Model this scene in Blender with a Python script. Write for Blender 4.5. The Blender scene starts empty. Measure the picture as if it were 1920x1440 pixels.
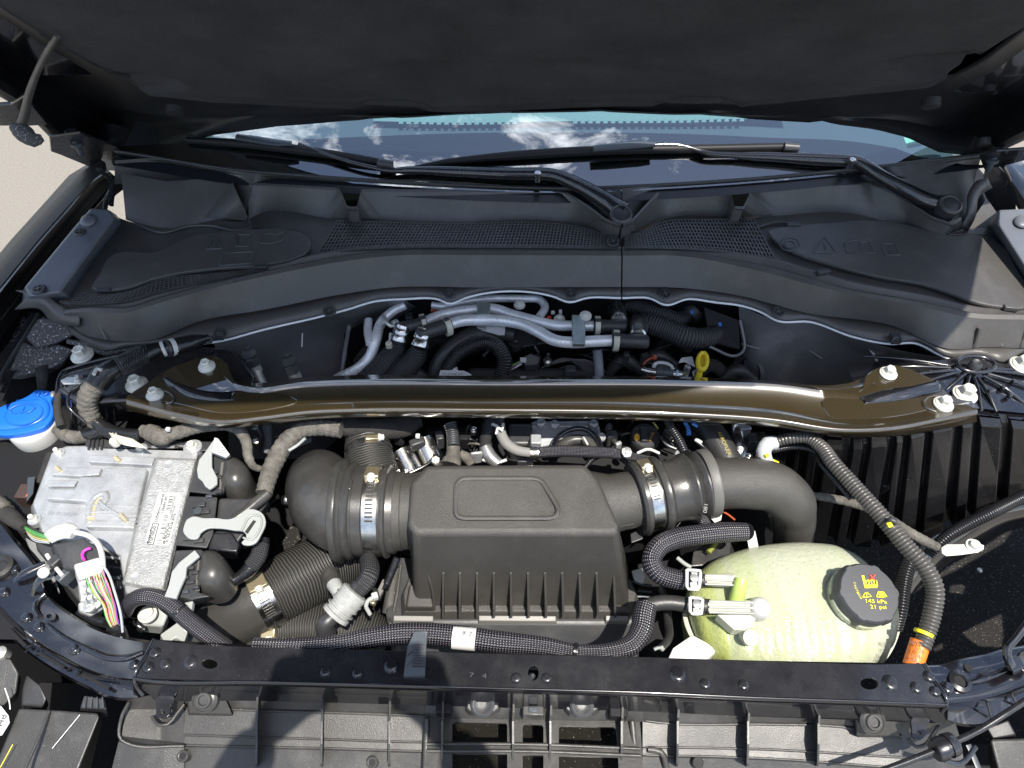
import bpy, bmesh, math, random
from mathutils import Vector, Matrix
from mathutils.geometry import tessellate_polygon
R = math.radians
random.seed(7)
SC = bpy.context.scene
COL = SC.collection

# ---------------------------------------------------------------- camera
FPX, PITCH, ROLL = 1331.0, R(50), R(1.2)
CAM = Vector((0, 0, 1.95))
_f = Vector((0, math.cos(PITCH), -math.sin(PITCH)))
_u0 = Vector((0, math.sin(PITCH), math.cos(PITCH)))
_r0 = Vector((1, 0, 0))
_r = _r0 * math.cos(ROLL) + _u0 * math.sin(ROLL)
_u = -_r0 * math.sin(ROLL) + _u0 * math.cos(ROLL)
cam = bpy.data.cameras.new('camera')
camo = bpy.data.objects.new('camera', cam)
COL.objects.link(camo)
m = Matrix((_r, _u, -_f)).transposed().to_4x4()
m.translation = CAM
camo.matrix_world = m
cam.sensor_width = 36
cam.lens = 36 * FPX / 1920
cam.clip_start = 0.02
cam.clip_end = 2000
SC.camera = camo

# ---------------------------------------------------------------- light
SUND = Vector((-0.20, 0.332, -1.02)).normalized()      # the way the light travels
SUN_ELEV = math.asin(-SUND.z)
SUN_AZ = math.atan2(-SUND.x, -SUND.y)                  # towards the sun, clockwise from +y
w = bpy.data.worlds.new('World')
SC.world = w
w.use_nodes = True
nt = w.node_tree
nt.nodes.clear()
out = nt.nodes.new('ShaderNodeOutputWorld')
bg = nt.nodes.new('ShaderNodeBackground')
sky = nt.nodes.new('ShaderNodeTexSky')
sky.sky_type = 'NISHITA'
sky.sun_disc = False
sky.sun_elevation = SUN_ELEV
sky.sun_rotation = SUN_AZ
bg.inputs['Strength'].default_value = 0.115
tc = nt.nodes.new('ShaderNodeTexCoord')
mp = nt.nodes.new('ShaderNodeMapping')
mp.inputs['Scale'].default_value = (4.6, 9.0, 6.0)
mp.inputs['Location'].default_value = (8.1, 5.5, 3.3)
n1 = nt.nodes.new('ShaderNodeTexNoise')
n1.inputs['Scale'].default_value = 1.9
n1.inputs['Detail'].default_value = 9
n1.inputs['Roughness'].default_value = 0.62
n1.inputs['Distortion'].default_value = 0.35
cr = nt.nodes.new('ShaderNodeValToRGB')
cr.color_ramp.elements[0].position = 0.54
cr.color_ramp.elements[1].position = 0.70
mixc = nt.nodes.new('ShaderNodeMix')
mixc.data_type = 'RGBA'
mixc.inputs[7].default_value = (19.0, 19.8, 21.0, 1)
nt.links.new(tc.outputs['Generated'], mp.inputs['Vector'])
nt.links.new(mp.outputs['Vector'], n1.inputs['Vector'])
nt.links.new(n1.outputs['Fac'], cr.inputs['Fac'])
nt.links.new(cr.outputs['Color'], mixc.inputs[0])
nt.links.new(sky.outputs['Color'], mixc.inputs[6])
nt.links.new(mixc.outputs[2], bg.inputs['Color'])
nt.links.new(bg.outputs['Background'], out.inputs['Surface'])
sl = bpy.data.lights.new('sun', 'SUN')
sl.energy = 4.0
sl.angle = R(0.5)
sl.color = (1.0, 0.94, 0.85)
so = bpy.data.objects.new('sun', sl)
COL.objects.link(so)
so.rotation_euler = SUND.to_track_quat('-Z', 'Y').to_euler()
so.location = (1, -1, 6)
SC.view_settings.view_transform = 'Standard'
SC.view_settings.look = 'None'
SC.view_settings.gamma = 1
SC.view_settings.exposure = 1.0
SC.render.engine = 'CYCLES'
SC.cycles.max_bounces = 8

# ---------------------------------------------------------------- pixels to places
def ray(x, y):
    return _f + _r * ((x - 960) / FPX) - _u * ((y - 720) / FPX)
def P(x, y, z):                       # the point at height z seen at a spot of the photograph
    d = ray(x, y)
    return CAM + d * ((z - CAM.z) / d.z)
def PY(x, y, yy):
    d = ray(x, y)
    return CAM + d * (yy / d.y)
def PL(x, y, p0, n):                  # the point on a plane
    d = ray(x, y)
    return CAM + d * ((p0 - CAM).dot(n) / d.dot(n))
def PXM(pt):                          # metres per photograph pixel at a place
    return (pt - CAM).dot(_f) / FPX
def PP(l, z=None):
    o = []
    for q in l:
        if isinstance(q, Vector): o.append(q)
        elif len(q) == 3: o.append(P(*q))
        else: o.append(P(q[0], q[1], z))
    return o

# ---------------------------------------------------------------- materials
MATS = {}
def mat(name, col, rough=0.5, metal=0.0, bump=0.0, bscale=400, var=0.0, vscale=6, coat=0.0, dust=0.0, dcol=(0.45, 0.43, 0.4), spec=0.5, rvar=0.0, sheen=0, speck=0, speckcol=(0.5, 0.5, 0.48), stretch=None, sscale=520):
    if name in MATS: return MATS[name]
    m = bpy.data.materials.new(name)
    m.use_nodes = True
    t = m.node_tree
    b = t.nodes['Principled BSDF']
    L = t.links.new
    b.inputs['Base Color'].default_value = (*col, 1)
    b.inputs['Roughness'].default_value = rough
    b.inputs['Metallic'].default_value = metal
    b.inputs['Coat Weight'].default_value = coat
    b.inputs['Coat Roughness'].default_value = 0.04
    if coat >= 1: b.inputs['Coat IOR'].default_value = 2.1 if 'brown' in name else 1.6
    b.inputs['Specular IOR Level'].default_value = spec
    if sheen: b.inputs['Sheen Weight'].default_value = sheen
    tc = t.nodes.new('ShaderNodeNewGeometry')
    vec = tc.outputs['Position']
    if stretch:
        mp = t.nodes.new('ShaderNodeMapping'); mp.inputs['Scale'].default_value = stretch
        L(vec, mp.inputs['Vector']); vec = mp.outputs['Vector']
    cur = None
    def mixcol(fac, a, bcol):
        mx = t.nodes.new('ShaderNodeMix'); mx.data_type = 'RGBA'
        L(fac, mx.inputs[0])
        if isinstance(a, tuple): mx.inputs[6].default_value = (*a, 1)
        else: L(a, mx.inputs[6])
        mx.inputs[7].default_value = (*bcol, 1)
        return mx.outputs[2]
    def noise(scale, det=4, rgh=0.6):
        n = t.nodes.new('ShaderNodeTexNoise'); n.inputs['Scale'].default_value = scale
        n.inputs['Detail'].default_value = det; n.inputs['Roughness'].default_value = rgh
        L(vec, n.inputs['Vector']); return n.outputs['Fac']
    def ramp(f, a, b_):
        r_ = t.nodes.new('ShaderNodeMapRange'); r_.inputs['From Min'].default_value = a
        r_.inputs['From Max'].default_value = b_; L(f, r_.inputs['Value']); return r_.outputs['Result']
    cur = col
    if var:
        cur = mixcol(ramp(noise(vscale, 6, 0.65), 0.35, 0.7), col, tuple(min(1, c * (1 + var) + var * 0.01) for c in col))
    if dust:
        f = ramp(noise(14, 8, 0.72), 0.50, 0.80)
        mm = t.nodes.new('ShaderNodeMath'); mm.operation = 'MULTIPLY'; mm.inputs[1].default_value = dust
        L(f, mm.inputs[0]); cur = mixcol(mm.outputs[0], cur, dcol)
    if speck:
        f = ramp(noise(sscale, 2, 0.5), 0.74 - speck * 0.12, 0.80)
        cur = mixcol(f, cur, speckcol)
    if not isinstance(cur, tuple): L(cur, b.inputs['Base Color'])
    if rvar:
        f = noise(18, 7, 0.7)
        r_ = t.nodes.new('ShaderNodeMapRange'); r_.inputs['From Min'].default_value = 0.35; r_.inputs['From Max'].default_value = 0.7
        r_.inputs['To Min'].default_value = max(0.02, rough - rvar); r_.inputs['To Max'].default_value = min(1, rough + rvar)
        L(f, r_.inputs['Value']); L(r_.outputs['Result'], b.inputs['Roughness'])
    if bump:
        bp = t.nodes.new('ShaderNodeBump'); bp.inputs['Strength'].default_value = bump
        bp.inputs['Distance'].default_value = 0.001
        L(noise(bscale, 3, 0.6), bp.inputs['Height']); L(bp.outputs['Normal'], b.inputs['Normal'])
    MATS[name] = m
    return m

def braid_mat(name, dark, light, cells, rough=0.35, ns=1.0, thr=0.2, bumpd=0.0008, kind='braid', seam=None):
    """woven sleeve or ribbed rubber; u runs along the hose in metres / circumference, v around"""
    if name in MATS: return MATS[name]
    m = bpy.data.materials.new(name); m.use_nodes = True
    t = m.node_tree; b = t.nodes['Principled BSDF']; L = t.links.new
    b.inputs['Roughness'].default_value = rough
    uv = t.nodes.new('ShaderNodeUVMap')
    sx = t.nodes.new('ShaderNodeSeparateXYZ'); L(uv.outputs['UV'], sx.inputs[0])
    def M(op, a, c=None):
        n = t.nodes.new('ShaderNodeMath'); n.operation = op
        for i, q in enumerate((a, c)):
            if q is None: continue
            if isinstance(q, (int, float)): n.inputs[i].default_value = q
            else: L(q, n.inputs[i])
        return n.outputs[0]
    u, v = sx.outputs['X'], sx.outputs['Y']
    if kind == 'braid':
        a = M('ADD', M('MULTIPLY', u, cells * math.pi * 2 * ns), M('MULTIPLY', v, cells * math.pi * 2))
        c = M('SUBTRACT', M('MULTIPLY', u, cells * math.pi * 2 * ns), M('MULTIPLY', v, cells * math.pi * 2))
        h = M('MULTIPLY', M('SINE', a), M('SINE', c))
    else:   # wavy ribs across the hose, chevron along v
        z = M('PINGPONG', M('MULTIPLY', v, 20), 1.0)
        a = M('ADD', M('MULTIPLY', u, cells * math.pi * 2), M('MULTIPLY', z, 1.5))
        h = M('SINE', a)
    mx = t.nodes.new('ShaderNodeMix'); mx.data_type = 'RGBA'
    mr = t.nodes.new('ShaderNodeMapRange'); mr.inputs['From Min'].default_value = thr - 0.15; mr.inputs['From Max'].default_value = thr + 0.25
    L(h, mr.inputs['Value']); L(mr.outputs['Result'], mx.inputs[0])
    mx.inputs[6].default_value = (*dark, 1); mx.inputs[7].default_value = (*light, 1)
    L(mx.outputs[2], b.inputs['Base Color'])
    bp = t.nodes.new('ShaderNodeBump'); bp.inputs['Strength'].default_value = 0.9; bp.inputs['Distance'].default_value = bumpd
    L(h, bp.inputs['Height']); L(bp.outputs['Normal'], b.inputs['Normal'])
    MATS[name] = m
    return m

BLK = mat('black_moulded_plastic', (0.030, 0.031, 0.033), 0.42, bump=0.25, bscale=900, var=0.25, dust=0.10, rvar=0.08)
COWL = mat('grey_black_cowl_plastic', (0.064, 0.061, 0.058), 0.40, bump=0.25, bscale=1100, var=0.15, vscale=4, dust=0.10, rvar=0.07)
AIRB = mat('grained_airbox_plastic', (0.046, 0.044, 0.040), 0.36, bump=0.9, bscale=900, var=0.35, dust=0.30, dcol=(0.15, 0.145, 0.13), rvar=0.06)
SHLD = mat('dusty_shield_plastic', (0.035, 0.034, 0.032), 0.36, bump=0.35, bscale=700, var=0.3, dust=0.40, dcol=(0.17, 0.165, 0.155), speck=0.25, speckcol=(0.3, 0.3, 0.28), rvar=0.08)
RUB = mat('black_rubber', (0.022, 0.022, 0.022), 0.45, bump=0.3, bscale=300, var=0.3, dust=0.2, dcol=(0.12, 0.115, 0.11), rvar=0.1)
RUBG = mat('smooth_grey_rubber', (0.036, 0.035, 0.033), 0.33, bump=0.15, bscale=200, var=0.4, dust=0.7, dcol=(0.10, 0.095, 0.088), rvar=0.12)
PAINT = mat('gloss_black_paint', (0.006, 0.006, 0.008), 0.20, coat=1.0, bump=0.05, bscale=200, speck=0.1, speckcol=(0.2, 0.2, 0.2))
PAINTD = mat('dusty_black_paint', (0.010, 0.010, 0.012), 0.27, coat=0.6, bump=0.1, bscale=300, dust=0.10, dcol=(0.10, 0.10, 0.10), var=.5, vscale=14, speck=0.12, speckcol=(0.2, 0.2, 0.2), rvar=.1)
BRN = mat('metallic_brown_black_paint', (0.033, 0.024, 0.010), 0.30, metal=0.0, coat=1.0, bump=0.06, bscale=1500, speck=0.15, speckcol=(0.3, 0.26, 0.18))
LINER = mat('hood_felt', (0.036, 0.037, 0.040), 0.95, bump=1.0, bscale=900, var=0.5, vscale=7, speck=0.7, speckcol=(0.085, 0.085, 0.088), sscale=380, spec=0.15)
FOAM = mat('black_open_cell_foam', (0.075, 0.075, 0.076), 0.85, bump=3.0, bscale=300, var=0.2, speck=1.3, speckcol=(0.9, 0.9, 0.9), sscale=300)
ALU = mat('cast_aluminium', (0.47, 0.485, 0.50), 0.34, metal=0.4, bump=0.8, bscale=300, var=-0.3, vscale=35, dust=0.35, dcol=(0.4, 0.37, 0.3), rvar=0.1)
ALUR = mat('rough_cast_strip', (0.45, 0.46, 0.46), 0.42, metal=0.3, bump=3.0, bscale=330, var=-0.35, vscale=90, rvar=0.1)
PIPE = mat('bare_aluminium_pipe', (0.85, 0.86, 0.87), 0.34, metal=0.35, bump=0.15, bscale=200, var=-0.3, vscale=25, rvar=0.12)
ZINC = mat('zinc_plate', (0.66, 0.66, 0.63), 0.38, metal=0.7, bump=0.2, bscale=500, var=-0.2, vscale=40)
CREAM = mat('cream_coated_bolt', (0.70, 0.69, 0.62), 0.42, metal=0.25, bump=0.2, bscale=400, var=-0.1)
SILV = mat('bright_steel', (0.70, 0.69, 0.66), 0.27, metal=1.0, var=-.35, vscale=60, rvar=0.12)
BRASS = mat('brassy_steel', (0.70, 0.60, 0.38), 0.3, metal=0.9)
WHITE = mat('white_plastic', (0.50, 0.50, 0.485), 0.4, bump=0.1, bscale=300)
CREAMP = mat('cream_plastic', (0.52, 0.50, 0.40), 0.4)
LEVER = mat('pale_grey_lever_plastic', (0.32, 0.335, 0.325), 0.38, bump=0.1, bscale=300)
BLUE = mat('blue_cap_plastic', (0.012, 0.13, 0.62), 0.35, bump=0.1, bscale=500)
BLUED = mat('blue_emboss', (0.010, 0.11, 0.52), 0.4)
NECK = mat('milky_plastic', (0.42, 0.42, 0.40), 0.4)
FABR = mat('grey_fabric_tape', (0.085, 0.080, 0.070), 0.95, bump=3.0, bscale=260, var=0.9, vscale=55, speck=0.6, speckcol=(0.24, 0.23, 0.20), spec=0.15)
FABD = mat('dark_fabric_tape', (0.028, 0.027, 0.026), 0.9, spec=0.2, bump=2.0, bscale=260, var=0.4, vscale=40)
TAPE = mat('shiny_black_tape', (0.012, 0.012, 0.013), 0.22, bump=1.2, bscale=90)
SEAL = mat('pale_weld_sealer', (0.80, 0.81, 0.81), 0.45, bump=1.0, bscale=150)
FWALL = mat('primered_firewall', (0.085, 0.086, 0.090), 0.30, coat=0.3, bump=0.1, bscale=60, var=0.6, dust=0.35, dcol=(0.3, 0.3, 0.3))
YEL = mat('yellow_dipstick', (0.75, 0.58, 0.03), 0.4)
YLAB = mat('yellow_print', (0.80, 0.72, 0.02), 0.5)
ORP = mat('orange_print', (0.75, 0.40, 0.04), 0.5)
REDP = mat('red_print', (0.65, 0.06, 0.03), 0.5)
ORL = mat('orange_label', (0.85, 0.20, 0.02), 0.45)
INK = mat('black_ink', (0.02, 0.02, 0.02), 0.6)
GREYINK = mat('raised_plastic_mark', (0.060, 0.062, 0.068), 0.32)
LABEL = mat('white_label', (0.55, 0.55, 0.54), 0.5)
ALAB = mat('silver_label', (0.50, 0.51, 0.50), 0.45, metal=0.2)
GCLIP = mat('grey_clip_plastic', (0.048, 0.057, 0.066), 0.4)
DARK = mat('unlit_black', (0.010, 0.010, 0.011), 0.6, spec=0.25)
CARPET = mat('wheelhouse_felt', (0.022, 0.021, 0.020), 0.97, bump=2.0, bscale=300, speck=0.95, speckcol=(0.30, 0.28, 0.26), spec=0.1, sscale=280)
MAGENTA = mat('magenta_plastic', (0.75, 0.04, 0.45), 0.4)
REDB = mat('rust_red_plastic', (0.42, 0.08, 0.03), 0.5)
BLUET = mat('blue_tape', (0.05, 0.20, 0.55), 0.5)
BRAID = braid_mat('woven_black_sleeve', (0.010, 0.010, 0.013), (0.24, 0.22, 0.25), 13, 0.3, thr=0.68, bumpd=0.0006)
BRAIDD = braid_mat('dark_woven_sleeve', (0.012, 0.012, 0.013), (0.045, 0.045, 0.048), 14, 0.5, thr=0.2)
RIBH = braid_mat('wave_ribbed_rubber', (0.020, 0.020, 0.019), (0.062, 0.060, 0.055), 80, 0.45, thr=0.1, bumpd=0.0009, kind='wave')
CORR = mat('corrugated_black_conduit', (0.012, 0.012, 0.013), 0.28, rvar=0.08, dust=0.1, dcol=(0.1, 0.1, 0.1))
CORRG = mat('weathered_conduit', (0.055, 0.052, 0.048), 0.38, rvar=0.1, var=0.4, vscale=15)

# ---------------------------------------------------------------- things and parts
WM = {}
def thing(name, label, cat, at, group=None):
    o = bpy.data.objects.new(name, None)
    COL.objects.link(o)
    o.empty_display_size = 0.05
    o.location = at
    o['label'] = label; o['category'] = cat
    if group: o['group'] = group
    WM[o] = Matrix.Translation(at)
    return o
def tag(o, label, cat, group=None):
    o['label'] = label; o['category'] = cat
    if group: o['group'] = group
    return o
def mo(name, vs, fs, m, parent=None, smooth=True, uvs=None, kind=None):
    """one mesh object from world coordinates, its origin in its own middle"""
    n = len(vs)
    c = Vector((sum(v[0] for v in vs) / n, sum(v[1] for v in vs) / n, sum(v[2] for v in vs) / n))
    me = bpy.data.meshes.new(name)
    me.from_pydata([Vector(v) - c for v in vs], [], fs)
    if smooth:
        me.polygons.foreach_set('use_smooth', [True] * len(me.polygons))
    if uvs is not None:
        ul = me.uv_layers.new(name='UVMap')
        for lp in me.loops:
            ul.data[lp.index].uv = uvs[lp.vertex_index]
    me.materials.append(m)
    o = bpy.data.objects.new(name, me)
    COL.objects.link(o)
    o.location = c
    WM[o] = Matrix.Translation(c)
    if parent is not None:
        o.parent = parent
        o.matrix_parent_inverse = WM[parent].inverted()
    if kind: o['kind'] = kind
    return o
def bev(o, wd=0.002, seg=2, ang=35):
    b = o.modifiers.new('bevel', 'BEVEL')
    b.width = wd; b.segments = seg; b.limit_method = 'ANGLE'; b.angle_limit = R(ang)
    return o
def sharp(o, ang=40):
    try: o.data.set_sharp_from_angle(angle=R(ang))
    except Exception: pass
    return o

def cat(pts, n, closed=False):
    """catmull-rom resample of a list of vectors to n points, evenly by length"""
    k = len(pts)
    if k == 2 and not closed:
        return [pts[0].lerp(pts[1], i / (n - 1)) for i in range(n)]
    dense = []
    segs = k if closed else k - 1
    for i in range(segs):
        p0 = pts[(i - 1) % k] if closed or i > 0 else pts[0] * 2 - pts[1]
        p1, p2 = pts[i], pts[(i + 1) % k]
        p3 = pts[(i + 2) % k] if closed or i + 2 < k else p2 * 2 - p1
        l = (p2 - p1).length
        # centripetal-ish: scale tangents to avoid overshoot on uneven spacing
        def tan(a, b_, c):
            d1, d2 = (b_ - a).length + 1e-9, (c - b_).length + 1e-9
            return ((b_ - a) / d1 * d2 + (c - b_) / d2 * d1) / (d1 + d2) * l
        m1, m2 = tan(p0, p1, p2), tan(p1, p2, p3)
        for j in range(10):
            t = j / 10
            h = t * t * t; q = t * t
            dense.append(p1 * (2 * h - 3 * q + 1) + m1 * (h - 2 * q + t) + p2 * (3 * q - 2 * h) + m2 * (h - q))
    dense.append(pts[0] if closed else pts[-1])
    return even(dense, n, closed)
def even(pts, n, closed=False):
    L = [0.0]
    for a, b_ in zip(pts, pts[1:]): L.append(L[-1] + (b_ - a).length)
    tot = L[-1]; o = []; j = 0
    cnt = n if closed else n - 1
    for i in range(n):
        s = tot * i / cnt
        while j < len(L) - 2 and L[j + 1] < s: j += 1
        d = L[j + 1] - L[j]
        o.append(pts[j].lerp(pts[j + 1], 0 if d < 1e-12 else min(1, (s - L[j]) / d)))
    return o

def tube(name, pts, r, m, parent=None, n=None, seg=14, corr=0, amp=0.12, caps=True, straight=False, kind=None, flat=1.0, step=None):
    """r: radius in photograph pixels (number or list along pts); corr: corrugation pitch in metres"""
    rl = r if isinstance(r, (list, tuple)) else [r] * len(pts)
    rr = [q * PXM(p_) for q, p_ in zip(rl, pts)]
    tot = sum((b_ - a).length for a, b_ in zip(pts, pts[1:]))
    if m.name == 'grey_fabric_tape' and not corr and tot > 0.03: corr, amp = 0.010, 0.08
    if corr:
        N = max(8, int(tot / corr * 5))
    else:
        N = n or max(6, min(90, int(tot / 0.006)))
    ext = [Vector((p_.x, p_.y, p_.z)) for p_ in pts]
    path = even(ext, N) if straight else cat(ext, N)
    # radius by nearest key param
    L = [0.0]
    for a, b_ in zip(ext, ext[1:]): L.append(L[-1] + (b_ - a).length)
    def rad(s):
        s *= L[-1]
        for j in range(len(L) - 1):
            if s <= L[j + 1] + 1e-9:
                t = (s - L[j]) / max(1e-9, L[j + 1] - L[j]); t = t * t * (3 - 2 * t)
                return rr[j] * (1 - t) + rr[j + 1] * t
        return rr[-1]
    vs, fs, uvs = [], [], []
    T = (path[1] - path[0]).normalized()
    up = Vector((0, 0, 1)) if abs(T.z) < 0.9 else Vector((0, 1, 0))
    nrm = (up - T * up.dot(T)).normalized()
    acc = 0
    for i, c in enumerate(path):
        T = (path[min(i + 1, N - 1)] - path[max(i - 1, 0)]).normalized()
        nrm = (nrm - T * nrm.dot(T)).normalized()
        bn = T.cross(nrm)
        if i: acc += (path[i] - path[i - 1]).length
        q = rad(i / (N - 1))
        if corr:
            ph = (i % 5)
            q *= (1, 1, 1 - amp * 0.4, 1 - amp, 1 - amp * 0.4)[ph]
        for k in range(seg):
            a = 2 * math.pi * k / seg
            vs.append(c + nrm * (math.cos(a) * q * flat) + bn * (math.sin(a) * q))
            uvs.append((acc / (2 * math.pi * max(rr)), k / seg if k <= seg else 0))
    for i in range(N - 1):
        for k in range(seg):
            a, b_ = i * seg + k, i * seg + (k + 1) % seg
            fs.append((a, b_, b_ + seg, a + seg))
    if caps:
        fs.append(tuple(range(seg - 1, -1, -1)))
        fs.append(tuple((N - 1) * seg + k for k in range(seg)))
    me_uv = uvs
    o = mo(name, vs, fs, m, parent, True, None, kind)
    ul = o.data.uv_layers.new(name='UVMap')
    for pl in o.data.polygons:
        ids = [o.data.loops[li].vertex_index for li in pl.loop_indices]
        wrap = any(q % seg == 0 for q in ids) and any(q % seg == seg - 1 for q in ids) and len(ids) == 4
        for li, vi in zip(pl.loop_indices, ids):
            uu, vv = me_uv[vi]
            if wrap and vi % seg == 0: vv = 1.0
            ul.data[li].uv = (uu, vv)
    sharp(o, 60)
    return o
def T(name, l, r, m, parent=None, z=None, **k):
    return tube(name, PP(l, z), r, m, parent, **k)
def hull(o_pts):
    return o_pts

def lathe(name, c, ax, prof, m, parent=None, seg=28, ref=None, smooth=40, ell=1.0):
    """prof: (radius, distance along axis) in metres"""
    ax = ax.normalized()
    up = ref or (Vector((0, 0, 1)) if abs(ax.z) < 0.9 else Vector((0, 1, 0)))
    a1 = (up - ax * up.dot(ax)).normalized(); a2 = ax.cross(a1)
    vs, fs = [], []
    for r_, h in prof:
        for k in range(seg):
            a = 2 * math.pi * k / seg
            vs.append(c + ax * h + a1 * (math.cos(a) * r_) + a2 * (math.sin(a) * r_ * ell))
    n = len(prof)
    for i in range(n - 1):
        for k in range(seg):
            a, b_ = i * seg + k, i * seg + (k + 1) % seg
            fs.append((a, b_, b_ + seg, a + seg))
    if prof[0][0] > 0: fs.append(tuple(range(seg - 1, -1, -1)))
    if prof[-1][0] > 0: fs.append(tuple((n - 1) * seg + k for k in range(seg)))
    o = mo(name, vs, fs, m, parent)
    sharp(o, smooth)
    return o
def loft(name, rows, m, parent=None, nu=24, nv=None, th=0.0, smooth=True, lin=False, kind=None, sh=50):
    """rows of vectors -> smooth sheet; nv None keeps the rows straight between"""
    rs = [cat(r_, nu) if len(r_) > 2 and not lin else even(r_, nu) for r_ in rows]
    if nv:
        cols = [cat([r_[i] for r_ in rs], nv) for i in range(nu)]
        rs = [[c[j] for c in cols] for j in range(nv)]
    k = len(rs)
    vs = [v for r_ in rs for v in r_]
    fs = [(i * nu + j, i * nu + j + 1, (i + 1) * nu + j + 1, (i + 1) * nu + j) for i in range(k - 1) for j in range(nu - 1)]
    o = mo(name, vs, fs, m, parent, smooth, None, kind)
    if smooth: sharp(o, sh)
    if th:
        s = o.modifiers.new('thick', 'SOLIDIFY'); s.thickness = th; s.offset = 0
    return o
def LF(name, rows, m, parent=None, z=None, **k):
    return loft(name, [PP(r_, z) for r_ in rows], m, parent, **k)
def slab(name, top, th, m, parent=None, holes=(), b=0.0015, down=None, smooth_n=0, seg=2):
    """outline -> plate of thickness th going down; holes are outlines too"""
    down = down or Vector((0, 0, -1))
    if smooth_n: top = cat(top, smooth_n, True)
    loops = [list(top)] + [list(h) for h in holes]
    allv = [v for l in loops for v in l]
    n = len(allv)
    nn = Vector((0, 0, 0))
    for i in range(len(top)):
        a, c = top[i], top[(i + 1) % len(top)]
        nn += a.cross(c)
    tri = tessellate_polygon(loops)
    vs = allv + [v + down * th for v in allv]
    fs = []
    if not holes:
        k = len(top)
        fs.append(tuple(range(k))); fs.append(tuple(range(2 * k - 1, k - 1, -1)))
    else:
        for t in tri:
            fs.append(tuple(t)); fs.append(tuple(n + q for q in reversed(t)))
    off = 0
    for l in loops:
        k = len(l)
        for i in range(k):
            a, c = off + i, off + (i + 1) % k
            fs.append((c, a, a + n, c + n))
        off += k
    o = mo(name, vs, fs, m, parent, False)
    bm = bmesh.new(); bm.from_mesh(o.data)
    bmesh.ops.recalc_face_normals(bm, faces=bm.faces)
    if holes: bmesh.ops.dissolve_limit(bm, angle_limit=R(1), verts=bm.verts, edges=bm.edges)
    bm.to_mesh(o.data); bm.free()
    if b: bev(o, b, seg)
    return o
def SL(name, l, z, th, m, parent=None, holes=(), **k):
    return slab(name, PP(l, z), th, m, parent, [PP(h, z) for h in holes], **k)
def frustum(name, top, bot, m, parent=None, b=0.004, seg=3):
    k = len(top)
    vs = list(bot) + list(top)
    fs = [tuple(range(k - 1, -1, -1)), tuple(range(k, 2 * k))] + [(i, (i + 1) % k, k + (i + 1) % k, k + i) for i in range(k)]
    o = mo(name, vs, fs, m, parent, True)
    bm = bmesh.new(); bm.from_mesh(o.data)
    bmesh.ops.recalc_face_normals(bm, faces=bm.faces)
    bm.to_mesh(o.data); bm.free()
    if b: bev(o, b, seg, 20)
    sharp(o, 30)
    return o
def box(name, c, ax, ay, az, m, parent=None, b=0.001):
    """c middle; ax ay az half vectors"""
    vs = [c + ax * i + ay * j + az * k for k in (-1, 1) for i, j in ((-1, -1), (1, -1), (1, 1), (-1, 1))]
    return frustum(name, vs[4:], vs[:4], m, parent, b, 2)
def PB(name, x, y, z, wx, wy, h, m, parent=None, b=0.001, rot=0):
    """upright box centred at a pixel; wx, wy full sizes in pixels, h height in metres, top at z"""
    c = P(x, y, z); s = PXM(c)
    ca, sa = math.cos(R(rot)), math.sin(R(rot))
    ax = Vector((ca, sa, 0)) * (wx * s / 2); ay = Vector((-sa, ca, 0)) * (wy * s / 2)
    return box(name, c - Vector((0, 0, h / 2)), ax, ay, Vector((0, 0, h / 2)), m, parent, b)
def circ(x, y, rx, ry=None, n=20, rot=0, z=None, a0=0, a1=360):
    ry = ry or rx; o = []
    full = a1 - a0 >= 360
    for k in range(n):
        a = R(a0 + (a1 - a0) * k / (n if full else n - 1))
        dx, dy = math.cos(a) * rx, math.sin(a) * ry
        c, s = math.cos(R(rot)), math.sin(R(rot))
        q = (x + dx * c - dy * s, y + dx * s + dy * c)
        o.append(q if z is None else (*q, z))
    return o
def dome(name, outl, zb, h, m, parent=None, k=8, power=2.2, ctr=None, top=0.0, below=0.0):
    """pillow over a closed outline of vectors"""
    n = len(outl)
    c = ctr or sum(outl, Vector()) / n
    rings = []
    if below: rings.append([v - Vector((0, 0, below)) for v in outl])
    for i in range(k):
        t = i / k
        a = t * math.pi / 2
        s = max(0.0, math.cos(a)) ** (2 / power); zz = math.sin(a) ** (2 / power)
        rings.append([Vector((c.x + (v.x - c.x) * s, c.y + (v.y - c.y) * s, v.z + h * zz)) for v in outl])
    vs = [v for r_ in rings for v in r_] + [Vector((c.x, c.y, sum(v.z for v in outl) / n + h))]
    fs = []
    for i in range(len(rings) - 1):
        for j in range(n):
            fs.append((i * n + j, i * n + (j + 1) % n, (i + 1) * n + (j + 1) % n, (i + 1) * n + j))
    l = (len(rings) - 1) * n
    for j in range(n): fs.append((l + j, l + (j + 1) % n, len(vs) - 1))
    o = mo(name, vs, fs, m, parent)
    bm = bmesh.new(); bm.from_mesh(o.data)
    bmesh.ops.recalc_face_normals(bm, faces=bm.faces)
    bm.to_mesh(o.data); bm.free()
    return o
def copy_tree(o, parent=None):
    c = o.copy(); COL.objects.link(c); c.parent = parent
    WM[c] = WM.get(o, Matrix())
    for ch in [q for q in SC.objects if q.parent == o]: copy_tree(ch, c)
    return c
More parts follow.
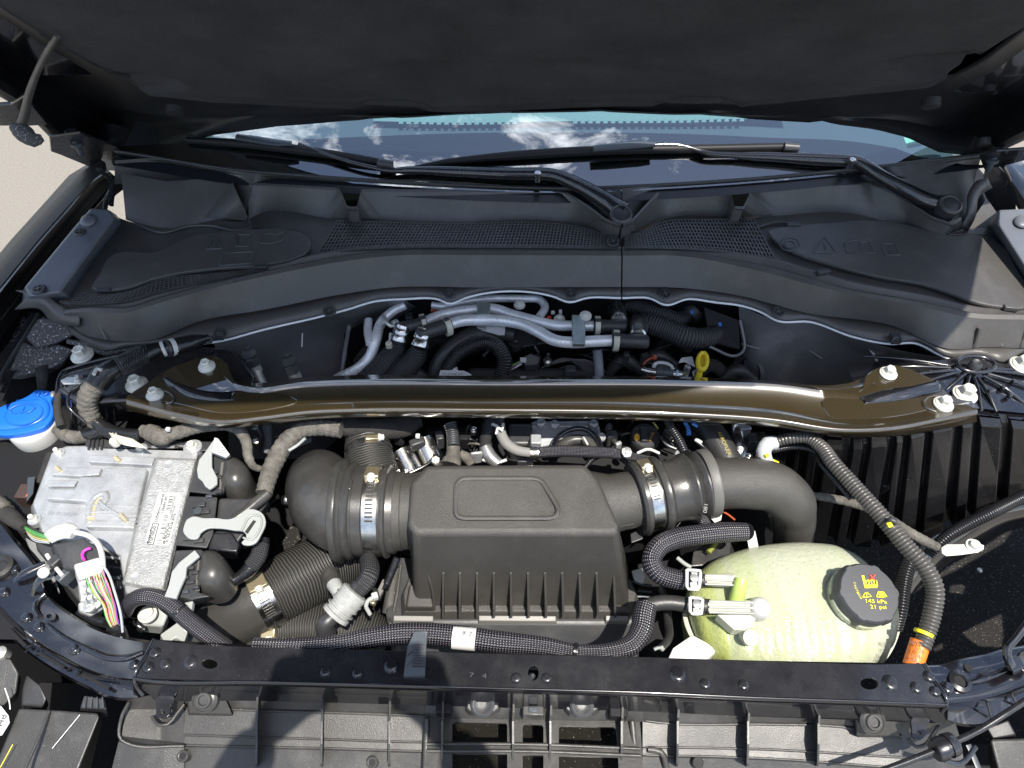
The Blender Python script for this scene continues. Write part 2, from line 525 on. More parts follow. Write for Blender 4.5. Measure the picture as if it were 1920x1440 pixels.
def text(name, s, a, b_, m, parent=None, hpx=None, lift=0.0006, nrm=None, ext=0.0, align='LEFT', size=None):
    """writing from point a towards point b_ (vectors), fitted to that width"""
    cu = bpy.data.curves.new(name, 'FONT')
    cu.body = s; cu.size = 1; cu.extrude = 0
    tmp = bpy.data.objects.new('tmp', cu); COL.objects.link(tmp)
    dg = bpy.context.evaluated_depsgraph_get()
    me = bpy.data.meshes.new_from_object(tmp.evaluated_get(dg))
    bpy.data.objects.remove(tmp); bpy.data.curves.remove(cu)
    xs = [v.co.x for v in me.vertices]
    wd = max(xs) - min(xs); x0 = min(xs)
    d = b_ - a
    X = d.normalized(); N = (nrm or Vector((0, 0, 1))).normalized()
    Y = N.cross(X).normalized()
    sx = d.length / wd
    sy = size / 0.7 if size else sx
    vs = [a + X * ((v.co.x - x0) * sx) + Y * (v.co.y * sy) + N * lift for v in me.vertices]
    fs = [tuple(p_.vertices) for p_ in me.polygons]
    bpy.data.meshes.remove(me)
    o = mo(name, vs, fs, m, parent, False)
    return o
def clampband(parent, c, ax, r, w_, m=None, screw=True, sref=None, name='worm_clamp', label=None, th=0.0012):
    """perforated steel band with worm screw; returns band"""
    m = m or SILV
    ax = ax.normalized()
    band = lathe(name, c, ax, [(r, -w_ / 2), (r + th, -w_ / 2), (r + th, w_ / 2), (r, w_ / 2)], m, parent, seg=40)
    if label: band['label'] = label
    up = (sref or Vector((0, 0, 1)))
    a1 = (up - ax * up.dot(ax)).normalized(); a2 = ax.cross(a1)
    # slots of the worm drive
    for k in range(22):
        a = R(-12 - 5 * k) if k < 11 else R(12 + 5 * (k - 11))
        d = a1 * math.cos(a) + a2 * math.sin(a); tdir = ax.cross(d)
        box('worm_slot', c + d * (r + th + .0002), ax * (w_ * 0.26), tdir * (r * 0.017), d * .0004, INK, band, 0)
    if screw:
        d = a1
        box('screw_housing', c + d * (r + 0.004), ax * (w_ * 0.50), ax.cross(d) * 0.012, d * 0.0045, BRASS, band, 0.0015)
        tx = ax.cross(d)
        lathe('screw_head', c + d * (r + 0.006) + tx * 0.009, tx, [(0.0065, 0), (0.0065, 0.004), (0.0052, 0.0045), (0.0052, 0.009), (0.004, 0.0095), (0.0035, 0.008)], CREAM, band, seg=12)
    return band
def bolt(at, s, m, label, catg='bolt', group='flange bolts holding the strut brace', axis=None):
    """hex flange bolt; s radius of the flange in metres"""
    t = thing('flange_bolt', label, catg, at, group)
    ax = axis or Vector((0, 0, 1))
    lathe('washer', at, ax, [(s, 0), (s, s * 0.16), (s * 0.92, s * 0.22), (s * 0.8, s * 0.22)], m, t, seg=28)
    lathe('flange', at, ax, [(s * 0.86, s * 0.2), (s * 0.84, s * 0.32), (s * 0.62, s * 0.45)], m, t, seg=28)
    h = lathe('hex_head', at, ax, [(s * 0.56, s * 0.36), (s * 0.56, s * 0.98), (s * 0.47, s * 1.08), (s * 0.36, s * 1.08), (s * 0.30, s * 0.95)], m, t, seg=6, smooth=20)
    return t
def rivet(at, r, m, parent, name='rivet_head'):
    return lathe(name, at, Vector((0, 0, 1)), [(r * 1.12, -0.001), (r * 1.1, 0.0006), (r, 0.0012), (r * 0.94, 0.0030), (r * 0.78, 0.0042), (r * 0.3, 0.0040)], m, parent, seg=20, smooth=60)
# ================================================================ setting
g = mo('ground', [(-60, -60, 0), (60, -60, 0), (60, 60, 0), (-60, 60, 0)], [(0, 1, 2, 3)],
       mat('sunlit_asphalt', (0.17, 0.155, 0.13), 0.9, bump=2.5, bscale=60, var=0.35, vscale=120, speck=0.6, speckcol=(0.6, 0.56, 0.5)), None, False)
g['kind'] = 'structure'
kerb = mo('kerb_strip', [(-60, 4.6, 0.004), (-1.2, 5.4, 0.004), (-1.2, 7, 0.004), (-60, 6.6, 0.004)], [(0, 1, 2, 3)], mat('pale_concrete', (0.32, 0.30, 0.27), 0.9, bump=1.0, bscale=80, var=0.3), None, False)
kerb['kind'] = 'structure'
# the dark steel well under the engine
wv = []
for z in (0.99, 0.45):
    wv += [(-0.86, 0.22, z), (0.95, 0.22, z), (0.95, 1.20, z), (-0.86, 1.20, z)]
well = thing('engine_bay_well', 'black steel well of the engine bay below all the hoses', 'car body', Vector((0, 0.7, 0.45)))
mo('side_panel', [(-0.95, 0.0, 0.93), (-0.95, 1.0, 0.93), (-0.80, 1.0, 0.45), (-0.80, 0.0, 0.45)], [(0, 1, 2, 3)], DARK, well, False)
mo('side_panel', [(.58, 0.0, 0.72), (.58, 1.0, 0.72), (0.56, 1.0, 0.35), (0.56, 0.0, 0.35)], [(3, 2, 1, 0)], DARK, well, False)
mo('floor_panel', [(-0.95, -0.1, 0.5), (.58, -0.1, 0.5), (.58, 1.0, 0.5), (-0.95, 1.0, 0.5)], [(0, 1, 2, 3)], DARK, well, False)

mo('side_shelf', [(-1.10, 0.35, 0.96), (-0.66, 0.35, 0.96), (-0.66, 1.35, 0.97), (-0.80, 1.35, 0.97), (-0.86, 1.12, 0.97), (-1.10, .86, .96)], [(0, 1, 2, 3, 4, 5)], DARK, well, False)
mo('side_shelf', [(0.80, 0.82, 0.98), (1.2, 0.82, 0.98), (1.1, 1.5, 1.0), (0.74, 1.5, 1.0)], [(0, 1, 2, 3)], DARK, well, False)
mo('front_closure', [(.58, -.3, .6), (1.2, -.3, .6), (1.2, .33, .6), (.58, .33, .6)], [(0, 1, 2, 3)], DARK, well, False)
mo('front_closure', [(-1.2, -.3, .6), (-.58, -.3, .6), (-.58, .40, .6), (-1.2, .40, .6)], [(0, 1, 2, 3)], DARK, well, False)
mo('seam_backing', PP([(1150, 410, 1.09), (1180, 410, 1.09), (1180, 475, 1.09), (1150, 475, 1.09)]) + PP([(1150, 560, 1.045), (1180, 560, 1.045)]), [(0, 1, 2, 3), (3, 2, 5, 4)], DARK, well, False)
# ================================================================ hood
HA = R(47)
HP0 = Vector((0, 1.13, 1.33)); HU = Vector((0, -math.cos(HA), math.sin(HA))); HN = Vector((0, -math.sin(HA), -math.cos(HA)))
def PH(x, y, off=0.0): return PL(x, y, HP0 + HN * off, HN)
def HXS(x, s, off=0.0): return HP0 + Vector((1, 0, 0)) * x + HU * s + HN * off
hood = thing('hood', 'open black hood with grey felt liner tilted over the engine', 'car hood', Vector((0.03, 1.13, 1.33)))
edge_px = [(-60, -40), (0, 15), (100, 75), (150, 97), (165, 112), (200, 132), (245, 157), (290, 178), (400, 190), (640, 205), (800, 213), (1130, 203), (1250, 202), (1300, 205), (1370, 203), (1450, 195), (1560, 184), (1700, 170), (1790, 153), (1850, 120), (1885, 92), (1920, 65), (1990, 0)]
ew = [PH(x, y, .022) for x, y in edge_px]
es = [(v.x, (v - HP0).dot(HU)) for v in ew]
def sb(x):
    for (a, s0), (b_, s1) in zip(es, es[1:]):
        if a <= x <= b_: return s0 + (s1 - s0) * (x - a) / (b_ - a)
    return es[0][1] if x < es[0][0] else es[-1][1]
from mathutils import noise as NS
dents = []
for (x, y, rx, ry, dep) in ((740, 172, 75, 26, .013), (1310, 165, 80, 28, .013), (250, 118, 95, 26, .013), (1760, 85, 110, 34, .013), (1010, 120, 420, 70, .003)):
    c = PH(x, y); s = PXM(c)
    dents.append((c.x, (c - HP0).dot(HU), rx * s, ry * s * 1.6, dep))
NX, NSS = 150, 60
vs = []; x0, x1 = es[0][0], es[-1][0]
for i in range(NSS + 1):
    for j in range(NX + 1):
        x = x0 + (x1 - x0) * j / NX
        b0 = sb(x)
        t = i / NSS
        s = b0 + (1.02 - b0) * (t ** 1.8)
        e = min(1, (s - b0) / 0.02)
        off = 0.006 + 0.022 * math.sqrt(max(0, e))
        off += 0.004 * NS.noise(Vector((x * 5, s * 7, 1))) + 0.0012 * NS.noise(Vector((x * 22, s * 30, 4)))
        for (cx, cs, rx, ry, dp) in dents:
            q = ((x - cx) / rx) ** 2 + ((s - cs) / ry) ** 2
            if q < 1: off -= dp * min(1, (1 - q) * 4) * (1 if s > cs else 0.5)
        off += 0.002 * math.exp(-((s - b0 - 0.055) / 0.006) ** 2)
        vs.append(HXS(x, s, off))
fs = [(i * (NX + 1) + j, i * (NX + 1) + j + 1, (i + 1) * (NX + 1) + j + 1, (i + 1) * (NX + 1) + j) for i in range(NSS) for j in range(NX)]
liner = mo('felt_liner', vs, fs, LINER, hood)
rear_px = [(-70, 135), (0, 180), (45, 205), (95, 258), (140, 292), (200, 312), (250, 310), (300, 282), (400, 252), (520, 236), (640, 227), (700, 222), (715, 216), (740, 221), (860, 213), (915, 212), (925, 207), (940, 211), (1105, 208), (1115, 205), (1130, 208), (1260, 214), (1320, 213), (1400, 222), (1530, 229), (1545, 224), (1560, 231), (1640, 241), (1700, 256), (1760, 284), (1830, 292), (1870, 285), (1920, 262), (1990, 225)]
def lerp_px(l, x):
    for (a, ya), (b_, yb) in zip(l, l[1:]):
        if a <= x <= b_: return ya + (yb - ya) * (x - a) / (b_ - a)
    return l[-1][1] if x > l[-1][0] else l[0][1]
cols = 130
rows = [[], [], [], [], []]
for j in range(cols + 1):
    x = -60 + 2040 * j / cols
    yl, yr = lerp_px(edge_px, x), lerp_px(rear_px, x)
    side = min(1, max(0, (abs(x - 1010) - 560) / 260))
    rows[0].append(PH(x, yl - 14, -0.002))
    rows[1].append(PH(x, yl + (yr - yl) * 0.30, -0.004 - 0.056 * side))
    rows[2].append(PH(x, yl + (yr - yl) * 0.62, -0.001 - 0.048 * side))
    rows[3].append(PH(x, yl + (yr - yl) * 0.86, 0.002))
    rows[4].append(PH(x, yr, 0.004))
HIN = mat('hood_inner_paint', (0.007, 0.0075, 0.009), 0.5)
loft('inner_panel', rows, HIN, hood, nu=cols + 1, nv=22, lin=True, th=0.003)
# outer skin of the hood above, with rounded front corners
ov = []; of = []
# the front and right edge of the raised hood, from the line where its shade ends on the bay
FR_ = []
for (x, y, z) in ((-300, 700, 1.08), (60, 705, 1.08), (180, 735, 1.08), (300, 772, 1.08), (600, 762, 1.08), (900, 760, 1.08), (1180, 754, 1.08), (1290, 738, 1.08), (1350, 728, 1.08), (1480, 716, 1.08), (1600, 690, 1.07), (1700, 672, 1.07), (1790, 655, 1.07), (1806, 590, 1.10), (1808, 520, 1.12), (1808, 440, 1.11)):
    p0_ = P(x, y, z); HO = HP0 - HN * 0.045
    t_ = (HO - p0_).dot(HN) / (-SUND).dot(HN)
    q_ = p0_ - SUND * t_
    FR_.append((q_.x, (q_ - HP0).dot(HU)))
FR_ = [(-0.93, FR_[0][1])] + [f for f in FR_ if f[0] > -0.93]
print('HOOD', [(round(a, 2), round(c, 2)) for a, c in FR_])
for i_ in range(1, len(FR_)):
    if FR_[i_][0] <= FR_[i_ - 1][0]: FR_[i_] = (FR_[i_ - 1][0] + .004, FR_[i_][1])
def smax(x):
    for (a, s0), (b_, s1) in zip(FR_, FR_[1:]):
        if a <= x <= b_: return s0 + (s1 - s0) * (x - a) / (b_ - a)
    return FR_[-1][1]
NO = 40
for i in range(NO + 1):
    wv_ = 1.0
    for j in range(NO + 1):
        q = -1 + 2 * j / NO
        xx = -0.93 + (FR_[-1][0] + 0.93) * j / NO
        s = -0.005 + (smax(xx) + 0.005) * i / NO
        ov.append(HXS(xx, s, -0.035 - 0.02 * (1 - q * q) + (0.02 if abs(q) > 0.97 else 0)))
of = [(i * (NO + 1) + j, i * (NO + 1) + j + 1, (i + 1) * (NO + 1) + j + 1, (i + 1) * (NO + 1) + j) for i in range(NO) for j in range(NO)]
mo('outer_skin', ov, of, PAINT, hood)
for (x, y, rx) in ((327, 211, 15), (1745, 198, 17), (1845, 270, 11)):
    c = PH(x, y, 0.012)
    lathe('drain_plug', c, HN, [(rx * PXM(c), -0.01), (rx * PXM(c), 0.002), (rx * .8 * PXM(c), 0.003)], RUB, hood, ell=1, seg=20)
# left side flange and the washer/lamp conduit
slab('side_flange', [PH(x, y, 0.012) for x, y in ((-30, 200), (20, 196), (48, 178), (66, 205), (90, 234), (60, 236), (-30, 236))], 0.006, PAINTD, hood, down=-HN)
tube('hose_conduit', [PH(x, y, 0.03) for x, y in ((108, 66), (90, 95), (72, 130), (55, 175), (46, 215), (38, 238))], [6, 6, 6, 7, 8, 8], CORRG, hood, corr=0.004, seg=12, amp=0.1)
T('foam_sleeve', [(28, 240, 1.27), (45, 250, 1.27), (65, 262, 1.26), (80, 258, 1.26)], [10, 17, 14, 6], FOAM, hood, seg=12)
for k, (pts, bl) in enumerate((([(92, 258), (150, 250), (215, 275), (252, 305), (235, 322), (180, 318), (112, 290), (95, 284)], ((143, 268), (220, 302))),
                              ([(1835, 292), (1868, 284), (1925, 280), (1985, 262), (1985, 300), (1925, 300), (1880, 312), (1845, 318)], ((1862, 298),)))):
    h = slab('hinge', [PH(x, y, 0.03) for x, y in pts], 0.005, PAINTD, hood, down=-HN)
    for (x, y) in bl:
        c = PH(x, y, 0.03)
        lathe('hinge_stud', c, Vector((0.05, -0.1, -1)), [(.010, -0.026), (.010, -0.022), (.006, -0.018), (.006, -0.002), (.011, 0), (.011, .006), (.006, .008), (.005, .022), (.003, .026)], SILV if k > 5 else GCLIP, h, seg=12)
T('hinge_link', [(185, 318, 1.2), (205, 335, 1.17), (208, 385, 1.1)], [7, 6, 5], PAINTD, hood, seg=8, flat=0.5)
T('hinge_link', [(1880, 310, 1.2), (1893, 335, 1.17), (1888, 350, 1.14)], [7, 4, 4], PAINTD, hood, seg=8, flat=0.5)

# ================================================================ windshield and dash
def glassmat():
    m = bpy.data.materials.new('windshield_glass'); m.use_nodes = True
    t = m.node_tree; t.nodes.clear(); L = t.links.new
    o = t.nodes.new('ShaderNodeOutputMaterial'); mx = t.nodes.new('ShaderNodeMixShader')
    tr = t.nodes.new('ShaderNodeBsdfTransparent'); tr.inputs[0].default_value = (0.55, 0.72, 0.74, 1)
    gl = t.nodes.new('ShaderNodeBsdfGlossy'); gl.inputs['Roughness'].default_value = 0.0
    gl.inputs[0].default_value = (1, 1, 1, 1)
    fr = t.nodes.new('ShaderNodeFresnel'); fr.inputs['IOR'].default_value = 2.9
    L(fr.outputs[0], mx.inputs[0]); L(tr.outputs[0], mx.inputs[1]); L(gl.outputs[0], mx.inputs[2]); L(mx.outputs[0], o.inputs[0])
    return m
GL = glassmat()
WA = R(20)
WU = Vector((0, math.cos(WA), math.sin(WA))); WN = Vector((0, -math.sin(WA), math.cos(WA)))
Gpx = [(215, 283), (250, 288), (287, 294), (400, 313), (640, 334), (853, 347), (1053, 353), (1280, 344), (1447, 332), (1580, 319), (1700, 306), (1790, 295), (1850, 287), (1880, 283)]
ZG = 1.155
Gw = [P(x, y, ZG) for x, y in Gpx]
WP0 = Gw[6].copy()
def PW(x, y, off=0.0): return PL(x, y, WP0 + WN * off, WN)
Gw = [PW(x, y) for x, y in Gpx]
ws = thing('windshield', 'raked windshield reflecting blue sky and thin clouds', 'windshield', WP0)
def wrow(d, off=0.0, bulge=0.0): return [v + WU * d + WN * (off + bulge * (1 - (v.x / 0.9) ** 2)) for v in Gw]
loft('glass_pane', [wrow(-0.01), wrow(0.25, 0, 0.004), wrow(0.5, 0, 0.008), wrow(0.8, 0, 0.004)], GL, ws, nu=70, nv=16)
arc = [(230, 274), (300, 270), (400, 268), (640, 258), (855, 250), (1100, 248), (1280, 251), (1440, 258), (1620, 268), (1700, 284), (1745, 305), (1800, 312)]
fr_top = [PW(x, y, -0.004) for x, y in arc]
FRIT = mat('black_ceramic_frit', (0.010, 0.011, 0.014), 0.3)
loft('frit_band', [[v - WN * 0.004 - WU * 0.03 for v in cat(Gw, 40)], cat(fr_top, 40)], FRIT, ws, nu=40, lin=True)
tube('lower_seal', [PW(x, y, .002) for x, y in Gpx], 3, RUB, ws, seg=8)
# part-number sticker in the corner, print only as lines
stc = [PW(x, y, -0.0015) for x, y in ((1694, 257), (1740, 262), (1752, 268), (1702, 278))]
st = slab('corner_sticker', stc, 0.0005, mat('pale_green_sticker', (0.45, 0.75, 0.62), 0.5), ws, down=-WN, b=0)
dash = thing('dashboard', 'grey dashboard seen through the windshield with defroster slots', 'dashboard', Vector((0.03, 1.4, 1.1)))
DG = mat('dash_top_grey', (0.11, 0.13, 0.16), 0.8, bump=0.4, bscale=500, var=0.1)
dz = -0.06
dr0 = [PW(x, y + 6, dz) for x, y in arc]
loft('dash_top', [dr0, [v + Vector((0, 0.8, 0.10)) for v in dr0]], DG, dash, nu=40, lin=True)
loft('dash_front', [dr0, [v + Vector((0, 0.02, -0.3)) for v in dr0]], DARK, dash, nu=40, lin=True)
CY = mat('defroster_pale_cyan', (0.30, 0.42, 0.43), 0.6)
vpx = [(700, 228), (855, 231), (1010, 229), (1280, 227), (1400, 224), (1480, 228)]
loft('vent_strip', [[PW(x, y - 1, dz + 0.012) for x, y in vpx], [PW(x, y - 22, dz + 0.014) for x, y in vpx]], CY, dash, nu=30)
for k in range(46):
    x = 752 + k * 14.2
    if 975 < x < 1065: continue
    y = lerp_px(vpx, x)
    sl_ = slab('vent_tooth', [PW(x - 2.5, y - 6, dz + 0.014), PW(x + 2.5, y - 6, dz + 0.014), PW(x + 4.5, y + 3, dz + 0.014), PW(x - 4.5, y + 3, dz + 0.014)], 0.006, CY, dash, down=-WN, b=0)

# ================================================================ wipers
def wiper(label, arm, knuckle, blade, adap, piv, x_):
    arm, knuckle, blade = ([(x, y, r_, o * .6) for x, y, r_, o in l] for l in (arm, knuckle, blade))
    t = thing('wiper', label, 'wiper', PW(*piv, 0.0), 'wipers resting on the windshield')
    a = tube('wiper_arm', [PW(x, y, o) for x, y, r_, o in arm], [r_ for x, y, r_, o in arm], PAINTD, t, seg=10)
    k = tube('arm_head', [PW(x, y, o) for x, y, r_, o in knuckle], [r_ for x, y, r_, o in knuckle], PAINTD, t, seg=12)
    b_ = tube('wiper_blade', [PW(x, y, o) for x, y, r_, o in blade], [r_ for x, y, r_, o in blade], mat('wiper_blade_rubber', (0.010, 0.010, 0.011), 0.5, spec=.25), t, seg=8)
    tube('rubber_lip', [PW(x, y + r_ * 0.7, o - 0.006) for x, y, r_, o in blade], 1.6, DARK, b_, seg=6)
    e = blade[-1] if x_ else blade[-1]
    tube('end_cap', [PW(e[0] - 26, e[1] - (2 if not x_ else 0), 0.018), PW(e[0] + 1, e[1] + 2, 0.018)], [8.5, 8], BLK, b_, seg=8, straight=True)
    tube('adapter', [PW(x, y, 0.028) for x, y in adap], [8, 9.5, 9, 6], GCLIP, t, seg=8, flat=0.6)
    c = PW(*piv, 0.03)
    lathe('pivot_cap', c, Vector((0, -0.35, 1)), [(.021, -.03), (.021, 0), (.017, .004), (.016, .003), (.015, .001), (.012, .002)], BLK, t, seg=28)
    lathe('hinge_pin', PW(knuckle[-1][0], knuckle[-1][1] + 4, 0.028), Vector((0, -0.2, 1)), [(.006, -.012), (.006, .008), (.004, .009)], SILV, k, seg=12)
wiper('left wiper with its pivot in the middle notch of the cowl', [(1012, 326, 12, .022), (960, 326, 11.5, .022), (860, 322, 10, .02), (760, 319, 7, .02), (735, 320, 5, .02), (690, 312, 4, .024), (620, 292, 3.6, .026), (560, 270, 3.6, .028)],
      [(1168, 400, 22, .02), (1140, 380, 17, .024), (1085, 348, 14, .028), (1035, 328, 12, .026), (1008, 326, 12, .024)],
      [(350, 262, 5, .016), (440, 268, 8, .018), (560, 281, 9, .018), (650, 294, 8, .018), (735, 307, 6, .018)], [(444, 257), (480, 262), (520, 268), (546, 269)], (1165, 401), False)
wiper('right wiper with its pivot near the right end of the cowl', [(1598, 302, 12, .022), (1540, 299, 12, .022), (1440, 294, 9, .02), (1370, 291, 6, .02), (1325, 287, 5, .024), (1300, 279, 4, .026), (1270, 272, 4.5, .028), (1225, 272, 4, .028)],
      [(1782, 384, 19, .02), (1750, 380, 15, .022), (1700, 358, 14, .026), (1650, 330, 13, .028), (1612, 306, 12, .026), (1596, 301, 12, .024)],
      [(778, 313, 3, .014), (850, 302, 6, .016), (1000, 289, 9, .018), (1150, 281, 9, .018), (1300, 279, 8, .018), (1496, 275, 8, .018)], [(1112, 279), (1145, 276), (1200, 272), (1228, 271)], (1783, 383), True)

# ================================================================ cowl covers
ZA, ZB, ZC, ZD, ZE, ZF = 1.058, 1.072, 1.122, 1.112, 1.104, 1.150
cowl = {}
def make_cowl(tag_, lab, at, A, B, C, D, E, walls, ledge, n):
    t = thing('cowl_cover', lab, 'cowl cover', P(*at), 'moulded cowl covers below the windshield')
    cowl[tag_] = t
    Bp, Cp = PP(B, ZB), PP(C, ZC)
    LF('lower_lip', [[(x, y, ZA + 0.004) for x, y in A], [(x, y, ZB - 0.003) for x, y in B]], COWL, t, nu=n, th=0.003)
    # the face rolls over softly at its top edge
    b_, c_ = cat(PP(B, ZB), n), cat(PP(C, ZC), n)
    d_ = cat(PP(D, ZD), n)
    r1 = [p_.lerp(q, 0.93) + Vector((0, -0.002, 0.004)) for p_, q in zip(b_, c_)]
    r2 = [q + Vector((0, 0.0045, 0.0035)) for q in c_]
    r3 = [p_.lerp(q, 0.35) + Vector((0, 0, 0.003)) for p_, q in zip(c_, d_)]
    r4 = [p_.lerp(q, 0.42) - Vector((0, 0, 0.006)) for p_, q in zip(c_, d_)]
    r5 = [p_.lerp(q, 0.78) - Vector((0, 0, 0.006)) for p_, q in zip(c_, d_)]
    r6 = [q + Vector((0, -0.001, 0.004)) for q in d_]
    r7 = [q + Vector((0, 0.005, 0.003)) for q in d_]
    r8 = [q + Vector((0, 0.006, -0.003)) for q in d_]
    loft('front_face', [b_, r1, r2, r3, r4, r5, r6, r7, r8], COWL, t, nu=n, lin=True, sh=28)
    e_ = cat(PP(E, ZE), n)
    loft('tray', [r8, e_], COWL, t, nu=n, lin=True)
    for base, top in walls:
        bb, tt = cat(PP(base, ZE - 0.001), n), even(PP(top, ZF), n)
        loft('rear_wall', [bb, [p_.lerp(q, 0.1) for p_, q in zip(bb, tt)], tt, [v + Vector((0, 0.006, 0.002)) for v in tt], [v + Vector((0, 0.008, -0.05)) for v in tt]], COWL, t, nu=n, lin=True, sh=30)
    LF('ledge', [[(x, y, ZF - 0.03) for x, y in ledge[0]], [PW(x, y + 1, 0.002) for x, y in ledge[1]]], COWL, t, nu=n)
    return t
A1 = [(128, 622), (165, 645), (200, 657), (235, 650), (290, 645), (330, 643), (400, 638), (500, 613), (600, 590), (650, 577), (700, 562), (760, 557), (820, 557), (845, 566), (870, 556), (1040, 553), (1067, 563), (1100, 555), (1164.2, 555)]
B1 = [(126, 604), (160, 628), (198, 637), (287, 637), (373, 603), (500, 580), (640, 552), (723, 540), (900, 539), (1164.2, 538)]
C1 = [(122, 588), (160, 584), (250, 582), (292, 568), (433, 530), (533, 508), (640, 488), (740, 477), (900, 476), (1164.2, 477)]
D1 = [(112, 568), (160, 572), (247, 564), (290, 551), (417, 521), (533, 494), (640, 472), (740, 463), (900, 463), (1164.2, 466)]
E1 = [(196, 398), (253, 418), (333, 427), (400, 413), (463, 413), (480, 403), (633, 411), (840, 418), (1053, 417), (1140, 437), (1164.2, 441)]
W1a = ([(236, 412), (253, 418), (333, 427), (400, 413), (466, 413)], [(228, 330), (310, 345), (383, 340), (433, 342), (452, 385), (463, 411)])
W1b = ([(466, 413), (480, 404), (633, 411), (840, 418), (1053, 417), (1140, 437), (1164.2, 441)], [(467, 347), (633, 357), (640, 366), (650, 392), (668, 393), (677, 360), (1053, 360), (1075, 372), (1107, 393), (1135, 414), (1150, 421), (1164.2, 424)])
L1 = ([(215, 345), (310, 347), (430, 347), (460, 400), (470, 352), (633, 360), (840, 363), (1053, 364), (1164.2, 420)], [(215, 300), (287, 296), (400, 315), (640, 336), (853, 349), (1053, 355), (1164.2, 351)])
make_cowl('l', 'long left cowl cover with the wide mesh grille', (640, 470, ZC), A1, B1, C1, D1, E1, [W1a, W1b], L1, 110)
A2 = [(1167, 555), (1220, 556), (1247, 568), (1290, 557), (1340, 563), (1400, 572), (1430, 583), (1455, 597), (1520, 600), (1600, 628), (1667, 641), (1717, 640), (1777, 668), (1850, 668), (1875, 678), (1917, 661), (1990, 650)]
B2 = [(1167, 538), (1280, 540), (1380, 553), (1513, 587), (1680, 613), (1777, 654), (1850, 651), (1920, 653), (1990, 655)]
C2 = [(1167, 477), (1280, 478), (1397, 500), (1580, 547), (1747, 577), (1820, 593), (1920, 597), (1990, 600)]
D2 = [(1167, 466), (1280, 467), (1447, 490), (1587, 530), (1747, 560), (1827, 580), (1920, 588), (1990, 590)]
E2 = [(1167, 440), (1207, 430), (1240, 413), (1413, 408), (1607, 402), (1713, 430), (1780, 437), (1813, 430), (1850, 428), (1880, 440)]
W2 = ([(1167, 440), (1207, 430), (1240, 413), (1413, 408), (1607, 402), (1713, 430), (1780, 437), (1806, 428)], [(1168, 423), (1185, 417), (1207, 393), (1240, 358), (1363, 357), (1372, 370), (1378, 392), (1395, 392), (1407, 366), (1415, 355), (1630, 345), (1680, 367), (1747, 410), (1785, 423), (1803, 412)])
L2 = ([(1167, 419), (1207, 395), (1240, 362), (1415, 359), (1630, 350), (1700, 376), (1747, 408), (1797, 415), (1830, 330)], [(1167, 351), (1280, 345), (1447, 333), (1580, 320), (1640, 314), (1700, 307), (1780, 298), (1810, 294), (1840, 291)])
make_cowl('r', 'right cowl cover, partly sunlit at its far right end', (1560, 540, ZC), A2, B2, C2, D2, E2, [W2], L2, 100)
# ribs of the sunlit right end
for (x, y, x2, y2) in ((1838, 615, 1826, 650), (1893, 600, 1876, 648), (1925, 612, 1915, 650)):
    a, b_ = P(x, y, ZC - 0.012), P(x2, y2, ZB + 0.002)
    tube('stiffening_rib', [a, b_], 4, COWL, cowl['r'], seg=6, straight=True)
# right upright guide beside the wiper
LF('corner_guide', [[(1800, 425, ZE + .01), (1812, 405, ZE + .03), (1818, 360, ZF + .01), (1835, 338, ZF + .02), (1848, 333, ZF + .02)], [(1813, 432, ZE), (1825, 410, ZE + .02), (1832, 372, ZF), (1848, 358, ZF), (1858, 352, ZF)]], COWL, cowl['r'], nu=20, th=0.006)
tube('left_rib', PP([(485, 425, ZE + .004), (440, 432, ZE + .004), (400, 424, ZE + .004), (350, 425, ZE + .004), (310, 436, ZE + .004), (255, 420, ZE + .006)]), 3, COWL, cowl['l'], seg=8)
# water channels on the left wall, sealing rib in front of the right lid
T('moulded_bead', [(1410, 428), (1470, 417), (1500, 424), (1607, 416), (1700, 424), (1760, 438), (1820, 441), (1850, 441)], 2.5, COWL, cowl['r'], z=ZE + .006, seg=8)

def lattice(par, back, front, nx, ny, z, bw=1.6, hole=True, slit=False):
    b_, f_ = cat(PP(back, z), nx + 1), cat(PP(front, z), nx + 1)
    if hole:
        loft('grille_shade_sheet', [[v - Vector((0, 0, .0045)) for v in b_], [v - Vector((0, 0, .0045)) for v in f_]], DARK, par, nu=nx + 1, lin=True)  # near-black sheet over the tray, its colour stands for shade behind the mesh
    vs, fs = [], []
    def bar(p0, p1, wv, h=0.0035):
        s = len(vs)
        for q in (p0, p1):
            vs.extend([q - wv, q + wv, q + wv - Vector((0, 0, h)), q - wv - Vector((0, 0, h))])
        fs.extend([(s, s + 1, s + 5, s + 4), (s + 1, s + 2, s + 6, s + 5), (s + 3, s, s + 4, s + 7)])
    for i in range(nx + 1):
        d = (f_[i] - b_[i]).normalized(); c = Vector((-d.y, d.x, 0)) * (bw * 0.5 * PXM(b_[i]))
        bar(b_[i], f_[i], c)
    for k in range(ny + 1):
        t = k / ny
        row = [p_.lerp(q, t) for p_, q in zip(b_, f_)]
        for i in range(nx):
            d = (row[i + 1] - row[i]).normalized(); c = Vector((-d.y, d.x, 0)) * (bw * 0.55 * PXM(row[i]))
            o_ = Vector((0, 0, 0.0004))
            bar(row[i] - o_, row[i + 1] - o_, c)
    o = mo('mesh_grille', vs, fs, COWL, par, False, kind='stuff')
    return o
lattice(cowl['l'], [(633, 413), (840, 419), (1045, 419), (1100, 428), (1140, 440), (1158, 444)], [(598, 473), (660, 468), (740, 464), (900, 463), (1158, 465)], 84, 9, ZD + 0.0045, 2.4)
lattice(cowl['r'], [(1172, 443), (1207, 432), (1245, 415), (1330, 411), (1413, 410)], [(1172, 464), (1280, 466), (1350, 471), (1400, 476), (1452, 483)], 42, 9, ZD + 0.0045, 2.4)
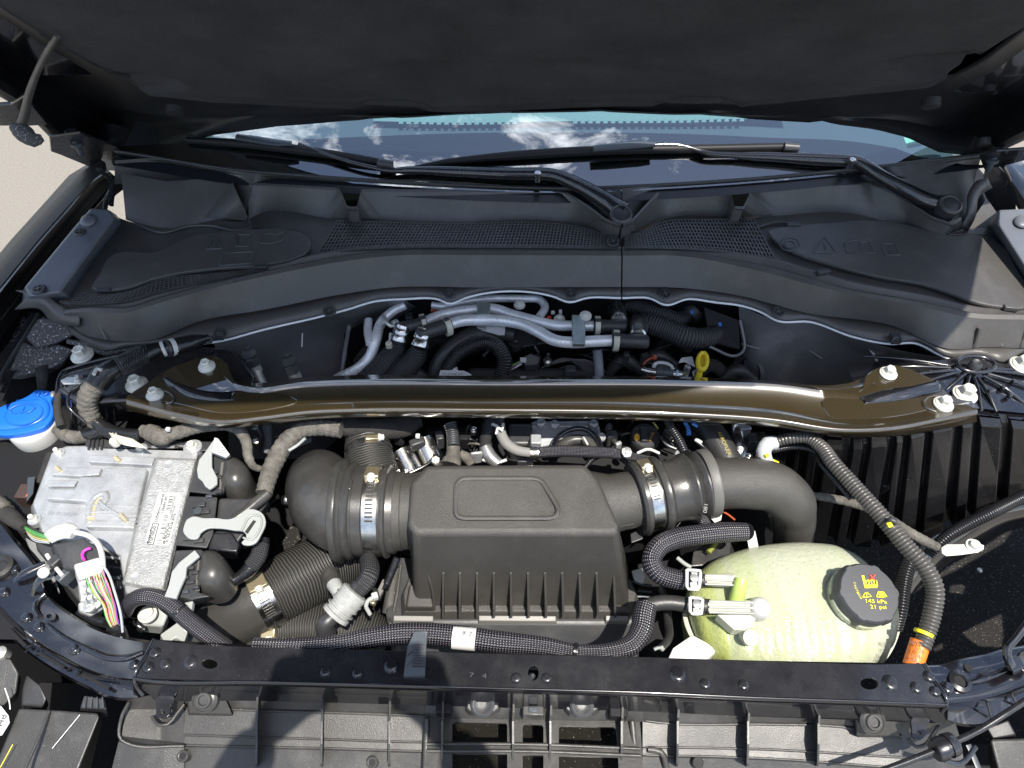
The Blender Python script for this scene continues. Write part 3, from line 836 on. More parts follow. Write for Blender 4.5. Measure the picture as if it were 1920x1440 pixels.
lattice(cowl['l'], [(152, 549), (200, 552), (240, 546), (300, 524), (400, 513), (482, 505)], [(130, 569), (180, 569), (247, 562), (290, 549), (400, 524), (496, 504)], 42, 5, ZD + 0.006, 2.4)
def line3(name, l, m, par, z, r=1.2):
    return T(name, l, r, m, par, z=z, seg=6, straight=True)
def icon_tri(par, x, y, s, z, m=GREYINK, rx=0):
    g_ = line3('warning_triangle_mark', [(x - s, y + s * .6), (x, y - s * .8), (x + s, y + s * .6), (x - s, y + s * .6)], m, par, z)
    line3('exclamation_mark', [(x, y - s * .3), (x + 1, y + s * .3)], m, par, z, 1.2)
lz = ZD + 0.010
lid1 = SL('access_lid', [(172, 540), (188, 510), (205, 480), (216, 474), (290, 472), (350, 445), (440, 432), (530, 429), (568, 436), (582, 450), (579, 468), (555, 482), (500, 495), (400, 503), (330, 512), (290, 521), (230, 540), (185, 543)], lz, 0.007, COWL, cowl['l'], smooth_n=60, b=0.002)
lid1['label'] = 'long rounded service lid with moulded warning symbols'
icon_tri(lid1, 403, 457, 16, lz + .0006)
line3('moulded_symbol', [(445, 440), (470, 440), (466, 462), (443, 462), (445, 440)], GREYINK, lid1, lz + .0006)
line3('moulded_symbol', [(447, 458), (455, 446), (458, 452), (466, 444)], GREYINK, lid1, lz + .0006)
line3('book_mark', [(490, 440), (510, 437), (513, 442), (536, 434), (532, 450), (512, 456), (488, 456), (490, 440)], GREYINK, lid1, lz + .0006)
line3('moulded_frame', [(418, 475), (476, 472), (470, 494), (410, 498), (418, 475)], GREYINK, lid1, lz + .0006)
text('moulded_text', 'IP67', P(422, 492, lz), P(462, 489, lz), GREYINK, lid1, size=0.006)
for (x, y) in ((193, 541), (488, 498)):
    PB('lid_tab', x, y, lz + .003, 26, 8, .006, BLK, lid1, rot=4)
lid2 = SL('access_lid', [(1440, 432), (1475, 424), (1560, 417), (1640, 413), (1700, 421), (1780, 441), (1850, 443), (1880, 460), (1905, 500), (1930, 548), (1928, 576), (1890, 576), (1830, 566), (1790, 551), (1740, 534), (1650, 518), (1560, 495), (1490, 472), (1455, 450)], lz, 0.007, COWL, cowl['r'], smooth_n=60, b=0.002)
lid2['label'] = 'large service lid with four moulded symbols, half in sun'
line3('moulded_symbol', circ(1480, 458, 19, 13, 8) + [circ(1480, 458, 19, 13, 8)[0]], GREYINK, lid2, lz + .0006)
line3('moulded_symbol', circ(1480, 458, 10, 7, 14) + [circ(1480, 458, 10, 7, 14)[0]], GREYINK, lid2, lz + .0006)
icon_tri(lid2, 1546, 461, 22, lz + .0006)
line3('book_mark', [(1588, 474), (1583, 455), (1605, 450), (1612, 454), (1630, 453), (1640, 474), (1616, 474), (1588, 474)], GREYINK, lid2, lz + .0006)
line3('book_mark', [(1612, 454), (1616, 474)], GREYINK, lid2, lz + .0006)
line3('battery_mark', [(1652, 457), (1680, 458), (1687, 478), (1660, 478), (1652, 457)], GREYINK, lid2, lz + .0006)
line3('battery_mark', [(1672, 460), (1666, 468), (1674, 468), (1668, 476)], GREYINK, lid2, lz + .0006)
for (x, y, r_) in ((1489, 418, 3), (1545, 507, 14), (1898, 574, -8)):
    PB('lid_tab', x, y, lz + .004, 26, 10, .008, BLK if x != 1898 else COWL, lid2, rot=r_)
def pushpin(par, x, y, z, r_=12, m=BLK, tilt=Vector((0, -0.35, 1))):
    c = P(x, y, z); s = PXM(c) * r_
    ax = tilt.normalized()
    o = lathe('push_pin', c, ax, [(s, -.001), (s, .0015), (s * .85, .003), (s * .62, .003), (s * .6, .001), (s * .2, .001)], m, par, seg=24)
    a1 = (Vector((1, .4, 0)) - ax * Vector((1, .4, 0)).dot(ax)).normalized(); a2 = ax.cross(a1)
    box('cross_slot', c + ax * .003, a1 * s * .5, a2 * s * .09, ax * .0012, COWL, o, 0)
    box('cross_slot', c + ax * .003, a2 * s * .5, a1 * s * .09, ax * .0014, COWL, o, 0)
for (x, y) in ((618, 584), (843, 551), (1070, 551), (1149, 453)): pushpin(cowl['l'], x, y, ZA + .010 if y > 500 else ZD + .008)
for (x, y) in ((1247, 551), (1459, 585)): pushpin(cowl['r'], x, y, ZA + .010)
for (x, y, p_) in ((410, 622, 'l'), (1681, 630, 'r')):
    PB('edge_clip', x, y, ZA + .022, 17, 20, .012, BLK, cowl[p_])
    T('clip_loop', [(x - 9, y + 12), (x - 6, y + 4), (x + 6, y + 4), (x + 9, y + 12)], 1.8, BLK, cowl[p_], z=ZA + .024, seg=6)
# panel ribs on the left front face
T('face_rib', [(178, 590, ZC - .012), (200, 636, ZB + .003)], 4, COWL, cowl['l'], seg=8)
T('face_rib', [(182, 588, ZC - .010), (205, 634, ZB + .004)], 2, BLK, cowl['l'], seg=8)
# left wing of the cowl over the fender channel
LF('end_wing', [[(30, 545, 1.13), (75, 546, 1.125), (110, 570, 1.118), (150, 590, 1.11)], [(48, 552, 1.125), (78, 560, 1.12), (108, 590, 1.11), (150, 606, 1.10)], [(28, 580, 1.10), (80, 582, 1.10), (92, 598, 1.09), (150, 612, 1.085)]], COWL, cowl['l'], nu=24, nv=10, th=0.003)

# ================================================================ left fender, its trim, the ground beyond
lf = thing('left_fender', 'gloss black left fender edge beside the asphalt', 'fender', P(60, 430, 1.12))
o_ = [(190, 300), (160, 318), (100, 385), (50, 440), (0, 500), (-60, 570), (-160, 700)]
q_ = [(200, 318), (180, 330), (120, 395), (70, 452), (15, 520), (-40, 590), (-130, 720)]
s_ = [(215, 330), (192, 340), (140, 405), (95, 455), (45, 520), (0, 575), (-90, 700)]
LF('fender_top', [[(x - 30, y + 10, .6) for x, y in o_], [(x, y, 1.10) for x, y in o_], [(x + 8, y + 5, 1.115) for x, y in o_], [(x, y, 1.12) for x, y in q_], [(x + 3, y + 1, 1.112) for x, y in q_], [(x, y, 1.03) for x, y in s_], [(x + 30, y + 20, 1.0) for x, y in s_]], mat('dull_black_fender', (0.012, 0.012, 0.014), 0.55, spec=.3, speck=.3), lf, nu=30, lin=True, sh=25)
T('seal_bead', [(x + 4, y + 2, 1.1135) for x, y in q_], 1.6, SEAL, lf, seg=6)
T('inner_flange', [(205, 355), (150, 418), (100, 475), (40, 545), (0, 598), (-50, 650)], 3, PAINTD, lf, z=1.06, seg=8)
T('cable_bundle', [(208, 336, 1.14), (210, 350, 1.13), (200, 372, 1.11), (196, 395, 1.1)], 5, CORR, lf, seg=8, corr=0.004)
LF('inner_channel', [[(60, 585, 1.06), (30, 625, 1.05), (0, 665, 1.05), (-40, 720, 1.05)], [(75, 590, 1.05), (62, 620, 1.04), (18, 688, 1.04), (-10, 740, 1.04)], [(92, 600, 1.045), (72, 640, 1.035), (28, 700, 1.035), (0, 760, 1.03)]], PAINTD, lf, nu=20, nv=8)
T('channel_lip', [(72, 588), (50, 625), (20, 672), (-10, 725)], 3.5, BLK, lf, z=1.06, seg=8)
text('stamped_mark', '1C VP', P(28, 640, 1.062), P(52, 595, 1.062), GREYINK, lf, size=0.008)
tr = thing('fender_trim', 'grey plastic trim box on the left fender with two push pins', 'trim panel', P(130, 480, 1.1), 'trim boxes along the two fenders')
frustum('trim_body', PP([(170, 391, 1.165), (205, 393, 1.165), (216, 408, 1.16), (110, 548, 1.135), (58, 556, 1.135), (45, 540, 1.135), (140, 425, 1.16)]), PP([(170, 391, 1.09), (216, 400, 1.09), (232, 420, 1.09), (145, 568, 1.09), (40, 570, 1.09), (45, 540, 1.09), (140, 425, 1.09)]), mat('slate_trim_plastic', (0.10, 0.11, 0.13), 0.4, bump=0.25, bscale=900, dust=0.1), tr, b=0.004)
dome('raised_boss', PP(circ(166, 414, 16, 10, 20, -20), 1.162), 0, .008, MATS['slate_trim_plastic'], tr)
pushpin(tr, 151, 436, 1.168, 11, tilt=Vector((0, 0, 1))); pushpin(tr, 73, 543, 1.140, 13, tilt=Vector((0, 0, 1)))
tr2 = thing('fender_trim', 'sunlit plastic trim box on the right fender', 'trim panel', P(1890, 460, 1.1), 'trim boxes along the two fenders')
frustum('trim_body', PP([(1872, 394, 1.165), (1925, 392, 1.165), (2010, 560, 1.14), (1960, 560, 1.14), (1867, 415, 1.16)]), PP([(1872, 394, 1.09), (1925, 392, 1.09), (2010, 560, 1.09), (1945, 575, 1.09), (1849, 424, 1.09)]), MATS['slate_trim_plastic'], tr2, b=0.004)
dome('raised_boss', PP(circ(1918, 416, 18, 11, 20, 10), 1.163), 0, .008, MATS['slate_trim_plastic'], tr2)
rf = thing('right_fender', 'gloss black right fender edge beyond the trim box', 'fender', P(1915, 360, 1.12))
LF('fender_top', [[(1850, 300, 1.10), (1880, 340, 1.10), (1905, 385, 1.10), (1960, 480, 1.10), (2020, 600, 1.1)], [(1862, 300, 1.125), (1895, 330, 1.13), (1925, 375, 1.13), (1990, 480, 1.13), (2060, 600, 1.13)], [(1900, 285, 1.13), (1940, 330, 1.13), (1990, 400, 1.13), (2060, 500, 1.13), (2160, 600, 1.13)]], PAINT, rf, nu=20, nv=8)
LF('fender_wall', [[(1840, 350, 1.0), (1862, 400, 1.0), (1900, 470, 1.0)], [(1850, 300, 1.10), (1880, 340, 1.10), (1905, 385, 1.10)]], PAINTD, rf, nu=12)
tr3 = LF('cowl_side_closure', [[(1800, 440, 1.09), (1835, 395, 1.10), (1850, 372, 1.1)], [(1850, 450, 1.09), (1868, 420, 1.1), (1870, 400, 1.1)]], COWL, cowl['r'], nu=10)
# foam wedges at the left end of the cowl
fo = thing('foam_block', 'speckled black foam wedge tucked under the left end of the cowl', 'foam', P(85, 645, 1.0))
frustum('upper_wedge', PP([(72, 597, 1.07), (123, 596, 1.07), (138, 628, 1.06), (108, 642, 1.05), (70, 652, 1.05), (48, 632, 1.06)]), PP([(72, 605, 1.0), (123, 606, 1.0), (138, 632, 1.0), (108, 650, 1.0), (70, 660, 1.0), (48, 640, 1.0)]), FOAM, fo, b=.004)
frustum('lower_wedge', PP([(20, 690, 1.04), (42, 640, 1.05), (70, 652, 1.04), (108, 645, 1.04), (140, 655, 1.03), (118, 680, 1.02), (95, 690, 1.02), (40, 703, 1.02), (5, 700, 1.02)]), PP([(20, 695, .97), (42, 650, .97), (70, 655, .97), (108, 650, .97), (140, 660, .97), (118, 690, .97), (95, 700, .97), (40, 712, .97), (5, 710, .97)]), FOAM, fo, b=.004)
T('foam_strip', [(128, 640), (165, 648), (200, 662), (235, 655), (290, 650)], [5, 6, 5, 5, 4], FOAM, fo, z=1.05, seg=8)
LF('foam_flap', [[(348, 632, 1.075), (400, 632, 1.07)], [(345, 655, 1.06), (398, 642, 1.06)]], FOAM, fo, nu=8, th=.005)

# ================================================================ firewall
fw = thing('firewall', 'scuffed dark steel firewall under the cowl with a pale sealer line', 'firewall', P(1000, 700, 0.9))
nA = 120
a1 = cat(PP(A1, ZA), nA); a2 = cat(PP(A2, ZA), nA)
for a_ in (a1, a2):
    sel = [v for v in a_ if (v.x > -0.55 and v.x < 0.80)]
    tube('sealer_bead', [v + Vector((0, -.003, -.002)) for v in sel], 2.3, SEAL, fw, seg=8)
    loft('edge_flange', [[v + Vector((0, .004, 0)) for v in sel], [v + Vector((0, .03, -.03)) for v in sel]], FWALL, fw, nu=len(sel), lin=True)
aw = a1 + a2
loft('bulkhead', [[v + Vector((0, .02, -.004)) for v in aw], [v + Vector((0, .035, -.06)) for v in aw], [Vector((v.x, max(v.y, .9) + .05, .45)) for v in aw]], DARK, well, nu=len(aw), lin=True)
lw = [[(400, 640, 1.055), (500, 615, 1.055), (600, 592, 1.055), (650, 579, 1.055), (700, 565, 1.055), (760, 559, 1.055)],
      [(415, 690, .99), (500, 660, .99), (600, 630, .98), (660, 612, .98), (705, 590, 1.0), (765, 566, 1.04)],
      [(425, 760, .90), (500, 750, .88), (600, 735, .87), (640, 720, .87), (655, 640, .93), (775, 572, 1.02)],
      [(430, 860, .75), (500, 860, .73), (600, 850, .72), (650, 800, .75), (665, 660, .90), (780, 575, 1.0)]]
LF('left_recess', lw, FWALL, fw, nu=40, nv=26)
rw = [[(1385, 572, 1.055), (1455, 600, 1.055), (1520, 604, 1.055), (1600, 630, 1.055), (1680, 655, 1.055), (1780, 672, 1.05)],
      [(1388, 620, 1.0), (1440, 625, 1.02), (1490, 622, 1.03), (1560, 650, 1.0), (1655, 680, .99), (1760, 700, .98)],
      [(1392, 650, .97), (1420, 680, .96), (1500, 665, .98), (1560, 700, .94), (1640, 720, .92), (1740, 760, .9)],
      [(1400, 780, .82), (1460, 790, .80), (1520, 800, .80), (1580, 820, .80), (1640, 850, .78), (1720, 860, .8)]]
LF('right_recess', rw, FWALL, fw, nu=40, nv=26)
T('pressed_lip', [(1390, 645, .985), (1430, 655, .985), (1450, 657, .985), (1475, 648, .985), (1500, 650, .99), (1540, 672, .98)], 2.5, FWALL, fw, seg=8)
T('pressed_seam', [(1612, 633, 1.05), (1640, 668, 1.01), (1650, 690, .99)], 2, SEAL, fw, seg=6)
T('lower_frame', [(1330, 650, 1.0), (1380, 667, .99), (1392, 660, .99), (1388, 600, 1.03)], 3, FWALL, fw, seg=8)
slab('bracket_plate', PP([(1320, 575, 1.03), (1385, 600, 1.03), (1388, 655, .99), (1330, 640, .99)]), .004, DARK, fw)
T('bracket_edge', [(655, 610, 1.03), (648, 650, .99), (640, 705, .95)], 4, FWALL, fw, seg=6)
T('scratch_mark', [(567, 625, 1.02), (566, 650, 1.0)], .8, SEAL, fw, seg=5)
# ================================================================ strut towers
lt = thing('strut_tower', 'black left strut tower under the taped harness', 'strut tower', P(250, 720, .9), 'strut towers')
frustum('tower_top', PP([(112, 702, 1.062), (125, 688, 1.062), (225, 660, 1.062), (345, 648, 1.062), (440, 655, 1.06), (480, 705, 1.06), (470, 735, 1.06), (250, 752, 1.058), (190, 755, 1.055), (150, 760, 1.05), (108, 730, 1.055)]),
        PP([(110, 720, .85), (130, 700, .85), (225, 670, .85), (345, 655, .85), (450, 660, .85), (490, 705, .85), (480, 790, .82), (250, 820, .78), (190, 825, .78), (150, 830, .78), (100, 800, .8)]), PAINTD, lt, b=.006)
T('pressed_edge', [(106, 735), (110, 710), (118, 697), (150, 685), (200, 672), (235, 664)], 3, PAINT, lt, z=1.064, seg=8)
T('pressed_edge', [(112, 712), (128, 702), (170, 690), (185, 684), (215, 671)], 2.2, PAINT, lt, z=1.066, seg=8)
T('pressed_edge', [(158, 790), (128, 760, 1.06), (132, 735, 1.064), (150, 722, 1.065), (195, 700, 1.066)], 2.6, PAINT, lt, z=1.04, seg=8)
for x in (135, 152, 168, 200, 215): T('side_rib', [(x, 745, 1.05), (x + 1, 800, .97)], 2.5, PAINT, lt, seg=6)
T('dimple_ring', circ(318, 738, 18, 11, 16) + [(336, 738)], 2.4, PAINT, lt, z=1.065, seg=6)
sb_ = SL('earth_strap_bracket', [(112, 713), (125, 706), (150, 706), (160, 713), (150, 719), (118, 720)], 1.072, .003, ZINC, lt)
bolt(P(147, 712, 1.072), 9 * PXM(P(147, 712, 1.07)), ZINC, 'small zinc screw on the earth strap of the left tower', 'screw', None)
rt = thing('strut_tower', 'sunlit right strut tower of glossy black with long vertical ribs', 'strut tower', P(1760, 850, .8), 'strut towers')
LF('tower_top', [[(1590, 690, 1.05), (1680, 672, 1.062), (1760, 676, 1.068), (1800, 668, 1.064), (1880, 678, 1.06), (1950, 670, 1.06), (2020, 660, 1.06)],
                 [(1600, 715, 1.06), (1690, 720, 1.062), (1760, 712, 1.066), (1820, 705, 1.066), (1880, 705, 1.066), (1950, 705, 1.06), (2020, 705, 1.06)],
                 [(1620, 745, 1.055), (1700, 768, 1.055), (1780, 770, 1.06), (1840, 766, 1.06), (1875, 770, 1.06), (1950, 778, 1.055), (2020, 790, 1.05)]], PAINT, rt, nu=26, nv=12)
wt = [(1460, 795, 1.0), (1560, 815, 1.03), (1640, 810, 1.04), (1700, 795, 1.045), (1780, 776, 1.055), (1840, 772, 1.056), (1875, 776, 1.056), (1950, 784, 1.052), (2020, 795, 1.05)]
wb = [(1440, 960, .74), (1530, 1000, .72), (1610, 1010, .72), (1680, 1010, .74), (1750, 985, .78), (1810, 965, .81), (1860, 945, .83), (1950, 930, .85), (2020, 920, .86)]
LF('front_shoulder', [[(1620, 740, 1.053), (1700, 762, 1.053), (1780, 764, 1.053), (1840, 760, 1.053), (1875, 764, 1.053), (1950, 772, 1.05), (2020, 784, 1.046)], [(1620, 780, 1.05), (1700, 792, 1.05), (1780, 782, 1.05), (1840, 778, 1.05), (1875, 782, 1.05), (1950, 792, 1.047), (2020, 804, 1.043)], [(1620, 830, .99), (1700, 830, .99), (1780, 815, .99), (1840, 808, .99), (1875, 812, .99), (1950, 822, .99), (2020, 834, .99)]], PAINT, rt, nu=26)
tw, bw_ = cat(PP(wt), 160), cat(PP(wb), 160)
colt, colb, i_ = [], [], 0
pat = [(5, 3), (4, 3), (6, 3), (9, 4), (6, 3), (10, 4), (5, 3), (9, 3), (12, 4), (7, 3), (12, 4), (10, 4), (12, 4), (9, 3)]
for wp_, wr_ in pat:
    for (k, o_y) in ((0, 0), (.8, -.013), (wp_ - .8, -.013), (wp_, 0)):
        q = min(158.9, i_ + k); a_ = int(q); f_ = q - a_
        pt_, pb_ = tw[a_].lerp(tw[a_ + 1], f_), bw_[a_].lerp(bw_[a_ + 1], f_)
        colt.append(pt_ + Vector((0, o_y * .8, -.0005))); colb.append(pb_ + Vector((0, o_y * 1.3, 0)))
    i_ += wp_ + wr_
mid_ = [a.lerp(b_, .06) + Vector((0, -.006, .002)) for a, b_ in zip(colt, colb)]
mid2_ = [a.lerp(b_, .55) + Vector((0, -.004, 0)) for a, b_ in zip(colt, colb)]
vs_ = [v for r_ in (colt, mid_, mid2_, colb) for v in r_]; n_ = len(colt)
pw_ = mo('pleated_wall', vs_, [(i * n_ + j, i * n_ + j + 1, (i + 1) * n_ + j + 1, (i + 1) * n_ + j) for i in range(3) for j in range(n_ - 1)], mat('tower_black', (0.006, 0.006, 0.007), 0.24, speck=.35, speckcol=(.2, .2, .2), var=.5), rt, False)
bev(pw_, .0015, 2, 20)
hub = P(1822, 690, 1.075)
for (x, y, z_) in ((1620, 668, 1.05), (1640, 690, 1.055), (1660, 712, 1.06), (1700, 728, 1.06), (1770, 735, 1.06), (1800, 760, 1.06), (1840, 770, 1.058), (1868, 772, 1.058), (1925, 760, 1.058), (1960, 740, 1.058), (1960, 712, 1.06), (1945, 700, 1.06)):
    e = P(x, y, z_)
    a = hub.lerp(e, 0.22)
    tube('radial_rib', [a, hub.lerp(e, .6) + Vector((0, 0, .004)), e], [3.4, 3.4, 3], PAINT, rt, seg=8)
T('hub_ring', circ(1830, 683, 36, 15, 24, 5) + [(1865, 686)], 4, PAINT, rt, z=1.076, seg=8)
lathe('hub_cap', P(1826, 688, 1.076), Vector((0, 0, 1)), [(.010, -.01), (.010, .008), (.007, .012), (.004, .010)], BLK, rt, seg=16)
for (x, y) in ((1698, 732), (1855, 735), (1880, 728), (1900, 716), (1893, 742)): lathe('cross_web', P(x, y, 1.07), Vector((0, 0, 1)), [(.004, -.004), (.004, .003), (.002, .004)], PAINT, rt, seg=10)
lathe('mount_boss', P(1668, 908, .90), Vector((.1, -.25, 1)), [(.012, -.12), (.012, 0), (.009, .001), (.005, .0), (.005, -.006)], PAINT, rt, seg=20)
SL('mount_ear', [(1655, 902), (1668, 893), (1690, 897), (1692, 903), (1672, 912), (1657, 911)], .905, .003, PAINT, rt, holes=[circ(1668, 904, 5, 4, 10)])
LF('lower_flange', [[(1690, 1090, .80), (1720, 1030, .82), (1790, 985, .85), (1850, 950, .88), (1930, 920, .90)], [(1705, 1110, .78), (1740, 1055, .80), (1810, 1010, .83), (1860, 975, .86), (1940, 950, .88)], [(1720, 1110, .74), (1750, 1080, .76), (1820, 1030, .78), (1880, 1000, .8), (1950, 980, .8)]], PAINT, rt, nu=20, nv=8)
T('flange_lip', [(1695, 1100), (1735, 1040), (1800, 995), (1860, 965), (1935, 935)], 3, PAINT, rt, z=.86, seg=8)

# ================================================================ strut brace
br = thing('strut_brace', 'long metallic black strut brace bolted across the bay', 'strut brace', P(1030, 755, 1.05))
ZS = 1.082
r0 = [(415, 694, 1.068), (440, 712, 1.066), (480, 718, 1.062), (560, 708, 1.06), (640, 704, 1.06), (900, 705, 1.06), (1300, 707, 1.06), (1450, 714, 1.06), (1560, 722, 1.062), (1600, 716, 1.066), (1628, 700, 1.068)]
r1 = [(418, 703, ZS + .002), (440, 719, ZS + .005), (480, 727, ZS + .006), (560, 717, ZS + .006), (700, 711, ZS + .006), (900, 712, ZS + .006), (1300, 714, ZS + .006), (1470, 722, ZS + .006), (1570, 736, ZS + .006), (1610, 740, ZS + .004), (1640, 718, ZS + .002)]
r1b = [(425, 712, ZS + .001), (450, 732, ZS), (490, 741, ZS - .002), (560, 729, ZS - .002), (700, 721, ZS - .002), (900, 722, ZS - .002), (1300, 725, ZS - .002), (1470, 736, ZS - .002), (1570, 751, ZS - .002), (1615, 750, ZS), (1650, 735, ZS + .001)]
r2 = [(300, 748, ZS - .001), (350, 762, ZS - .001), (415, 775, ZS - .001), (490, 771, ZS - .001), (580, 758, ZS - .001), (680, 753, ZS - .001), (900, 753, ZS - .001), (1280, 757, ZS - .001), (1440, 767, ZS - .001), (1560, 784, ZS - .001), (1680, 781, ZS - .001)]
loft('beam_top', [cat(PP(r_), 90) for r_ in (r0, r1, r1b, r2)], BRN, br, nu=90, lin=True, sh=80)
f2 = [(240, 741), (330, 757), (415, 775), (490, 771), (580, 758), (680, 753), (900, 753), (1280, 757), (1440, 767), (1560, 784), (1670, 782), (1760, 764), (1820, 751)]
f3 = [(236, 754), (330, 777), (415, 791), (500, 783), (580, 773), (680, 769), (900, 770), (1280, 777), (1447, 788), (1580, 807), (1680, 803), (1760, 788), (1834, 773)]
f4 = [(237, 770), (330, 791), (415, 803), (500, 797), (580, 787), (680, 783), (900, 784), (1280, 791), (1447, 801), (1580, 820), (1680, 819), (1760, 806), (1832, 791)]
g2, g3, g4 = (cat(PP(l, z_), 110) for l, z_ in ((f2, ZS - .0005), (f3, ZS + .003), (f4, ZS - .030)))
fr_ = [g2]
for t, dz_ in ((.05, .0012), (.12, .0018), (.8, .0006)): fr_.append([a.lerp(b_, t) + Vector((0, 0, dz_)) for a, b_ in zip(g2, g3)])
g3c = [v + Vector((0, .004, -.004)) for v in g3]
for a_ in range(0, 91, 15): fr_.append([v + Vector((0, -.005 * math.sin(R(a_)), .005 * math.cos(R(a_)))) for v in g3c])
g5 = [v + Vector((0, -.005, -.002)) for v in g3c]
fr_ += [g5, [a.lerp(b_, .8) for a, b_ in zip(g5, g4)], g4, [v + Vector((0, .012, .001)) for v in g4]]
loft('front_flange', fr_, BRN, br, nu=110, lin=True, sh=89)
lp = SL('end_plate', [(240, 741), (268, 722), (300, 701), (350, 677), (400, 667), (425, 680), (432, 700), (452, 725), (490, 736), (520, 735), (560, 752), (490, 771), (415, 775), (330, 757)], ZS, .004, BRN, br, b=.002, smooth_n=50)
lp['label'] = 'shaded left end plate'
rp = SL('end_plate', [(1560, 784), (1540, 750), (1590, 742), (1615, 730), (1625, 702), (1650, 688), (1680, 684), (1730, 702), (1757, 716), (1775, 735), (1800, 748), (1821, 751), (1760, 765), (1670, 783)], ZS + .0008, .004, BRN, br, b=.002, smooth_n=50)
rp['label'] = 'sunlit right end plate'
# pressed grooves on both end plates: a short steep step facing the sky
LF('pressed_step', [[(302, 702, ZS + .008), (345, 722, ZS + .008), (400, 735, ZS + .006), (440, 735, ZS + .003)], [(305, 710, ZS + .007), (340, 732, ZS + .006), (390, 746, ZS + .004), (435, 745, ZS + .001)], [(312, 722, ZS + .0005), (345, 742, ZS + .0005), (395, 752, ZS + .0005), (440, 750, ZS + .0005)]], PAINT, br, nu=24, nv=8, th=.001)
LF('pressed_step', [[(1612, 745, ZS + .003), (1660, 731, ZS + .008), (1710, 724, ZS + .009), (1760, 712, ZS + .009)], [(1618, 751, ZS + .002), (1665, 742, ZS + .006), (1710, 735, ZS + .007), (1764, 724, ZS + .007)], [(1620, 757, ZS + .0012), (1670, 753, ZS + .0012), (1715, 746, ZS + .0012), (1767, 734, ZS + .0012)]], PAINT, br, nu=24, nv=8, th=.001)
T('bolt_recess_rim', circ(1762, 758, 31, 15, 20, 8, a0=100, a1=290), 3, BRN, br, z=ZS + .002, seg=8)
T('bolt_recess_rim', circ(300, 744, 26, 13, 20, 8, a0=200, a1=420), 2.4, BRN, br, z=ZS + .002, seg=8)
for (x, y, r_, z_, mm, lb) in ((155, 668, 20, 1.066, CREAM, 'large flange bolt beside the foam wedge, farthest left on the tower'),
                        (257, 722, 20, 1.068, CREAM, 'large shaded flange bolt just left of the brace end plate'),
                        (291, 741, 16, ZS, CREAM, 'smaller shaded bolt at the left tip of the brace'),
                        (388, 688, 15.5, ZS, CREAM, 'bolt at the back corner of the brace left end plate'),
                        (1665, 701, 16, ZS + .002, CREAM, 'bolt at the back corner of the brace right end plate'),
                        (1808, 741, 22, 1.068, CREAM, 'large sunlit bolt on the right tower beside the brace tip'),
                        (1768, 759, 18, ZS + .002, CREAM, 'sunlit bolt in the recess at the right tip of the brace'),
                        (1914, 686, 21, 1.07, CREAM, 'large sunlit bolt cut off by the right picture edge')):
    c = P(x, y, z_)
    bolt(c, r_ * PXM(c), mm, lb)

# ================================================================ airbox
ab = thing('airbox', 'ribbed grey black airbox in the middle of the engine bay', 'airbox', P(970, 1050, .9))
ZT = 1.045
lid = frustum('lid', PP([(800, 873, ZT), (1096, 871, ZT), (1122, 900, ZT), (1160, 985, ZT - .004), (1157, 1000, ZT - .006), (780, 1000, ZT - .006), (765, 985, ZT - .004), (770, 905, ZT)]),
        PP([(797, 895, .860), (1100, 893, .860), (1130, 930, .860), (1178, 1060, .860), (1180, 1142, .860), (778, 1142, .860), (772, 1060, .860), (768, 930, .860)]), AIRB, ab, b=.015, seg=5)
badge = [(857, 906), (861, 900), (868, 897), (880, 896), (1000, 896), (1010, 898), (1018, 904), (1044, 946), (1047, 956), (1044, 965), (1036, 970), (1026, 971), (872, 971), (861, 969), (856, 964), (854, 956), (855, 915)]
T('raised_badge_frame', badge + [badge[0]], 4.6, AIRB, lid, z=ZT + .0012, seg=8, flat=.45, straight=True, n=90)
for k, x in enumerate((832, 863, 895, 926, 958, 990, 1022, 1054, 1086, 1118, 1150)):
    y0 = 1063 if k < 10 else 1058
    t_, b_ = P(x, y0, .952), P(x + 1, 1140, .865)
    n_ = Vector((.0, -1, .45)).normalized() * .022
    wv_ = Vector((.0018, 0, 0))
    vs = []
    for dx in (-1, 1):
        vs += [t_ + wv_ * dx + Vector((0, .006, .006)), t_ + wv_ * dx + n_ * .5 + Vector((0, 0, -.006)), b_ + wv_ * dx + n_, b_ + wv_ * dx + Vector((0, .012, 0))]
    o = mo('lid_rib', vs, [(0, 1, 2, 3), (7, 6, 5, 4), (0, 4, 5, 1), (1, 5, 6, 2), (2, 6, 7, 3), (3, 7, 4, 0)], AIRB, ab, False)
    bev(o, .0006, 2)
tube('lid_rib', [P(797, 1048, .968), P(803, 1080, .940), P(812, 1112, .906), P(814, 1143, .872)], 3, AIRB, ab, seg=8)
flange = frustum('lid_flange', PP([(768, 1080, .869), (785, 1088, .869), (1170, 1088, .869), (1182, 1085, .869), (1192, 1110, .869), (1187, 1146, .869), (760, 1146, .869), (757, 1110, .869)]),
        PP([(768, 1085, .853), (785, 1093, .853), (1170, 1093, .853), (1182, 1090, .853), (1200, 1130, .853), (1196, 1162, .853), (752, 1162, .853), (750, 1120, .853)]), AIRB, ab, b=.002)
left_ear = frustum('side_lug', PP([(768, 1095, .890), (790, 1098, .890), (808, 1100, .890), (812, 1138, .885), (762, 1138, .885)]), PP([(768, 1100, .860), (790, 1102, .860), (808, 1104, .860), (814, 1150, .860), (758, 1150, .860)]), AIRB, ab, b=.003)
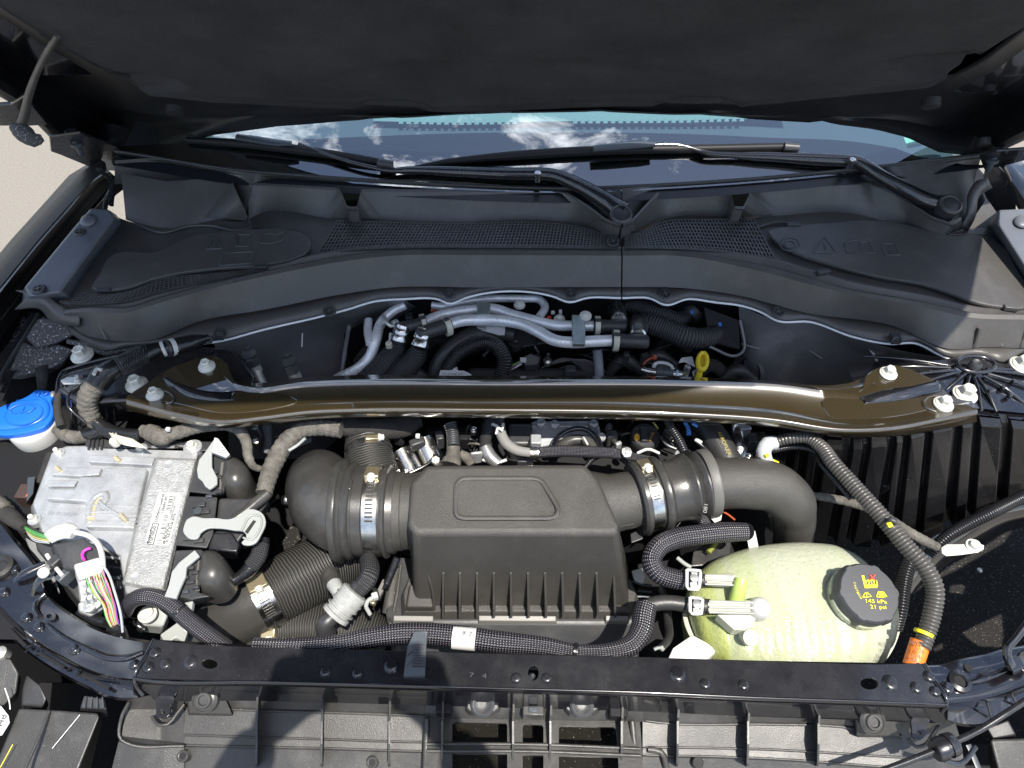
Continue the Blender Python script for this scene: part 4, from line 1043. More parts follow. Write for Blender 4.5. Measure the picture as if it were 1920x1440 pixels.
for (a, c) in ((738, 812), (898, 1042), (1136, 1178)):
    frustum('latch_strip', PP([(a, 1154, .865), (c, 1155, .865), (c, 1165, .862), (a, 1164, .862)]), PP([(a - 2, 1156, .853), (c + 2, 1157, .853), (c + 2, 1170, .853), (a - 2, 1170, .853)]), MATS['dusty_shield_plastic'] if 0 else mat('latch_grey', (0.17, 0.165, 0.155), 0.45, bump=.2), ab, b=.001)
base = frustum('lower_case', PP([(735, 1040, .857), (1190, 1100, .857), (1200, 1158, .855), (1180, 1170, .853), (740, 1168, .853), (722, 1150, .855)]),
        PP([(735, 1100, .78), (1190, 1130, .78), (1198, 1240, .80), (1180, 1262, .80), (750, 1258, .80), (735, 1240, .80)]), BLK, ab, b=.004)
frustum('case_step', PP([(728, 1163, .850), (1195, 1165, .850), (1196, 1180, .847), (730, 1178, .847)]), PP([(728, 1170, .830), (1195, 1172, .830), (1196, 1190, .830), (732, 1188, .830)]), AIRB, ab, b=.002)
for k in range(15):
    x = 762 + k * 30.5
    frustum('case_tooth', PP([(x, 1178, .840), (x + 22, 1178, .840), (x + 27, 1184, .838), (x + 2, 1184, .838)]), PP([(x, 1184, .820), (x + 22, 1184, .820), (x + 28, 1196, .820), (x + 4, 1196, .820)]), BLK, ab, b=.001)
T('left_case_wall', [(742, 1062, .885), (733, 1110, .860), (727, 1150, .845)], [9, 10, 11], AIRB, ab, seg=8, flat=.7)
T('left_case_bead', [(752, 1058, .890), (745, 1110, .865), (738, 1148, .855)], 3, AIRB, ab, seg=8)
frustum('side_bracket', PP([(718, 1085, .865), (738, 1100, .865), (740, 1112, .865), (722, 1100, .865), (712, 1118, .865), (708, 1105, .865)]), PP([(718, 1090, .855), (738, 1104, .855), (740, 1118, .855), (722, 1106, .855), (712, 1124, .855), (708, 1110, .855)]), mat('latch_grey', (0.28, 0.275, 0.26)), ab, b=.001)
def neck(name, c0, c1, prof, m, par, seg=40):
    """profile in (position along px fraction 0..1, radius px)"""
    d = c1 - c0; L_ = d.length
    s = PXM((c0 + c1) / 2)
    return lathe(name, c0, d, [(r_ * s, t * L_) for t, r_ in prof], m, par, seg=seg, smooth=35)
NL0, NL1 = P(632, 957, .965), P(800, 957, .965)
neck('inlet_neck', P(728, 958, .965), P(830, 957, .965), [(0, 70), (.05, 76), (.12, 77), (.2, 73), (.28, 73), (.30, 71), (.55, 71), (.8, 78), (1, 90)], AIRB, ab)
NR0, NR1 = P(1090, 955, .975), P(1215, 930, .985)
neck('outlet_neck', NR0, NR1, [(0, 82), (.25, 66), (.5, 54), (.9, 52), (1, 52)], AIRB, ab)
T('neck_seam', [(1150, 988, .985), (1185, 982, .985), (1208, 974, .985)], 3, AIRB, ab, seg=6)

# ================================================================ left intake elbow with its coupler
el = thing('intake_elbow', 'large smooth black rubber elbow left of the airbox', 'air hose', P(600, 960, .8))
neck('coupler', NL0, P(745, 958, .965), [(0, 78), (.01, 90), (.03, 96), (.08, 98), (.13, 97), (.16, 90), (.19, 88), (.21, 90), (.27, 91), (.31, 88), (.33, 83), (.36, 83), (.37, 85), (.52, 84), (.53, 81), (.56, 81), (.80, 80), (.81, 86), (.85, 88), (.88, 86), (.9, 80), (1, 78)], RUBG, el)
T('elbow_bend', [(665, 957, .965), (645, 955, .965), (622, 942, .963), (606, 920, .955), (600, 906, .93), (600, 900, .88), (606, 902, .82)], [80, 80, 76, 68, 61, 56, 52], RUBG, el, seg=40, n=40)
T('mould_line', [(585, 868, 1.01), (570, 905, 1.015), (572, 950, 1.008), (590, 970, 1.0), (640, 975, 1.0)], .8, RUBG, el, seg=6)
clampband(None, P(706, 957, .965), NL1 - NL0, 83 * PXM(NL0), 26 * PXM(NL0), sref=Vector((0, .35, 1)), name='worm_clamp')
wc = [o for o in SC.objects if o.name.startswith('worm_clamp')][-1]
tag(wc, 'bright worm clamp around the coupler left of the airbox', 'hose clamp', 'worm clamps on the air hoses')
box('frame_tab', P(656, 912, 1.03), Vector((.004, 0, 0)), Vector((0, .009, 0)), Vector((0, 0, .006)), RUBG, el, .002)

# lower big ribbed hoses
def clampthing(c, ax, r, w_, lb, **k):
    b_ = clampband(None, c, ax, r, w_, **k)
    tag(b_, lb, 'hose clamp', 'worm clamps on the air hoses'); return b_
def bighose(name, lab, pts, r, m, z=None, cat_='air hose', parts=(), at=None):
    l = PP(pts, z)
    t = thing(name, lab, cat_, at or l[len(l) // 2])
    tube('hose_body', l, r, m, t, seg=32)
    return t
h1 = bighose('turbo_hose', 'wide wave-ribbed hose slanting down left below the elbow', [(690, 1010, .80), (640, 1045, .84), (600, 1065, .86), (550, 1092, .875), (500, 1120, .88)], [52, 56, 60, 60, 58], RIBH)
T('smooth_end', [(505, 1117, .88), (470, 1135, .875), (430, 1160, .86), (390, 1200, .83), (370, 1240, .80)], [62, 60, 58, 60, 60], RUBG, h1, seg=32)
c = P(497, 1119, .88); ax = P(550, 1092, .875) - P(470, 1135, .875)
clampthing(c, ax, 62 * PXM(c), 34 * PXM(c), 'worm clamp on the upper wave-ribbed hose below the elbow', sref=Vector((-.2, -.2, 1)))
h2 = bighose('turbo_hose', 'second wave-ribbed hose lying lower, behind the front rail', [(710, 1215, .78), (670, 1190, .80), (620, 1180, .815), (570, 1178, .82), (525, 1182, .82)], [52, 52, 50, 50, 50], RIBH)
T('smooth_end', [(535, 1180, .82), (500, 1186, .815), (460, 1210, .80), (430, 1250, .78)], [53, 53, 55, 56], RUBG, h2, seg=32)
c = P(524, 1183, .82)
clampthing(c, P(570, 1178, .82) - P(500, 1186, .815), 53 * PXM(c), 26 * PXM(c), 'worm clamp on the lower wave-ribbed hose beside the front rail', sref=Vector((.1, -.35, 1)))
h3 = bighose('ribbed_hose', 'ribbed hose rising behind the coupler left of the airbox', [(715, 925, .93), (703, 895, .95), (695, 868, .96), (690, 840, .965), (688, 815, .96)], [46, 47, 46, 43, 38], RIBH)
c = P(692, 851, .965)
neck('end_collar', P(690, 836, .965), P(693, 858, .965), [(0, 36), (.02, 41), (.3, 42), (.5, 44), (1, 44)], RUB, h3)
clampthing(c, P(690, 830, .96) - P(695, 868, .96), 43.5 * PXM(c), 11 * PXM(c), 'thin silver clamp at the top of the ribbed hose behind the coupler', sref=Vector((.3, -.1, 1)))

# right bellows and duct
bl = thing('bellows_coupler', 'black bellows coupler right of the airbox outlet', 'air hose', P(1260, 920, .95))
B0, B1_ = P(1190, 936, .984), P(1342, 903, .99)
neck('bellows', B0, B1_, [(0, 56), (.0, 66), (.03, 70), (.07, 70), (.09, 66), (.10, 62), (.24, 62), (.25, 68), (.28, 71), (.32, 71), (.35, 66), (.37, 60), (.52, 58), (.60, 61), (.64, 66), (.66, 66), (.68, 60), (.72, 55), (.75, 60), (.78, 64), (.80, 64), (.82, 58), (.84, 56), (.86, 62), (.88, 63), (.9, 60)], RUBG, bl)
neck('end_flange', P(1316, 908, .989), P(1334, 905, .99), [(0, 52), (.02, 63), (.3, 65), (.85, 65), (1, 63), (1.02, 50)], mat('aged_grey_flange', (0.11, 0.108, 0.10), 0.5, bump=.3), bl)
text('moulded_text', '081', P(1325, 962, 1.012), P(1327, 946, 1.018), mat('latch_grey', (0.28, 0.275, 0.26)), bl, size=0.006, nrm=Vector((0, -.8, .6)))
c = P(1213, 931, .985)
clampthing(c, B1_ - B0, 64 * PXM(c), 22 * PXM(c), 'worm clamp on the bellows coupler right of the airbox', sref=Vector((-.1, .5, 1)))
du = thing('air_duct', 'thick black air duct curving down at the right', 'air duct', P(1430, 930, .9))
T('duct_body', [(1318, 908, .99), (1360, 906, .99), (1410, 907, .99), (1450, 914, .985), (1478, 935, .97), (1488, 965, .93), (1488, 1000, .88), (1480, 1050, .80)], [48, 48, 48, 47, 45, 40, 36, 34], AIRB, du, seg=36, n=50)
T('seam', [(1325, 874, 1.005), (1370, 871, 1.01), (1420, 875, 1.01), (1460, 890, 1.0), (1495, 915, .985), (1512, 945, .965)], 1.6, AIRB, du, seg=6)
for x in (1330, 1365): PB('clip_tab', x, 873, 1.018, 16, 5, .006, BLK, du)

# ================================================================ coolant tank
TK = tank_mat() if 0 else mat('milky_green_tank', (0.44, 0.48, 0.26), 0.28, bump=1.6, bscale=160, var=0.35, vscale=9, speck=0.5, speckcol=(0.30, 0.33, 0.16))
b_ = TK.node_tree.nodes['Principled BSDF']; b_.inputs['Subsurface Weight'].default_value = 0.35; b_.inputs['Subsurface Radius'].default_value = (.03, .03, .015); b_.inputs['Subsurface Scale'].default_value = 0.4
_t = TK.node_tree; _b = _t.nodes['Principled BSDF']
_g = _t.nodes.new('ShaderNodeNewGeometry'); _m = _t.nodes.new('ShaderNodeMapping'); _m.inputs['Scale'].default_value = (26, 4, 4)
_n = _t.nodes.new('ShaderNodeTexNoise'); _n.inputs['Scale'].default_value = 1.0; _n.inputs['Detail'].default_value = 5
_t.links.new(_g.outputs['Position'], _m.inputs['Vector']); _t.links.new(_m.outputs['Vector'], _n.inputs['Vector'])
_n2 = _t.nodes.new('ShaderNodeTexNoise'); _n2.inputs['Scale'].default_value = 9; _n2.inputs['Detail'].default_value = 3; _t.links.new(_g.outputs['Position'], _n2.inputs['Vector'])
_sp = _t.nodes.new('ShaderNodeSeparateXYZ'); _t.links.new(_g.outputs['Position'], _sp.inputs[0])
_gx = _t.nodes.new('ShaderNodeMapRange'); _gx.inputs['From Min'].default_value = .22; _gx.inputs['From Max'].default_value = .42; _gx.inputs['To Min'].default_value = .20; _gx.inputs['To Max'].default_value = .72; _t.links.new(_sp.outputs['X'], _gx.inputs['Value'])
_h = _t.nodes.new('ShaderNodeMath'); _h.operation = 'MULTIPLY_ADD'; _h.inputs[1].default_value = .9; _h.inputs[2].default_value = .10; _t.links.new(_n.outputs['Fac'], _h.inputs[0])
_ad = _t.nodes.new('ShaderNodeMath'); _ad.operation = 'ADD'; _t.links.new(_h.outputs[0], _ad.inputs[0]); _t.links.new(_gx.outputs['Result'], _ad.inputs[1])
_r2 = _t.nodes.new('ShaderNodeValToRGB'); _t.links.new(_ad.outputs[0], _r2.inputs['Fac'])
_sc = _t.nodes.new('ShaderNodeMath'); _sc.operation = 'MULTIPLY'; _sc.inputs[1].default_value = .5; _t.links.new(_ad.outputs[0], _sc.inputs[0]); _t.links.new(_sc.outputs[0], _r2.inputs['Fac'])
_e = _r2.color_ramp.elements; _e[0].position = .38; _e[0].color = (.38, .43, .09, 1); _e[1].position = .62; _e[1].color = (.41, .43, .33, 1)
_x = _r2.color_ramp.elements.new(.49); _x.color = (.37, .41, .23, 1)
_vo = _t.nodes.new('ShaderNodeTexVoronoi'); _vo.inputs['Scale'].default_value = 150; _t.links.new(_g.outputs['Position'], _vo.inputs['Vector'])
_mr = _t.nodes.new('ShaderNodeMapRange'); _mr.inputs['From Min'].default_value = .12; _mr.inputs['From Max'].default_value = .22; _t.links.new(_vo.outputs['Distance'], _mr.inputs['Value'])
_mx = _t.nodes.new('ShaderNodeMix'); _mx.data_type = 'RGBA'; _mx.blend_type = 'MULTIPLY'; _mx.inputs[0].default_value = .22
_t.links.new(_r2.outputs['Color'], _mx.inputs[6]); _t.links.new(_mr.outputs['Result'], _mx.inputs[7])
_t.links.new(_mx.outputs[2], _b.inputs['Base Color'])
_b.inputs['Roughness'].default_value = .16; _b.inputs['Coat Weight'].default_value = .1
TKP = mat('clear_port_plastic', (0.52, 0.54, 0.42), 0.22)
COOL = mat('yellow_green_coolant', (0.45, 0.60, 0.01), 0.3)
COOL.node_tree.nodes['Principled BSDF'].inputs['Emission Strength'].default_value = 0
tk = thing('coolant_tank', 'translucent yellow green coolant expansion tank full of fluid', 'coolant tank', P(1480, 1180, .8))
to = cat(PP([(1290, 1150), (1284, 1128), (1294, 1098), (1318, 1070), (1370, 1046), (1440, 1032), (1510, 1030), (1565, 1038), (1600, 1056), (1632, 1085), (1664, 1125), (1676, 1165), (1672, 1205), (1655, 1240), (1600, 1275), (1450, 1285), (1360, 1262), (1315, 1215)], .90), 160, True)
# ribs pressed into the front of the shell
NCR = sum(to, Vector()) / len(to)
tank = dome('tank_shell', to, 0, .068, TK, tk, k=26, power=2.8, below=.0)
me = tank.data
for v in me.vertices:
    wv2 = v.co + tank.location
    a = (wv2 - NCR); q = min(1, max(0, (-a.y) / .07)); 
    if q > 0: v.co.z += .0030 * q * math.sin(wv2.x * 250); v.co.y += .0030 * q * math.sin(wv2.x * 250)
T('seam_flange', [(1284, 1150), (1290, 1175), (1312, 1212), (1345, 1238), (1400, 1262), (1500, 1275), (1600, 1262), (1655, 1235), (1676, 1200), (1684, 1165), (1676, 1130)], 5, TKP, tk, z=.895, seg=8, flat=.5)
frustum('lower_half', [v - Vector((0, 0, .004)) for v in to[::5]], [NCR + (v - NCR) * .9 - Vector((0, 0, .12)) for v in to[::5]], TK, tk, b=0)
def tri_mesh(name, px, z, m, par, th=.004): return SL(name, px, z, th, m, par, b=.001)
frustum('side_mount', PP([(1262, 1215, .93), (1298, 1190, .93), (1325, 1205, .93), (1345, 1220, .925), (1325, 1240, .92), (1250, 1240, .92)]), PP([(1262, 1225, .87), (1298, 1200, .87), (1325, 1215, .87), (1345, 1235, .87), (1325, 1255, .87), (1250, 1250, .87)]), NECK, tk, b=.002)
frustum('lower_bulge', PP([(1327, 1212, .905), (1400, 1235, .905), (1480, 1250, .9), (1420, 1262, .9), (1340, 1245, .9)]), PP([(1327, 1222, .85), (1400, 1245, .85), (1480, 1262, .85), (1420, 1272, .85), (1340, 1255, .85)]), COOL, tk, b=.004)
# ports
pt = T('upper_port', [(1318, 1087, .968), (1345, 1088, .972), (1378, 1089, .976)], [10, 12, 13], TKP, tk, seg=16)
for dy in (-8, 0, 8): T('port_rib', [(1322, 1087 + dy, .978), (1375, 1089 + dy, .986)], 2, NECK, pt, seg=6)
T('port_elbow', [(1390, 1086, .988), (1388, 1096, .985), (1380, 1126, .965)], [12, 13, 14], mat('lime_tinted_plastic', (.38, .50, .12), .25), tk, seg=20)
pl = T('lower_port', [(1328, 1138, .962), (1375, 1139, .970), (1425, 1140, .976)], [11, 13, 14], TKP, tk, seg=16)
for dy in (-10, 0, 10): T('port_rib', [(1330, 1138 + dy, .972), (1415, 1140 + dy, .988)], 2.2, NECK, pl, seg=6)
lathe('port_elbow', P(1427, 1138, .986), Vector((0, -.15, 1)), [(.017, -.04), (.016, -.008), (.014, 0), (.010, .004), (.005, .0045)], NECK, tk, seg=24)
tri_mesh('port_web', [(1345, 1152), (1405, 1152), (1418, 1158), (1405, 1182), (1376, 1180)], .975, TKP, tk, .02)
lathe('outlet_cone', P(1407, 1195, .972), Vector((-.05, -.5, 1)), [(.010, -.03), (.013, -.01), (.011, .004), (.004, .006)], TKP, tk, seg=20)
frustum('rear_mount', PP([(1398, 996, .945), (1416, 995, .945), (1424, 1034, .93), (1406, 1040, .93)]), PP([(1398, 1000, .90), (1416, 999, .90), (1426, 1040, .90), (1408, 1045, .90)]), NECK, tk, b=.001)
# filler neck and cap
cn = P(1628, 1112, 1.0); axn = Vector((.05, -.16, 1)).normalized(); s = PXM(cn)
lathe('filler_neck', cn - axn * .03, axn, [(60 * s, -.025), (58 * s, .0), (60 * s, .004), (60 * s, .012), (57 * s, .014), (54 * s, .014), (54 * s, .03)], TK, tk, seg=48)
vs, fs = [], []
prof = [(58, -.026), (61, -.024), (61, -.004), (59, .001), (56, .0035), (30, .0042), (0.01, .0044)]
SEG = 96
a1 = (Vector((1, 0, 0)) - axn * axn.x).normalized(); a2 = axn.cross(a1)
for r_, h in prof:
    for k in range(SEG):
        a = 2 * math.pi * k / SEG
        lug = 0
        ph = (a / (2 * math.pi) * 6 + .1) % 1
        if ph < .28: lug = math.sin(ph / .28 * math.pi) ** .35 * 3.5
        rr_ = (r_ + (lug if r_ > 40 else 0)) * s * .94
        vs.append(cn + axn * h + a1 * math.cos(a) * rr_ + a2 * math.sin(a) * rr_)
for i in range(len(prof) - 1):
    for k in range(SEG):
        a, c_ = i * SEG + k, i * SEG + (k + 1) % SEG
        fs.append((a, c_, c_ + SEG, a + SEG))
cp = mo('pressure_cap', vs, fs, mat('charcoal_cap_plastic', (0.05, 0.052, 0.058), 0.5, bump=.4, bscale=700), tk); sharp(cp, 35)
def CPt(x, y): return PL(x, y, cn + axn * .0046, axn)
def cq(name, px, m): 
    v = [CPt(x, y) + axn * .0004 for x, y in px]
    return mo(name, v, [tuple(range(len(v)))], m, cp, False)
text('cap_print', '145 kPa', CPt(1624, 1130), CPt(1663, 1132), YLAB, cp, nrm=axn, size=.0052)
text('cap_print', '21 psi', CPt(1632, 1141), CPt(1662, 1142), YLAB, cp, nrm=axn, size=.0052)
w1 = 'CAUTION'
for k, ch in enumerate(w1):
    a, b2 = CPt(1598 + k * 1.9 - (k - 3) ** 2 * -.18, 1092 + k * 4.6), CPt(1598 + k * 1.9 + 1.4 - (k - 3) ** 2 * -.18, 1092 + k * 4.6 + 3.4)
    text('cap_print', ch, a, b2, YLAB, cp, nrm=axn, size=.003)
cq('cap_print', [(1615, 1079), (1620, 1079), (1626, 1102), (1621, 1102)], YLAB)
for k in range(3): cq('cap_print', [(1622 + k * 4, 1088 - k), (1640 , 1087), (1640, 1089), (1622 + k * 4, 1090 - k)], YLAB)
cq('cap_print', [(1621, 1097), (1643, 1096), (1645, 1102), (1622, 1103)], YLAB)
for k in range(5): cq('cap_print', [(1622 + k * 5, 1088), (1624 + k * 5, 1088), (1626 + k * 5, 1099), (1624 + k * 5, 1099)], YLAB)
tube('cap_cross', [CPt(1630, 1078) + axn * .0005, CPt(1640, 1088) + axn * .0005], 1.6, REDP, cp, seg=6)
tube('cap_cross', [CPt(1640, 1078) + axn * .0005, CPt(1630, 1088) + axn * .0005], 1.6, REDP, cp, seg=6)
tube('cap_triangle', [CPt(x, y) + axn * .0003 for x, y in ((1617, 1120), (1623, 1108), (1634, 1119), (1617, 1120))], 1.2, YLAB, cp, seg=6, straight=True)
cq('cap_print', [(1623.6, 1112), (1625.6, 1112), (1625.4, 1118), (1624.2, 1118)], YLAB)
tube('cap_book', [CPt(x, y) + axn * .0003 for x, y in ((1643, 1119), (1645, 1110), (1652, 1109), (1660, 1111), (1663, 1120), (1653, 1120), (1643, 1119))], 1.1, YLAB, cp, seg=6, straight=True)
for k in range(3): cq('cap_print', [(1647 + k * 4.4, 1112), (1650 + k * 4.4, 1112), (1651 + k * 4.4, 1118), (1648 + k * 4.4, 1118)], YLAB)

# ================================================================ sleeved coolant hoses
hz = thing('sleeved_hose', 'U shaped woven sleeve hose on the upper tank port', 'coolant hose', P(1230, 1040, .95), 'woven sleeve hoses around the coolant tank')
T('woven_sleeve', [(1398, 997, .975), (1360, 998, .98), (1310, 1003, .985), (1260, 1012, .985), (1232, 1028, .985), (1222, 1050, .98), (1232, 1072, .975), (1262, 1085, .97), (1292, 1089, .968)], [17, 19, 19, 19, 19, 19, 19, 18.5, 17], BRAID, hz, seg=24)
T('rubber_end', [(1288, 1088, .968), (1322, 1089, .966)], 13, RUB, hz, seg=20)
T('far_end', [(1398, 997, .975), (1402, 998, .97)], [17, 12], TAPE, hz, seg=20)
hy = thing('sleeved_hose', 'woven sleeve hose running along the front rail to the lower tank port', 'coolant hose', P(1000, 1215, .96), 'woven sleeve hoses around the coolant tank')
T('woven_sleeve', [(475, 1212, .985), (560, 1213, .985), (640, 1207, .985), (700, 1195, .985), (760, 1188, .985), (850, 1192, .98), (930, 1203, .98), (1020, 1212, .975), (1080, 1222, .97), (1140, 1222, .965), (1185, 1208, .96), (1203, 1180, .96), (1207, 1155, .96), (1212, 1135, .96)], [16, 17, 18, 19, 20, 20, 20, 17, 14, 15, 19, 21, 21, 20], BRAID, hy, seg=24, n=160)
T('bare_rubber', [(1208, 1152, .958), (1216, 1137, .96), (1245, 1130, .962), (1290, 1134, .96), (1330, 1138, .957)], [13, 14, 14, 14, 14.5], RUB, hy, seg=24)
T('white_tape_label', [(849, 1195, .982), (892, 1199, .982)], 20.8, LABEL, hy, seg=24, straight=True)
text('tape_print', 'R5JB', P(872, 1192, 1.0), P(874, 1184, 1.002), INK, hy, size=.004, nrm=Vector((0, -.5, 1)))
text('tape_print', '1FX4', P(884, 1195, 1.0), P(887, 1185, 1.002), INK, hy, size=.004, nrm=Vector((0, -.5, 1)))
T('tape_band', [(1075, 1221, .972), (1082, 1222, .972)], 16, TAPE, hy, seg=20)
hx = thing('sleeved_hose', 'short woven sleeve hose curling over the bolt at the left front', 'coolant hose', P(330, 1150, .95), 'woven sleeve hoses around the coolant tank')
T('woven_sleeve', [(236, 1150, .98), (244, 1130, 1.0), (268, 1118, 1.015), (298, 1122, 1.015), (325, 1138, 1.01), (350, 1160, 1.0), (385, 1188, .99), (425, 1217, .97)], [11, 14, 15.5, 16, 16, 16, 16, 16], BRAID, hx, seg=20)
T('tape_wrap', [(312, 1129, 1.012), (338, 1149, 1.005)], 16.8, TAPE, hx, seg=20)
def springclamp(x, y, z, wpx, hpx, lb):
    c = P(x, y, z); s = PXM(c)
    t = thing('spring_clamp', lb, 'hose clamp', c, 'white clamps on the tank hoses')
    neck('clamp_band', P(x - wpx * .28, y, z - .012), P(x + wpx * .28, y, z - .012), [(0, hpx * .42), (.01, hpx * .48), (.99, hpx * .48), (1, hpx * .42)], WHITE, t)
    fr = [(x - wpx / 2, y - hpx / 2), (x + wpx / 2, y - hpx / 2 + 2), (x + wpx / 2 - 3, y + hpx * .42), (x - wpx / 2, y + hpx * .4)]
    T('clamp_frame', fr + [fr[0]], 3.0, WHITE, t, z=z + .008, seg=8, straight=True, flat=.6)
    lathe('clamp_pin', P(x, y - 3, z + .006), Vector((0, 0, 1)), [(.006, -.004), (.006, .003), (.003, .004)], ZINC, t, seg=14)
    PB('clamp_block', x, y + hpx * .22, z + .010, wpx * .5, hpx * .3, .008, WHITE, t, .001)
springclamp(1301, 1088, .985, 26, 40, 'white spring clamp at the end of the U shaped hose')
springclamp(1306, 1137, .975, 24, 34, 'white spring clamp on the bare hose at the lower port')
cl = thing('cable_clip', 'ribbed grey clip standing over the hose on the front rail', 'clip', P(790, 1230, 1.0))
frustum('clip_body', PP([(776, 1183, 1.035), (802, 1183, 1.035), (800, 1200, 1.03), (797, 1268, 1.008), (756, 1268, 1.008), (764, 1212, 1.02)]), PP([(776, 1190, 1.0), (802, 1190, 1.0), (800, 1206, 1.0), (797, 1272, .998), (756, 1272, .998), (762, 1220, 1.0)]), GCLIP, cl, b=.0015)
for k in range(9):
    y = 1209 + k * 5.2
    tube('clip_rib', [P(773, y, 1.033 - k * .0023), P(798, y, 1.033 - k * .0023)], 1.1, BLK, cl, seg=6, straight=True)
for k in range(3): tube('clip_web', [P(760 + k, 1250 - k * 18, 1.018), P(772, 1240 - k * 18, 1.022)], 1.1, BLK, cl, seg=6, straight=True)

# ================================================================ front rail and radiator supports
ZR = 1.0
rl = thing('front_crossmember', 'straight black front crossmember with rivet heads and slots', 'crossmember', P(1010, 1262, .97))
back = [(289, 1199), (340, 1206), (400, 1211), (630, 1217), (803, 1221), (980, 1225), (1100, 1229), (1440, 1239), (1641, 1246), (1732, 1244), (1748, 1262), (1776, 1318)]
front = [(1774, 1321), (1600, 1313), (1420, 1307), (1200, 1297), (980, 1291), (640, 1281), (480, 1277), (260, 1272), (250, 1268), (275, 1225)]
slots = [circ(393, 1245, 15, 9, 14, 5), circ(1000, 1262, 10, 14, 14, 0), circ(1630, 1282, 17, 11, 14, 4)]
SL('top_plate', back + front, ZR, .003, PAINTD, rl, holes=slots, b=.0015)
fr1 = [(250, 1271), (262, 1273), (480, 1278), (640, 1282), (980, 1292), (1200, 1298), (1420, 1308), (1600, 1314), (1774, 1321)]
LF('front_face', [[(x, y, ZR - .001) for x, y in fr1], [(x, y + 4, ZR - .003) for x, y in fr1], [(x, y + 10, ZR - .018) for x, y in fr1], [(x, y + 36, ZR - .05) for x, y in fr1]], PAINT, rl, nu=40)
T('bright_edge', [(x, y, ZR) for x, y in fr1], 2.4, PAINT, rl, seg=8)
LF('back_face', [[(289, 1199, ZR), (630, 1217, ZR), (980, 1225, ZR), (1440, 1239, ZR), (1732, 1244, ZR)], [(289, 1215, .94), (630, 1235, .94), (980, 1243, .94), (1440, 1257, .94), (1732, 1262, .94)]], PAINTD, rl, nu=20)
T('end_joint', [(289, 1199), (276, 1225), (252, 1268), (258, 1290, .985), (268, 1303, .975)], 4, PAINT, rl, z=ZR, seg=8)
T('end_joint', [(1732, 1244), (1748, 1270), (1776, 1318), (1765, 1335, .985)], 4, PAINT, rl, z=ZR, seg=8)
for (x, y, r_) in ((291, 1225, 10), (278, 1252, 10), (311, 1246, 10), (357, 1242, 12), (610, 1261, 9), (670, 1263, 9), (734, 1249, 13), (968, 1272, 9.5), (1025, 1272, 9.5), (1271, 1265, 14), (1322, 1283, 9.5), (1394, 1285, 9.5), (1669, 1281, 14), (1718, 1290, 10.5), (1742, 1269, 10.5), (1753, 1297, 9.5)):
    c = P(x, y, ZR); rivet(c, r_ * PXM(c), PAINTD, rl)
text('stamped_digits', '7   4', P(880, 1270, ZR), P(912, 1272, ZR), GREYINK, rl, size=.006)
cyl_ = lathe('slot_stud', P(998, 1268, .985), Vector((.2, 0, 1)), [(.005, -.02), (.005, .0), (.002, .004)], GCLIP, rl, seg=10)
ls = thing('radiator_support', 'curved glossy left arm of the radiator support', 'radiator support', P(120, 1180, .95), 'curved arms of the radiator support')
li = [(-70, 920), (0, 972), (34, 1014), (70, 1060), (88, 1112), (135, 1151), (182, 1177), (234, 1193), (286, 1202)]
lo = [(-90, 1030), (-40, 1090), (0, 1135), (39, 1174), (104, 1221), (161, 1252), (205, 1266), (247, 1273), (262, 1274)]
lf_ = [(-100, 1080), (-45, 1125), (0, 1165), (39, 1208), (104, 1254), (161, 1284), (213, 1306), (240, 1309), (258, 1308)]
LF('top_face', [[(x, y, ZR - .008) for x, y in li], [(x, y, ZR - .001) for x, y in [((a[0] * .93 + b_[0] * .07), (a[1] * .93 + b_[1] * .07)) for a, b_ in zip(li, lo)]], [(x, y, ZR - .001) for x, y in lo]], PAINT, ls, nu=50, lin=False)
LF('front_web', [[(x, y, ZR - .001) for x, y in lo], [(x - 2, y + 3, ZR - .006) for x, y in lo], [(x - 4, y + 14, ZR - .045) for x, y in lo], [(x, y, ZR - .046) for x, y in lf_], [(x - 1, y + 5, ZR - .06) for x, y in lf_]], PAINT, ls, nu=50, sh=30)
LF('inner_web', [[(x, y, ZR - .008) for x, y in li], [(x - 4, y + 20, ZR - .08) for x, y in li]], PAINTD, ls, nu=40)
T('pressed_bead', [(88, 1171), (120, 1195), (165, 1217), (205, 1232), (240, 1232), (268, 1222)], [4, 5, 6, 6, 6, 4], PAINT, ls, z=ZR + .001, seg=10, flat=.5)
T('pressed_arc', [(85, 1114), (70, 1126), (66, 1142), (74, 1156)], 5, PAINT, ls, z=ZR + .002, seg=8)
for (x, y, r_) in ((50, 1158, 9), (73, 1176, 9), (140, 1217, 10), (252, 1246, 9), (8, 1110, 9), (28, 1068, 8)):
    c = P(x, y, ZR); rivet(c, r_ * PXM(c), PAINT, ls)
SL('mount_ear', circ(94, 1154, 11, 9, 14), ZR + .004, .004, PAINT, ls, holes=[circ(92, 1155, 5, 4, 10)])
T('latch_bracket', [(60, 1122, .995), (66, 1098, 1.01), (84, 1080, 1.02), (100, 1072, 1.02), (112, 1078, 1.01)], [4, 7, 8, 6, 4], PAINT, ls, seg=8, flat=.4)
T('latch_bracket', [(26, 1088, 1.005), (40, 1077, 1.01), (70, 1062, 1.01), (84, 1056, 1.01)], [5, 7, 7, 5], PAINT, ls, seg=8, flat=.4)
lathe('white_push_clip', P(84, 1074, 1.02), Vector((0, -.2, 1)), [(.008, -.01), (.009, .0), (.007, .006), (.004, .008)], WHITE, ls, seg=12)
lathe('rubber_buffer', P(3, 1065, 1.0), Vector((0, 0, 1)), [(.018, 0), (.018, .006), (.012, .008), (.010, .006), (.008, .002)], RUB, ls, seg=24)
for (x, y, x2, y2) in ((48, 1222, 62, 1205), (70, 1222, 78, 1208), (128, 1258, 140, 1242), (145, 1268, 152, 1250)):
    T('web_notch', [(x, y, .965), (x2, y2, .985)], 2.4, PAINT, ls, seg=6)
